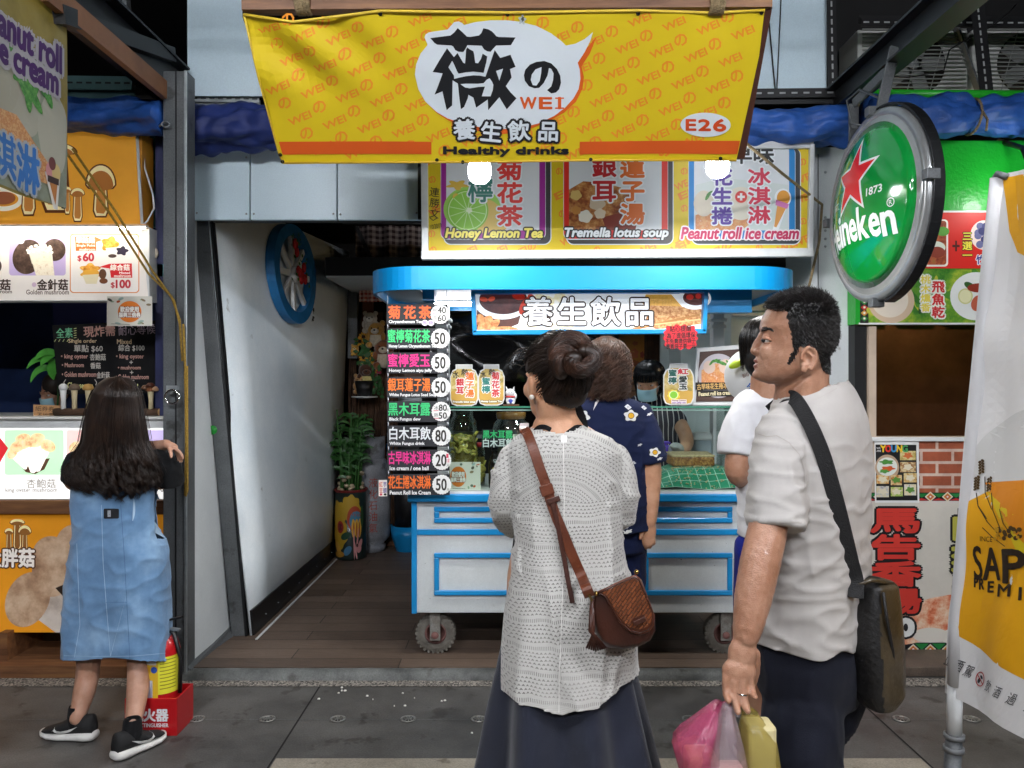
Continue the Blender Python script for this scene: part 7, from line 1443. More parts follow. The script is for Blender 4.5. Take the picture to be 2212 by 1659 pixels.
def wovenmat():
 m=mat('woven leather','6a3a22',rough=.4,var=0,coat=.1);n=m.node_tree;L_=n.links.new;b=n.nodes['Principled BSDF'];mp=n.nodes['Mapping'];mp.inputs['Rotation'].default_value=(rad(90),0,rad(0))
 tx=n.nodes.new('ShaderNodeMapping');L_(mp.outputs[0],tx.inputs[0]);tx.inputs['Rotation'].default_value=(0,0,rad(55))
 t_=n.nodes.new('ShaderNodeTexBrick');L_(tx.outputs[0],t_.inputs['Vector']);t_.inputs['Scale'].default_value=1;t_.inputs['Brick Width'].default_value=.019;t_.inputs['Row Height'].default_value=.0075;t_.inputs['Mortar Size'].default_value=.0012;t_.inputs['Mortar Smooth'].default_value=1
 t_.inputs['Color1'].default_value=lin('7d4526')+(1,);t_.inputs['Color2'].default_value=lin('5f3219')+(1,);t_.inputs['Mortar'].default_value=lin('2a140b')+(1,);L_(t_.outputs[0],b.inputs['Base Color'])
 bp=n.nodes.new('ShaderNodeBump');bp.invert=True;bp.inputs['Strength'].default_value=.9;bp.inputs['Distance'].default_value=.004;L_(t_.outputs['Fac'],bp.inputs['Height']);L_(bp.outputs[0],b.inputs['Normal']);return m
c3=np.mean(flap,axis=0);mb=MB();rg=[[W2_(c3[0]+(x-c3[0])*g,c3[1]+(y-c3[1])*g,dy)for x,y in flap]for dy,g in((.0,1.0),(-.008,1.0),(-.012,.985),(-.014,.95))];mb.loft(rg,Mlt);o=mb.build('flap',tb,fix=True)
mb=MB();mb.prism([W2_(c3[0]+(x-c3[0])*.86,c3[1]+(y-c3[1])*.84-4,-.0150)for x,y in flap],(0,-.002,0),wovenmat());mb.build('woven_panel',o)
mb=MB();pts=[W2_(c3[0]+(x-c3[0])*.93,c3[1]+(y-c3[1])*.92,-.0145)for x,y in flap];mb.tube(pts+[pts[0]],.0018,Mltd,6);mb.build('stitching',o)
mb=MB();p0,p1=W2_(626,1188,-.022),W2_(674,1168,-.022);mb.bar(p0,p1,.012,.024,Mltd,(0,-1,0));mb.build('badge',tb,bevel=.002)
a=Art(plane(Yb_-.0285));u0,v0=U1(632,1172);u1,v1=U1(670,1184);a.text('LEATHER',u0,v0,u1,v0+4,'c9a46a',1,rot=-22,res=2);a.build('badge_print',tb)
mb=MB();Mbr_=mat('brass','b99a5a',rough=.25,metal=1)
for zx,zy in((482,1074),(436,1060),(640,990)):mb.ell(W2_(zx,zy,-.005),.006,Mbr_,10,8)
mb.bar(W2_(452,1076,-.01),W2_(464,1100,-.01),.005,.02,Mbr_,(0,-1,0));mb.build('hardware',tb)
mb=MB();mb.tube([W2_(466,1095,-.005),W2_(464,1160,-.012),W2_(462,1200,-.012)],.009,Mltd,8,flat=.6)
for k in range(9):mb.tube([W2_(470-3*k*.3,1130,-.014),W2_(474-2*k,1220,-.016-.002*k),W2_(444+9*k,1300-abs(k-4)*3,-.018)],.005,Mltd,5,flat=.5)
mb.build('tassel',tb)
def strap(name,parent,pts,wd,th,m,k=6,obj=None,lift=.004):
 """flat strap lying on a garment"""
 pp,_=densify(pts,[1]*len(pts),k)
 mb=MB();rows=[]
 for i,p in enumerate(pp):
  d=(pp[min(i+1,len(pp)-1)]-pp[max(i-1,0)]).normalized();nn=(V((0,0,CH))-p).normalized();s_=d.cross(nn).normalized();nn=s_.cross(d)
  rows.append([p+s_*wd/2,p+s_*wd/2+nn*th,p-s_*wd/2+nn*th,p-s_*wd/2])
 mb.loft(rows,m,sm=False);return mb.build(name,parent,bevel=.0015,fix=True)
def onto(o,pts,Y0=1.4,lift=.004):
 f=decal(o,lambda u,v:P(u,v,Y0));return[f(u,v,lift)for u,v in pts]
for nm,pp in(('left_strap',((238,446),(255,424),(280,420),(305,432))),('right_strap',((372,452),(400,432),(428,408),(452,396)))):strap(nm,tw,onto(bodyw,[U1(x,y)for x,y in pp],1.4,.0005),.024 if nm[0]=='r' else .012,.003,Mbt)
sp=onto(cardi,[U1(x,y)for x,y in((205,440),(215,452),(235,500),(262,580),(290,660),(312,735),(345,820),(390,930),(425,1010))],lift=.005)
sp=[sp[0]+V((0,.06,.012))]+sp+[W2_(440,1045,-.004),W2_(456,1085,-.006)]
strap('strap',tb,sp,.026,.004,Mlt)
sp2=onto(cardi,[U1(x,y)for x,y in((308,700),(328,790),(345,880),(360,960),(372,1030),(387,1110))],lift=.01);strap('strap_tail',tb,sp2,.012,.003,Mltd)
q=onto(cardi,[U1(290,665)],lift=.01)[0];mb=MB();sd=(onto(cardi,[U1(312,735)],lift=.01)[0]-q).normalized();s3=sd.cross(V((0,1,0)));mb.obox(q,sd*.014,(0,.003,0),s3*.017,Mlt);mb.build('buckle',tb,bevel=.002);mb=MB();q=onto(cardi,[U1(315,705)],lift=.01)[0];mb.obox(q,sd*.007,(0,.004,0),s3*.017,Mltd);mb.build('keeper',tb,bevel=.002)
# =============== MAN in the white T-shirt ===============
def U2(zx,zy):return 1437.8+zx*.6334,608.3+zy*.6334
def M2(zx,zy,Y):return P(*U2(zx,zy),Y)
tm=thing('person','man in a white T-shirt and navy shorts with plastic bags, face in profile','person',(.77,2.03,0))
Yh=1.98;mb=MB()
prof=[(633,1728,1748,8),(638,1702,1768,36),(648,1677,1784,56),(660,1660,1797,64),(680,1647,1804,69),(692,1642,1807,70),(706,1638.5,1807,71),(716,1641,1807,70.5),(726,1644,1807,70),(740,1643,1803,69),(756,1639,1797,67),(768,1634,1790,65),(778,1628.5,1785,63),(786,1628.5,1780,61),(798,1629,1772,58),(808,1628,1762,53),(816,1632,1748,46),(823,1640,1728,35),(829,1660,1712,18)]
B=Matrix.Rotation(-math.atan2(1725-CX,FPX),3,'Z');hn=B@V((0,1,0));hf=B@V((1,0,0));C0=P(1725,740,Yh);Dh=V((C0.x,C0.y)).length
def q(x,y,d=0):
 g=1-abs(d)/Dh;p=C0+hf*((x-1725)*Yh*hn.y/FPX*g)+hn*d;p.z=CH-(y-CY)/FPX*Yh*g;return p
rg=[]
for y,x0,x1,hw in prof:
 m_=x0+(x1-x0)*.56;r=[]
 for k in range(40):
  t_=2*math.pi*k/40;c,s_=math.cos(t_),math.sin(t_);tp=max(0,c);nar=.36 if y>770 else .28
  xx_=m_-(m_-x0)*abs(c)**.9 if c>0 else m_+(x1-m_)*abs(c)**.95
  r.append(q(xx_,y)+hn*(hw*(abs(s_)**.85)*(1 if s_>0 else-1)*(1-nar*tp**2)/FPX*Yh))
 rg.append(r)
mb.loft(rg,M_white)
def E(x,y,d,a,b,c,n=14,k=10,rot=None):mb.ell(q(x,y,d),(a,b,c),M_white,n,k,B@rot if rot else B)
ry=lambda a:Matrix.Rotation(rad(a),3,'Y')
E(1632,741,0,.0085,.008,.026,rot=ry(26));E(1629,755.5,0,.0122,.0125,.0115);E(1637,758,-.0165,.0125,.0105,.0105);E(1637,758,.0165,.0125,.0105,.0105);E(1631,761,0,.010,.013,.007)
E(1652,710,-.026,.012,.022,.010);E(1652,710,.026,.012,.022,.010);E(1644,726,0,.010,.014,.014)
for d in(-1,1):E(1678,760,d*.036,.044,.022,.034);E(1657,727,d*.0365,.0135,.0125,.0085);E(1657,741.5,d*.036,.0125,.012,.007)
E(1632.5,778,0,.0085,.018,.006);E(1632.5,790,0,.0085,.017,.007);E(1636,809,0,.015,.022,.013);E(1690,815,0,.045,.045,.02)
limb(mb,[P(1735,780,Yh+.01),P(1732,838,Yh+.02),P(1740,880,Yh+.05)],[.062,.066,.085],20)
for d in(-1,1):
 e=q(1744,776,d*.074);BE=B@Matrix.Rotation(rad(-14*d),3,'Z')@ry(12);mb.ell(e,(.017,.008,.029),M_white,14,10,BE);mb.tube([e+BE@V((.0175*math.cos(rad(t_))*(1.05 if t_<180 else .8),d*.009,.029*math.sin(rad(t_))))for t_ in range(-60,215,25)],.0048,M_white,8);mb.ell(e+BE@V((-.004,d*.004,-.027)),(.009,.006,.010),M_white,10,8);mb.ell(e+BE@V((-.012,d*.005,.0)),(.005,.006,.008),M_white,8,6);mb.tube([e+BE@V((-.006,d*.009,.016)),e+BE@V((.007,d*.0095,.008)),e+BE@V((.007,d*.009,-.008)),e+BE@V((-.003,d*.008,-.016))],.0032,M_white,6)
arm=[M2(374,580,1.915),M2(366,680,1.895),M2(350,830,1.86),M2(322,960,1.83),M2(298,1080,1.81),M2(275,1205,1.79)]
limb(mb,*densify(arm,[.042,.046,.046,.0465,.043,.031]),n=18)
hb=M2(262,1290,1.785);mb.ell(M2(262,1268,1.785),(.034,.021,.045),M_white,16,12,ry(8));mb.ell(M2(250,1330,1.78),(.040,.020,.034),M_white,16,12,ry(8));mb.ell(M2(285,1275,1.79),(.016,.016,.03),M_white,12,8,ry(-10))
kn=[M2(207,1350,1.775),M2(233,1362,1.77),M2(261,1362,1.77),M2(288,1345,1.775)]
fingers(mb,kn,[(-.05,-.12,-1),(.0,-.14,-1),(.05,-.14,-1),(.08,-.1,-1)],[.058,.072,.070,.052],[.0105,.0105,.0105,.0095],[-.62,-.5,-.5,-.6],'X')
tp_,tr_=densify([M2(300,1270,1.80),M2(303,1325,1.81),M2(290,1375,1.825),M2(270,1395,1.835)],[.016,.0135,.012,.0095],3);limb(mb,tp_,tr_,10)
limb(mb,*densify([(.92,2.2,1.30),(.93,2.27,1.05),(.91,2.42,.98)],[.045,.046,.032]),n=12);mb.ell((.87,2.44,.98),(.045,.02,.035),M_white)
fingers(mb,[V((.84,2.45,1.0-.018*k))for k in range(4)]+[V((.86,2.43,1.01))],[(-1,.1,-.1)]*4+[(-.5,-.2,.8)],[.07,.075,.07,.055,.05],[.009]*4+[.011],[.4]*4+[.2],'Z')
legs=[[(.745,1.995,.70),(.735,1.98,.48),(.73,2.0,.08)],[(.86,2.12,.70),(.835,2.16,.48),(.85,2.22,.08)]]
for lg in legs:limb(mb,*densify([lg[0],lg[1],V(lg[1])*.55+V(lg[2])*.45+V((.01,-.02,.06)),lg[2]],[.074,.062,.060,.036]),n=16);d=V((-.55,.8,0)).normalized();limb(mb,[V(lg[2])-V((0,0,.03)),V(lg[2])+d*.17-V((0,0,.055))],[.036,.026])
hp=[(1652,662),(1665,668),(1700,672),(1703,700),(1711,730),(1713,755),(1701,786),(1707,790),(1719,768),(1728,750),(1745,745),(1762,750),(1770,775),(1776,800),(1786,808),(1815,800),(1830,700),(1800,630),(1736,610),(1670,622),(1640,655)]
def inpoly(u,v,pl):
 c=False
 for(x0,y0),(x1,y1)in zip(pl,pl[1:]+pl[:1]):
  if(y0>v)!=(y1>v)and u<(x1-x0)*(v-y0)/(y1-y0)+x0:c=not c
 return c
def uv(p):
 l_=(V(p)-C0).dot(hn);p=V(p)-hn*max(0,2*l_);return CX+p.x/p.y*FPX,CY-(p.z-CH)/p.y*FPX
Mlip=mat('lip','8d5343',rough=.4,sss=.2)
def mpick(p,n_):
 u,v=uv(p)
 w_=noise.noise(p*160)*3.5
 if v<815 and u>1630 and inpoly(u+w_,v+w_,hp):return 1
 if abs((p-C0).dot(hn))<.022 and u<1640 and(776.5<v<783 or 786<v<795):return 2
 return 0
def fdisp(p):
 u,v=uv(p);d=abs((p-C0).dot(hn));s_=0
 if d>.07 and u<1800:s_-=.0075*math.exp(-((u-1745)/8)**2-((v-777)/11)**2)-.002*math.exp(-((u-1735)/4)**2-((v-778)/6)**2)
 if u<1642:s_-=.004*math.exp(-((v-784.5)/1.6)**2)*(1 if d<.024 else 0)+.003*math.exp(-((v-763.5)/2)**2-((u-1633)/4)**2-((d-.012)/.006)**2)
 if d>.018:s_-=.0009*math.exp(-((u-1646-(v-757)*.35)/3)**2)*(1 if 752<v<778 else 0)
 for x0,y0,x1,y1 in((1690,842,1738,806),(1703,848,1748,812)):
  t_=max(0,min(1,((u-x0)*(x1-x0)+(v-y0)*(y1-y0))/((x1-x0)**2+(y1-y0)**2)));s_-=.0022*math.exp(-(((u-x0-t_*(x1-x0))**2+(v-y0-t_*(y1-y0))**2)/5))
 return s_+.0008*noise.noise(p*90)
body=flesh(mb,'body',tm,[SK1,H_BLK,Mlip],.0032,3,disp=fdisp,pick=mpick)
for d in(-1,1):
 mb=MB();mb.ell(q(1654,733.5,d*.040),(.0108,.0115,.0098),mat('eye white','bfb8b0',rough=.2),14,10);o=mb.build('eye',tm);mb=MB();mb.ell(q(1649.4,733.5,d*.0432),(.0070,.0088,.0070),M_black,10,8);mb.build('iris',o);mb=MB()
 ls=[q(x,y,d*w_)for x,y,w_ in((1644,733,.038),(1647,729.5,.0465),(1653,728.5,.0515),(1660,731,.052),(1668,737,.0495))];mb.tube(ls,[.0024,.0034,.004,.0036,.002],SK1,8);mb.tube([p_+B@V((-.0008,d*.0012,-.0022))for p_ in ls],.0009,H_BLK,5);mb.tube([q(x,y,d*w_)for x,y,w_ in((1645,738,.038),(1653,740.5,.0485),(1660,740,.0505),(1668,737,.0495))],.0022,SK1,8);mb.build('eyelid',tm)
bvm=BVHTree.FromPolygons([v.co for v in body.data.vertices],[tuple(p.vertices)for p in body.data.polygons]);paths=[]
for d in(-1,1):
 for k in range(300):
  t_=R.random();x,y=1643+26*t_,711-5*math.sin(t_*2.4)+5*t_*t_+R.gauss(0,1.9-.9*t_);p,n_,i,ds=bvm.ray_cast(q(x,y,d*.05)+hn*d*.1,-hn*d)
  if p:dd=B@V((.8,0,.25-.9*t_)).normalized()*.008;paths.append([tuple(p+n_*.0006),tuple(p+dd*.5+n_*.0016),tuple(p+dd+n_*.001)])
strands('eyebrows',tm,paths,.00075,H_BLK)
paths=[];fc=[f for f in body.data.polygons if f.material_index==1];ar=np.array([f.area for f in fc]);idx=np.random.RandomState(5).choice(len(fc),9000,p=ar/ar.sum())
for i in idx:
 f=fc[i];p=f.center.copy();n_=f.normal;u,v=uv(p);top=max(0,min(1,(690-v)/40));tang=B@(V((-.55,0,.1))*top+V((.5,0,-.8))*(1-top))+V((R.gauss(0,.25),R.gauss(0,.25),R.gauss(0,.2)));d=(n_*(.55+.35*top)+tang).normalized();l=(.008+.009*top)*R.uniform(.5,1.25)
 if v>755:l*=.6
 if u<1715 and v>690:l*=.5
 paths.append([tuple(p),tuple(p+d*l*.5),tuple(p+d*l*.8+tang*l*.12),tuple(p+d*l+tang*l*.3)])
strands('hair',tm,paths,.0009,H_BLK,.35)
mb=MB();yw=rad(45);cm=V((.795,2.045,0))
def SR(z_,fx,rx,ry):f=V((-math.sin(yw),math.cos(yw),0));c=cm+f*fx+V((0,0,z_));return(c,rx,ry,yw)
rings(mb,[SR(1.54,.0,.062,.06),SR(1.50,-.005,.072,.068),SR(1.465,-.01,.105,.085),SR(1.43,-.01,.145,.095),SR(1.39,-.008,.172,.108),SR(1.33,-.005,.185,.118),SR(1.24,.0,.19,.125),SR(1.10,.01,.182,.13),SR(.96,.012,.175,.13),SR(.86,.012,.175,.13),SR(.74,.012,.175,.13)],p=2.3)
sleeve(mb,[M2(398,520,1.965),M2(383,640,1.91),M2(375,838,1.868)],[.064,.066,.068],20);sleeve(mb,[(.905,2.17,1.33),(.935,2.22,1.2),(.93,2.27,1.08)],[.075,.075,.074])
def mdisp(p):
 u=CX+p.x/p.y*FPX;v=CY-(p.z-CH)/p.y*FPX;zx,zy=(u-1437.8)/.6334,(v-608.3)/.6334;low=max(0,min(1,(1.18-p.z)/.25));s_=0
 s_+=.0075*ridge(nz3(p,4,4,15,2)+.15*math.sin((p.x-p.z)*14))*low
 s_+=.006*ridge(nz3(p,9,9,24,4)+.2*math.sin((p.z+p.x*.8)*30))*max(0,min(1,(1.42-p.z)*5))
 s_+=.006*ridge((zx-zy*.25-260)/70+nz3(p,6,6,6,9)*.8)*(1 if 560<zy<1000 and zx>420 else 0)*.9
 if zx<470 and zy<850:s_+=.005*ridge(nz3(p,7,7,30,12)+.3*math.sin((p.z*2+p.x)*22))
 return s_+.012*max(0,min(1,(.86-p.z)*6))*math.sin(u*.05)
def mcut(p,n_):
 u=CX+p.x/p.y*FPX;v=CY-(p.z-CH)/p.y*FPX;zx,zy=(u-1437.8)/.6334,(v-608.3)/.6334
 if p.z>1.442+.00031*(u-1683)and abs(u-1745)<90:return True
 return False
Mte=cloth('white tee','aba7a3',bs=1200,bump=.15);tee=flesh(mb,'tshirt',tm,[Mte],.0065,2,disp=mdisp,cut=mcut,thick=.003,hem=lambda p:.815+.008*math.sin(p.x*40+p.y*30))
a=Art(decal(tee,lambda u,v:P(*U2(u,v),1.3)),split=12,step=.0004,rough=.9);a.line([(318,520),(345,530),(380,527),(420,550),(455,590),(470,640),(472,700)],3,'9e9a94',1);a.line([(272,818),(330,820),(400,819),(474,822)],2.2,'aaa6a0',1);a.line([(455,425),(520,400),(582,366)],2.5,'a5a19b',1);a.build('seam_print',tm)
mb=MB();rings(mb,[SR(.98,.012,.15,.11),SR(.86,.012,.158,.115),SR(.76,.012,.168,.125),SR(.70,.012,.16,.118),SR(.64,.012,.14,.105)])
for lg,z0 in zip(legs,(.515,.56)):a0=V(lg[0]);b0=V(lg[1]);limb(mb,*densify([a0+V((0,0,-.05)),a0*.5+b0*.5,b0+V((0,0,-.0))],[.10,.102,.098]),n=18)
shorts=flesh(mb,'shorts',tm,[cloth('navy shorts','10131f',bs=700,rough=.75)],.007,3,disp=lambda p:.006*ridge(nz3(p,8,8,6,3))+.004*nz3(p,14,14,14),cut=lambda p,n_:n_.z>.8 and p.z>.95,thick=.004,hem=lambda p:.52 if p.y<2.06 else .565)
for lg in legs:shoe(tm,(lg[2][0]+.02,lg[2][1]-.05,0),(lg[2][0]-.12,lg[2][1]+.19,0),None,'',M_black,M_white)
tb=thing('messenger_bag','black shoulder bag hanging at the hip of the man in navy shorts','bag',tuple(M2(710,1240,1.95)));Mnyl=mat('black nylon','100f0f',rough=.55,var=.3,vs=6,bump=.3,bs=90);Mwax=mat('waxed olive nylon','3a3122',rough=.35,var=.45,vs=8,bump=.4,bs=40,coat=.1)
mb=MB();rr_=[]
for zx0,zx1,zy,dp in((668,765,1012,.03),(650,778,1030,.05),(640,782,1100,.055),(632,790,1230,.06),(640,795,1330,.06),(655,790,1400,.055),(680,765,1445,.04),(700,745,1456,.02)):rr_.append((M2((zx0+zx1)/2,zy,1.97),(zx1-zx0)/2*.6334/FPX*1.97,dp,rad(20)))
rings(mb,rr_,p=3.2);flesh(mb,'pouch',tb,[Mnyl,Mwax],.006,2,disp=lambda p:.006*ridge(nz3(p,9,9,5,3))+.004*nz3(p,12,12,9),pick=lambda p,n_:1 if CX+p.x/p.y*FPX>1906-(p.z-.8)*30 else 0)
mb=MB();mb.tube([M2(640,1040,1.92),M2(700,1018,1.905),M2(775,1030,1.95)],.006,Mwax,6);mb.tube([M2(748,1150,1.91),M2(780,1140,1.94)],.007,Mwax,6);mb.tube([M2(742,1060,1.907),M2(755,1150,1.90),M2(775,1260,1.91),M2(782,1380,1.92)],.0045,Mnyl,6);mb.build('piping',tb)
sp=onto(tee,[U2(x,y)for x,y in((440,405),(470,450),(505,520),(535,600),(560,690),(583,780),(605,870),(625,960),(640,1020))],1.3,.006)
sp=[M2(383,430,2.02)+V((0,.06,-.01)),M2(410,412,2.0)+V((0,0,.008))]+sp+[M2(648,1080,1.90)];strap('strap',tb,sp,.036,.004,mat('black webbing','0f0f10',rough=.8,bump=.4,bs=300));mb=MB();mb.tube([M2(385,428,2.0),M2(415,408,1.97),M2(448,402,1.95)],.018,M_black,8,flat=.35);mb.build('shoulder_pad',tb)
def film(key,col,a):return mat(key,col,rough=.25,trans=.55,alpha=a,var=.15,vs=9,bump=.5,bs=26,spec=.5)
hx=M2(248,1425,1.775)
def sack(lab,m,pts,y0,dep,seed,inner=None,hnd=((0,0),(0,0))):
 t=thing('plastic_bag',lab,'bag',tuple(hx),'plastic bags in the hand of the man');mb=MB();rg=[]
 for zx0,zx1,zy,k in pts:
  c=M2((zx0+zx1)/2,zy,y0);w_=(zx1-zx0)/2*.6334/FPX*y0;r=[]
  for i in range(40):q_=2*math.pi*i/40;g=1+.10*math.sin(q_*7+zy*.01+seed)*(1.2-k)+.06*noise.noise((q_*2,zy*.012,seed));r.append(c+V((w_*math.cos(q_)*g,dep*k*math.sin(q_)*g,0)))
  rg.append(r)
 mb.loft(rg,m);mb.build('sack',t,fix=True);mb=MB()
 for zx,zy in hnd:c=M2(zx,zy,y0);mb.tube([c,c*.5+hx*.5+V((0,.004,0)),hx+V((.004*seed,0,.006))],[.016,.009,.006],m,10,flat=.5)
 mb.build('handles',t)
 if inner:
  mb=MB();x0,x1,z0,z1,mi=inner;a0,b0=M2(x0,z1,y0),M2(x1,z0,y0);mb.box(a0.x,b0.x,y0-dep*.55,y0+dep*.55,a0.z,b0.z,mi);mb.build('contents',t,bevel=.008)
 return t
Mfood=food('takeaway food',['c98a5a','e0b080','b5703c'],18)
sack('pink plastic bag, leftmost of the three in his hand',film('pink film','e2608e',.7),[(165,192,1432,.2),(120,190,1475,.5),(45,178,1540,.9),(22,176,1570,1),(40,180,1640,1),(70,190,1740,.9),(90,190,1790,.5)],1.80,.07,1,(70,170,1600,1760,Mfood),((168,1455),(180,1470)))
sack('clear whitish plastic bag in the middle of the three in his hand',film('clear film','d9c3cb',.5),[(195,225,1445,.3),(175,240,1500,.6),(150,260,1570,.9),(118,275,1640,1),(105,285,1720,1),(110,285,1840,.9),(140,260,1890,.5)],1.77,.06,2,(130,265,1650,1830,mat('pink lunch box','cf9a8f',rough=.4)),((212,1455),(232,1480)))
sack('yellow plastic bag with a paper box, rightmost of the three in his hand',film('yellow film','d5bf5c',.62),[(262,310,1470,.3),(255,345,1510,.7),(250,375,1560,.9),(250,390,1640,1),(255,400,1740,1),(265,395,1830,.8)],1.80,.06,3,(268,365,1500,1810,mat('cream paper box','c9bd8e',rough=.6)),((268,1470),(300,1470)))
mb=MB();mb.lathe(M2(262,1405,1.758),[(.0115,-.002),(.0125,0),(.0115,.002)],mat('chrome','c9cbcd',rough=.15,metal=1),16,cap=False);mb.build('ring',tm)
# =============== GIRL in the denim pinafore ===============
def U3(zx,zy):return 55.3+zx*.5168,801.9+zy*.5168
Yg=3.24
def G(zx,zy,dy=0):return P(*U3(zx,zy),Yg+dy)
tg=thing('person','girl with long dark hair in a light blue denim pinafore and black trainers','person',(-1.65,3.24,0))
mb=MB();L=head(mb,G(385,150,.08),0,.12,.92);limb(mb,[G(385,220,.08),G(385,330,.09)],[.045,.05]);rings(mb,[(G(385,310,.1),.07,.05,0),(G(382,360,.1),.14,.08,0),(G(380,500,.11),.13,.09,0),(G(380,800,.11),.14,.1,0)])
for pts in([G(268,1000,.06),G(262,1230,.06),G(245,1340,.03),G(214,1450,-.02)],[G(470,1000,.10),G(474,1220,.07),G(468,1340,.01),G(447,1490,-.09)]):limb(mb,*densify(pts,[.065,.047,.044,.029]),n=16)
la,lb=G(217,1470,-.02),G(447,1500,-.12);la.z=.10;lb.z=.10
limb(mb,*densify([G(570,390,.09),G(600,450,.1),G(540,470,.22)],[.034,.034,.03]),n=12);limb(mb,*densify([G(215,390,.09),G(200,460,.12),G(330,420,.25),G(470,335,.2),G(560,312,.10),G(590,306,.06)],[.042,.04,.036,.034,.025,.021]),n=14)
hd=G(605,312,.045);mb.ell(hd,(.036,.016,.018),M_white,12,8,ry(18))
fingers(mb,[G(622,320+3*k,.045+.012*(k-1.5))for k in range(4)]+[G(600,325,.02)],[(.75,-.1,-.55),(.7,-.15,-.7),(.62,-.1,-.75),(.5,0,-.8),(.5,-.5,-.6)],[.062,.068,.062,.05,.045],[.0078]*4+[.009],[.28]*4+[.2],'Y')
flesh(mb,'body',tg,[SK3],.0045,2);eyes(tg,L)
mb=MB();rings(mb,[(G(385,300,.09),.06,.05,0),(G(383,335,.1),.12,.075,0),(G(380,400,.1),.165,.09,0),(G(378,520,.11),.155,.1,0),(G(378,720,.11),.15,.1,0)])
sleeve(mb,[G(560,375,.08),G(597,415,.09),G(607,470,.11)],[.05,.055,.056]);sleeve(mb,[G(215,375,.08),G(200,415,.09),G(192,455,.11)],[.046,.046,.044])
flesh(mb,'tshirt',tg,[cloth('black tee','0f1012')],.007,2,disp=lambda p:.004*ridge(nz3(p,8,8,16)))
mb=MB();rr_=[]
for zx0,zx1,zy,ry_ in((212,568,335,.07),(206,562,420,.10),(204,550,580,.115),(212,560,680,.12),(198,586,760,.125),(182,596,900,.13),(176,600,1050,.135),(176,606,1200,.14),(176,607,1260,.14)):rr_.append((G((zx0+zx1)/2,zy,.085),(zx1-zx0)/2*.5168/FPX*Yg,ry_,0))
rings(mb,rr_,p=2.6)
def gcut(p,n_):
 u,v=CX+p.x/p.y*FPX,CY-(p.z-CH)/p.y*FPX;zx,zy=(u-55.3)/.5168,(v-801.9)/.5168
 if n_.z>.7 and zy<360:return True
 if n_.x>.55 and zy<700-(0 if p.y<3.4 else 0)and zx>540 and p.y>3.30:return True
 return n_.x<-.55 and zy<640 and zx<215 and p.y>3.30
def gdisp(p):
 low=max(0,min(1,(1.0-p.z)/.4));return .009*low*ridge(nz3(p,7,5,3,3)+.3*math.sin(p.x*8-p.z*5))+.006*ridge(nz3(p,10,8,12,8))+.006*low*math.sin(p.x*26+nz3(p,3,3,3)*3)-.02*max(0,min(1,(.6-p.z)*4))*math.exp(-((p.x+1.66)/.05)**2)
Mden=mat('light denim','6387ab',rough=.85,ramp=[(.3,'4f7296'),(.5,'6589ae'),(.72,'86a7c6')],vs=5,bump=.35,bs=700,sheen=.2)
den=flesh(mb,'pinafore',tg,[Mden],.007,2,disp=gdisp,cut=gcut,thick=.004,hem=lambda p:zz(801.9+.5168*(1205+6*math.sin(p.x*20)),p.y)if p.y<3.3 else zz(801.9+.5168*1205,3.25))
a=Art(decal(den,lambda u,v:P(*U3(u,v),2.2)),split=14,step=.0004,rough=.85)
for ln,c in(([(318,560),(325,800),(340,1000),(357,1203)],'9fbad2'),([(398,560),(415,800),(425,1000),(436,1203)],'4d6c8e'),([(215,720),(222,900),(228,1060),(205,1195)],'9fbad2'),([(338,966),(424,966)],'55779a'),([(162,1188),(300,1192),(450,1190),(612,1176)],'8fadc8'),([(556,600),(566,670),(598,712)],'a3bdd4'),([(572,360),(566,460),(553,560)],'a3bdd4')):a.line(ln,2.4,c,1)
a.rrect(327,574,391,616,6,'101218',2);a.rect(344,582,357,608,'8f9298',3);a.build('label_and_stitching',tg)
sil=[(25,345,430),(50,305,460),(90,282,478),(150,262,490),(220,245,502),(300,232,515),(360,192,545),(420,172,562),(480,180,540),(530,215,505),(555,290,450)]
mb=MB();rr_=[]
for zy,a0,a1 in sil:k=min(1,(zy-5)/110);rr_.append((G((a0+a1)/2,zy,.055-.02*max(0,(zy-150)/300)),(a1-a0)/2*.5168/FPX*Yg*.94,np.interp(zy,[5,30,90,200,330,560],[.02,.055,.09,.088,.072,.062]),0))
rings(mb,rr_[:9]);flesh(mb,'hair_base',tg,[H_DKB],.007,2,cut=lambda p,n_:p.y>3.36 and p.z>1.12 and p.z<1.42 and abs(p.x-G(385,150).x)<.055)
paths=[];zs_=[q_[0]for q_ in sil];ls_=[q_[1]for q_ in sil];rs_=[q_[2]for q_ in sil]
LK=[(R.uniform(0,6.3),R.uniform(.6,1.5),R.uniform(-1,1))for _ in range(80)]
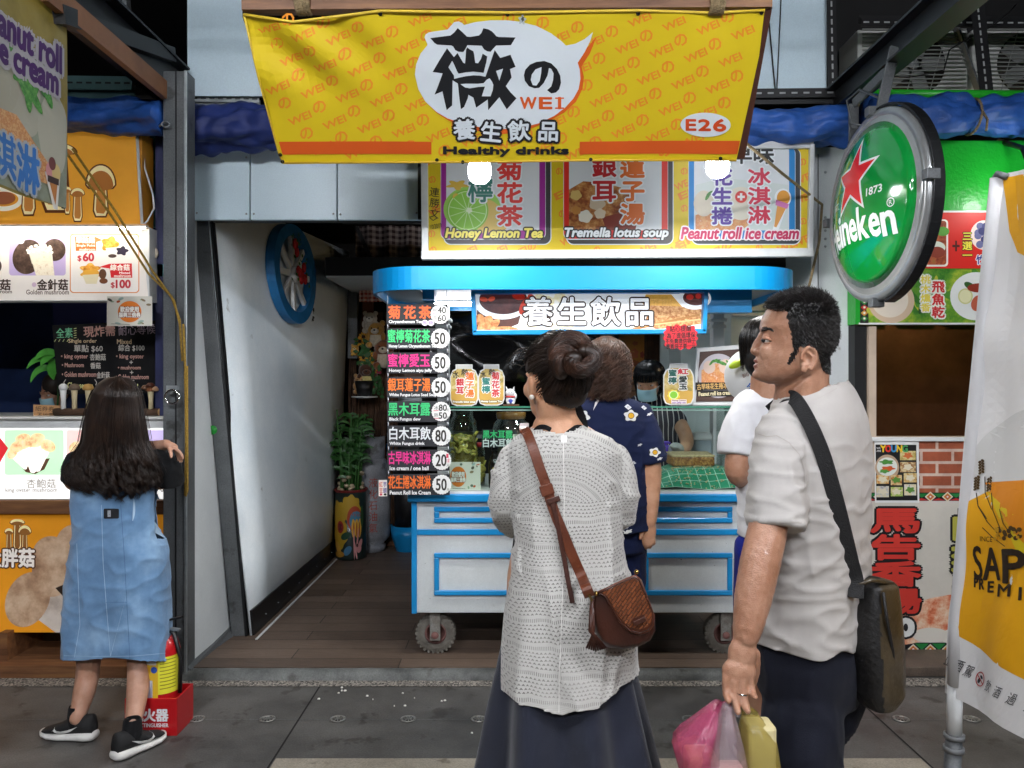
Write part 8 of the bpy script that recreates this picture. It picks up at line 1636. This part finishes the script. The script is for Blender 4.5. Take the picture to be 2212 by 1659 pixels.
for k in range(4200):
 th=R.uniform(-.35,math.pi+.35);sc_=R.uniform(.9,1.03);lk=LK[int((th+.4)*17)%40+(40 if R.random()<.4 else 0)];end=515+22*lk[2]+R.uniform(-16,16)-55*abs(math.cos(th))**3;ln=[];st=R.choice([22,22,22,22,60,110,200,300]);fly=R.random()<.02;ja=R.uniform(.7,1.15);jp=R.gauss(0,.25)
 for i in range(22):
  t_=i/21;zy=st+(end-st)*t_;l0,r0=np.interp(zy,zs_,ls_),np.interp(zy,zs_,rs_);wv=max(0,min(1.2,(zy-270)/200))**1.7
  rx=(r0-l0)/2*sc_*(1.1 if fly else 1);q_=zy*.06*lk[1]+lk[0]+jp
  zx=(l0+r0)/2+rx*math.cos(th)*(.3+.7*min(1,(zy-st)/50)if st==22 else 1)+wv*19*ja*math.sin(q_)+lk[2]*10*wv
  dp=np.interp(zy,[0,30,90,200,330,560],[.03,.065,.108,.106,.092,.085])*sc_;ln.append(tuple(G(zx,zy,.06-.02*max(0,(zy-150)/300)-dp*math.sin(th)-.03*wv*ja*math.cos(q_))))
 paths.append(ln)
strands('hair',tg,paths,.0015,H_DKB)
Msw=pm('d9d9d6')
for heel,toe,lab,sw in(((-1.735,3.225,0),(-1.967,3.262,0),'l',-1),((-1.552,3.045,0),(-1.455,3.245,0),'r',1)):
 uo,d,s_=shoe(tg,heel,toe,None,'',mat('black mesh upper','151516',rough=.7,bump=.4,bs=500),mat('white foam','d2d0cb',rough=.5),.045)
 h0=V(heel);sg=1 if s_.y<0 else-1;L_=(V(toe)-h0).length;pts=[(.70,.058),(.64,.036),(.55,.034),(.40,.046),(.20,.066),(.30,.050),(.42,.042),(.55,.047),(.62,.066)]
 a=Art(decal(uo,lambda u,v:h0+d*(u*L_)+s_*(sg*.2)+V((0,0,v)),tuple(-s_*sg)),split=.04,step=.0004);a.poly([(.20,.070),(.36,.046),(.50,.034),(.60,.036),(.66,.048),(.68,.062),(.60,.050),(.52,.047),(.40,.053)],'d9d9d6',1);a.build('swoosh',uo)
 for nm_,c,r in(('sock',h0+d*.075+V((0,0,.1)),.04),):mb=MB();mb.lathe(c-V((0,0,.04)),[(.036,0),(.038,.04),(.034,.075),(.030,.082)],cloth('black sock','121214'),18,cap=False);mb.build(nm_,tg)
# =============== WOMAN in the navy egg print tunic ===============
Ye=3.3
def N1(zx,zy,dy=0):return P(*U1(zx,zy),Ye+dy)
tn=thing('person','woman with curly brown hair in a navy tunic printed with fried eggs','person',(.40,3.34,0))
mb=MB();L=head(mb,N1(520,185,.05),0,0,1.02);limb(mb,[N1(520,250,.04),N1(520,330,.06)],[.055,.07]);rings(mb,[(N1(515,310,.06),.1,.06,0),(N1(515,360,.08),.17,.09,0),(N1(515,700,.1),.15,.11,0)])
limb(mb,*densify([N1(660,420,.06),N1(690,560,.05),N1(695,640,.05),N1(690,790,.04)],[.045,.05,.046,.032]),n=14);limb(mb,*densify([N1(360,400,.06),N1(345,600,.12),N1(430,640,.3)],[.055,.046,.03]),n=12)
hd=N1(688,828,.035);mb.ell(hd,(.034,.02,.045),M_white,14,10)
fingers(mb,[N1(668+13*k,852-abs(k-1.5)*3,.03)for k in range(4)]+[N1(664,815,.02)],[(-.05+.05*k,.1,-1)for k in range(4)]+[(-.25,-.5,-.8)],[.06,.068,.064,.05,.05],[.009]*4+[.011],[.5,.45,.45,.5,.2],'X')
for d in(-1,1):limb(mb,*densify([(.41+d*.08,3.42,.75),(.41+d*.08,3.42,.42),(.41+d*.08,3.42,.07)],[.08,.055,.04]),n=12);shoe(tn,(.41+d*.09,3.36,0),(.41+d*.11,3.6,0),None,'',M_black,M_black)
flesh(mb,'body',tn,[SK2],.0055,2);eyes(tn,L)
mb=MB();rings(mb,[(N1(515,296,.05),.075,.06,0),(N1(515,312,.06),.125,.08,0),(N1(515,345,.07),.185,.105,0),(N1(515,420,.08),.205,.125,0),(N1(515,560,.09),.19,.13,0),(N1(515,700,.09),.19,.135,0),(N1(510,880,.09),.205,.14,0)])
sleeve(mb,[N1(648,385,.07),N1(676,460,.06),N1(694,560,.05)],[.066,.07,.072]);sleeve(mb,[N1(375,380,.07),N1(350,480,.09),N1(340,570,.12)],[.07,.07,.07])
Mnav=cloth('navy tunic','151e3d',bs=800,rough=.8);tun=flesh(mb,'tunic',tn,[Mnav],.007,2,disp=lambda p:.007*ridge(nz3(p,9,6,3,4))+.004*ridge(nz3(p,8,8,20,9)),cut=lambda p,n_:n_.z>.8 and p.z>zz(691.3+312*.55,Ye),thick=.003,hem=lambda p:zz(691.3+832*.55,Ye))
a=Art(decal(tun,lambda u,v:P(*U1(u,v),2.4)),split=9,step=.0004,rough=.8)
for x,y,s_,e in((427,380,30,1),(405,352,11,0),(617,376,27,1),(606,342,14,0),(492,303,16,2),(668,345,11,0),(711,520,22,1),(730,545,10,2),(690,370,10,2),(652,490,9,2),(618,690,24,1),(600,812,9,0),(606,832,16,2),(480,520,22,1),(545,600,11,0),(470,680,20,1),(540,760,18,1),(440,800,14,2),(630,560,8,0)):
 if e==1:a.ell(x,y,s_,s_*.82,'14181f',1,wob=.16,k=5,n=40);a.ell(x,y,s_*.92,s_*.76,'d9d9d6',2,wob=.16,k=5,n=40);a.ell(x+1,y,s_*.46,s_*.46,'4a3a14',3);a.ell(x+1,y,s_*.38,s_*.38,'d9a41c',4)
 elif e==0:a.poly([(x-s_,y-2),(x-2,y-s_*.8),(x+s_,y+2),(x+2,y+s_*.8)],'d3d4d6',2);a.text('H',x-3,y-4,x+4,y+4,'4a4a52',3)
 else:a.ell(x,y,s_,s_*.45,'d6d6d3',2,wob=.2,rot=-25)
a.build('egg_print',tn)
mb=MB();rings(mb,[(N1(515,780,.1),.16,.12,0),(N1(515,900,.1),.175,.13,0),((.41,3.42,.75),.17,.13,0)])
for d in(-1,1):limb(mb,[(.41+d*.085,3.42,.75),(.41+d*.085,3.42,.40)],[.095,.085])
flesh(mb,'trousers',tn,[cloth('navy trousers','131c3c')],.008,2,disp=lambda p:.006*ridge(nz3(p,9,9,5)),cut=lambda p,n_:p.z<.36,thick=.003)
def mop(t,L,n,ln,curl,m,back=.9,w_=.0013,fr=None,s=1.0,z_end=-.13):
 """chin to neck length hair falling from the crown"""
 k_=.9 if curl else 1;mb=MB();mb.ell(L(0,-.012,.03),(.085*s*k_,.104*s*k_,.096*s*k_),m,28,18);mb.ell(L(0,-.04,-.035),(.082*s*k_,.075*s*k_,.08*s*k_),m,24,16);flesh(mb,'hair_base',t,[m],.007,2,cut=lambda p,n_:(lambda q_:q_.y>.045 and q_.z<.06 and abs(q_.x)<.07)(V(((p-L(0,0,0)).dot(L(1,0,0)-L(0,0,0)),(p-L(0,0,0)).dot(L(0,1,0)-L(0,0,0)),(p-L(0,0,0)).dot(L(0,0,1)-L(0,0,0))))))
 paths=[]
 for k in range(n):
  a_=R.uniform(0,2*math.pi);front=math.sin(a_)>.45;ph,am=R.uniform(0,6.3),curl*R.uniform(.5,1.3);g=R.uniform(.98,1.1);e_=z_end+R.uniform(-.02,.03)if not front else(fr if fr is not None else .03);l_=[];fq=R.uniform(2.4,3.6)if not curl else R.uniform(3,5.5)
  for i in range(16):
   t_=i/15;z_=.128-(.128-e_)*t_**.9*(1 if i else 1);r=math.sqrt(max(0,1-((z_-.03)/.1)**2))if z_>.03 else 1-.08*(.03-z_)/.1;r=max(r,.1);w=am*min(1,t_*2)
   l_.append(tuple(L((.087*r*math.cos(a_)+w*math.sin(fq*6.28*t_+ph))*g*s,(-.012+.106*r*math.sin(a_)*(back if math.sin(a_)<0 else .95)+w*math.cos(fq*6.28*t_+ph))*g*s,z_*(1+.02*(g-1)))))
  paths.append(l_)
 strands('hair',t,paths,w_,m)
mop(tn,L,1900,0,.017,H_BRN,s=1.02,z_end=-.125,w_=.0021)
# =============== PERSON half hidden by the man ===============
Yt=2.85
def T(zx,zy,dy=0):return P(*U2(zx,zy),Yt+dy)
tt=thing('person','person with short black hair in a white T-shirt and blue shorts, half hidden behind the man','person',(1.0,2.9,0));tt['label']='black haired person in white T-shirt and blue shorts, half hidden behind the man'
mb=MB();L=head(mb,T(338,235,.06),rad(-10),0,1.0);limb(mb,[T(345,300,.05),T(352,400,.06)],[.058,.07]);rings(mb,[(T(400,400,.08),.12,.07,0),(T(400,460,.1),.17,.09,0),(T(400,900,.1),.15,.11,0)])
limb(mb,*densify([T(268,470,.06),T(245,620,.04),T(252,660,.06),T(300,700,.22)],[.05,.047,.044,.028]),n=14);mb.ell(T(330,700,.25),(.045,.02,.03),M_white)
fingers(mb,[T(345,685+8*k,.26)for k in range(4)]+[T(330,680,.24)],[(.9,.3,0)]*4+[(.6,-.2,.6)],[.065,.07,.066,.052,.05],[.009]*4+[.011],[-.5]*4+[-.2],'Z')
for d in(-1,1):x_=1.0+d*.075;limb(mb,*densify([(x_,2.95,.78),(x_,2.95,.45),(x_,2.95,.08)],[.08,.056,.04]),n=12);shoe(tt,(x_,2.9,0),(x_,3.15,0),None,'',M_black,M_white)
flesh(mb,'body',tt,[SK1],.006,2);eyes(tt,L);mop(tt,L,1100,0,.0,H_BLK,s=1.0,z_end=-.06,w_=.0012)
mb=MB();rings(mb,[(T(380,352,.07),.075,.06,0),(T(390,372,.08),.135,.08,0),(T(400,410,.09),.185,.11,0),(T(405,520,.1),.19,.13,0),(T(405,700,.1),.175,.135,0),(T(405,960,.1),.165,.14,0)])
sleeve(mb,[T(290,440,.07),T(255,510,.06),T(243,590,.05)],[.068,.072,.07]);flesh(mb,'tshirt',tt,[cloth('bright white tee','cfcfd2',bs=1200,bump=.15)],.008,2,disp=lambda p:.006*ridge(nz3(p,7,7,14,3)),cut=lambda p,n_:n_.z>.8 and p.z>1.46,thick=.003,hem=lambda p:zz(608.3+885*.6334,Yt))
mb=MB();rings(mb,[(T(405,830,.1),.14,.12,0),(T(405,950,.1),.15,.125,0)])
for d in(-1,1):limb(mb,[(1.0+d*.075,2.95,.85),(1.0+d*.075,2.95,.5)],[.08,.085])
flesh(mb,'shorts',tt,[cloth('blue shorts','0f1b70')],.009,2,disp=lambda p:.006*ridge(nz3(p,8,8,5)),cut=lambda p,n_:p.z<.49,thick=.003)
t=thing('round_fan','white round hand fan with blue lettering and yellow green tip','hand fan',tuple(T(280,400,.25)));mb=MB();c=P(1625,812,3.2);mb.lathe(c,[(.115,-.004),(.115,.002),(.001,.003)],M_white,32,(0,-1,0));mb.build('disc',t)
mb=MB();mb.ell(P(1592,786,3.15),(.036,.02,.016),mat('yellow green','a9c41c',rough=.4),12,8,ry(-24));mb.build('tip',t);a=Art(plane(3.196));a.text('BIG S',1604,805,1624,813,'8a5a4a',1,rot=-20,res=2);a.text('名',1612,826,1636,848,'2f62b0',1,em=True,rot=-15,bold=.4);a.build('print',t)
mb=MB();mb.tube([P(1640,870,3.2),P(1655,960,3.18)],.008,M_white,8);mb.build('handle',t)
# =============== STAFF ===============
Yk=4.78
def K(zx,zy,dy=0):return P(*U1(zx,zy),Yk+dy)
ts=thing('person','vendor with black bob and pale blue face mask in striped apron behind the case','person',tuple(K(690,500,.1)))
mb=MB();hy=math.pi-.45;L=head(mb,K(690,238,0),hy,-.35,1.0);limb(mb,[K(688,280,.06),K(680,340,.1)],[.05,.06]);rings(mb,[(K(680,330,.12),.12,.07,0),(K(680,420,.1),.17,.1,0),(K(690,900,.1),.16,.11,0),((.58,4.98,.5),.16,.11,0)])
limb(mb,*densify([K(775,370,.08),K(812,410,.0),K(838,480,-.12),K(815,520,-.2)],[.048,.045,.042,.03]),n=14);limb(mb,*densify([K(640,380,.1),K(640,470,.0),K(705,510,-.15)],[.048,.042,.03]),n=12)
for d in(-1,1):limb(mb,[(.58+d*.08,4.98,.6),(.58+d*.08,4.98,.06)],[.08,.04])
flesh(mb,'body',ts,[SK2],.006,2);eyes(ts,L);mop(ts,L,1500,0,.0,hairmat('hair glossy black','08080a','121216',.25),s=1.04,z_end=-.105,fr=.02,w_=.0012)
mb=MB();mb.sheet(lambda u,v:L(.062*math.sin((u-.5)*2.6),.05+.062*math.cos((u-.5)*2.6)+.012*math.sin(v*3.1),-.022-.075*v),14,8,mat('mask blue','9cc4cf',rough=.7,var=.04));mb.tube([L(.06,.06,-.03),L(.078,.0,-.01)],.0025,M_white,5);mb.tube([L(-.06,.06,-.03),L(-.078,.0,-.01)],.0025,M_white,5);mb.build('face_mask',ts,solid=.002)
def stripes(key,c1,c2,sc_,wd):
 m=mat(key,c1,rough=.85,var=0);n=m.node_tree;b=n.nodes['Principled BSDF'];w_=n.nodes.new('ShaderNodeTexWave');w_.inputs['Scale'].default_value=sc_;w_.inputs['Distortion'].default_value=.6;n.links.new(n.nodes['Mapping'].outputs[0],w_.inputs['Vector']);c=n.nodes.new('ShaderNodeValToRGB');c.color_ramp.interpolation='CONSTANT';e=c.color_ramp.elements;e[0].color=lin(c1)+(1,);e[1].color=lin(c2)+(1,);e[1].position=wd;n.links.new(w_.outputs[0],c.inputs[0]);n.links.new(c.outputs[0],b.inputs['Base Color']);return m
mb=MB();rings(mb,[(K(682,300,.1),.08,.06,0),(K(682,330,.11),.15,.09,0),(K(690,400,.1),.19,.12,0),(K(700,700,.1),.18,.13,0),((.58,4.98,.6),.2,.15,0)]);limb(mb,*densify([K(770,365,.08),K(800,400,.03)],[.062,.062]));limb(mb,*densify([K(625,365,.1),K(625,420,.06)],[.062,.062]))
flesh(mb,'striped_apron',ts,[stripes('apron stripes','17182a','d5d3cf',10,.92)],.008,2,disp=lambda p:.006*ridge(nz3(p,8,8,5)))
mb=MB();g0=K(795,510,-.22);mb.ell(g0,(.05,.035,.045),M_white,12,8);fingers(mb,[g0+V((-.03+.005*k,-.02+.012*k,-.01))for k in range(4)]+[g0+V((0,-.03,.01))],[(-.7,-.2,-.6)]*4+[(-.8,-.3,.1)],[.065,.07,.066,.055,.05],[.011]*5,[.3]*5,'Y');flesh(mb,'clear_glove',ts,[mat('clear glove','c3c6c4',rough=.3,alpha=.75,bump=.8,bs=40)],.005,1)
mb=MB();g0=K(735,505,-.2);mb.ell(g0,(.045,.03,.035),M_white,12,8);fingers(mb,[g0+V((.02,-.01,.02-.012*k))for k in range(4)]+[g0+V((0,-.02,.03))],[(1,-.2,-.4)]*4+[(.8,-.2,.3)],[.065,.07,.066,.055,.05],[.0105]*5,[.3]*5,'Y');flesh(mb,'purple_glove',ts,[mat('purple glove','5a3fc0',rough=.45)],.005,1)
Yj=4.75;tj=thing('person','vendor with dark hair and face mask behind the mushroom counter, half hidden by the chalkboard','person',tuple(P(118,905,Yj)));tj['label']='vendor with dark hair and pale mask behind the cardboard note and chalkboard'
mb=MB();L=head(mb,P(122,846,Yj),math.pi-.5,-.25,.95);limb(mb,[P(120,870,Yj+.05),P(118,920,Yj+.1)],[.05,.06]);rings(mb,[(P(118,905,Yj+.1),.12,.07,0),(P(118,960,Yj+.1),.17,.1,0),(P(118,1250,Yj+.1),.15,.1,0)]);flesh(mb,'body',tj,[SK1],.007,2);eyes(tj,L)
mb=MB();mb.sheet(lambda u,v:L(.06*math.sin((u-.5)*2.6),.05+.06*math.cos((u-.5)*2.6),-.022-.075*v),12,6,MATS['mask blue']);mb.build('face_mask',tj,solid=.002)
mb=MB();mb.ell(L(0,-.02,.035),(.083,.1,.092),H_DKB,24,16);mb.ell(L(.0,-.08,.06),(.04,.04,.04),H_DKB);flesh(mb,'hair',tj,[H_DKB],.007,1,cut=lambda p,n_:False)
mb=MB();rings(mb,[(P(118,888,Yj+.08),.09,.07,0),(P(118,905,Yj+.1),.16,.09,0),(P(118,960,Yj+.1),.2,.12,0),(P(118,1300,Yj+.1),.18,.12,0)]);flesh(mb,'jacket',tj,[cloth('dark jacket','15161c')],.009,2)
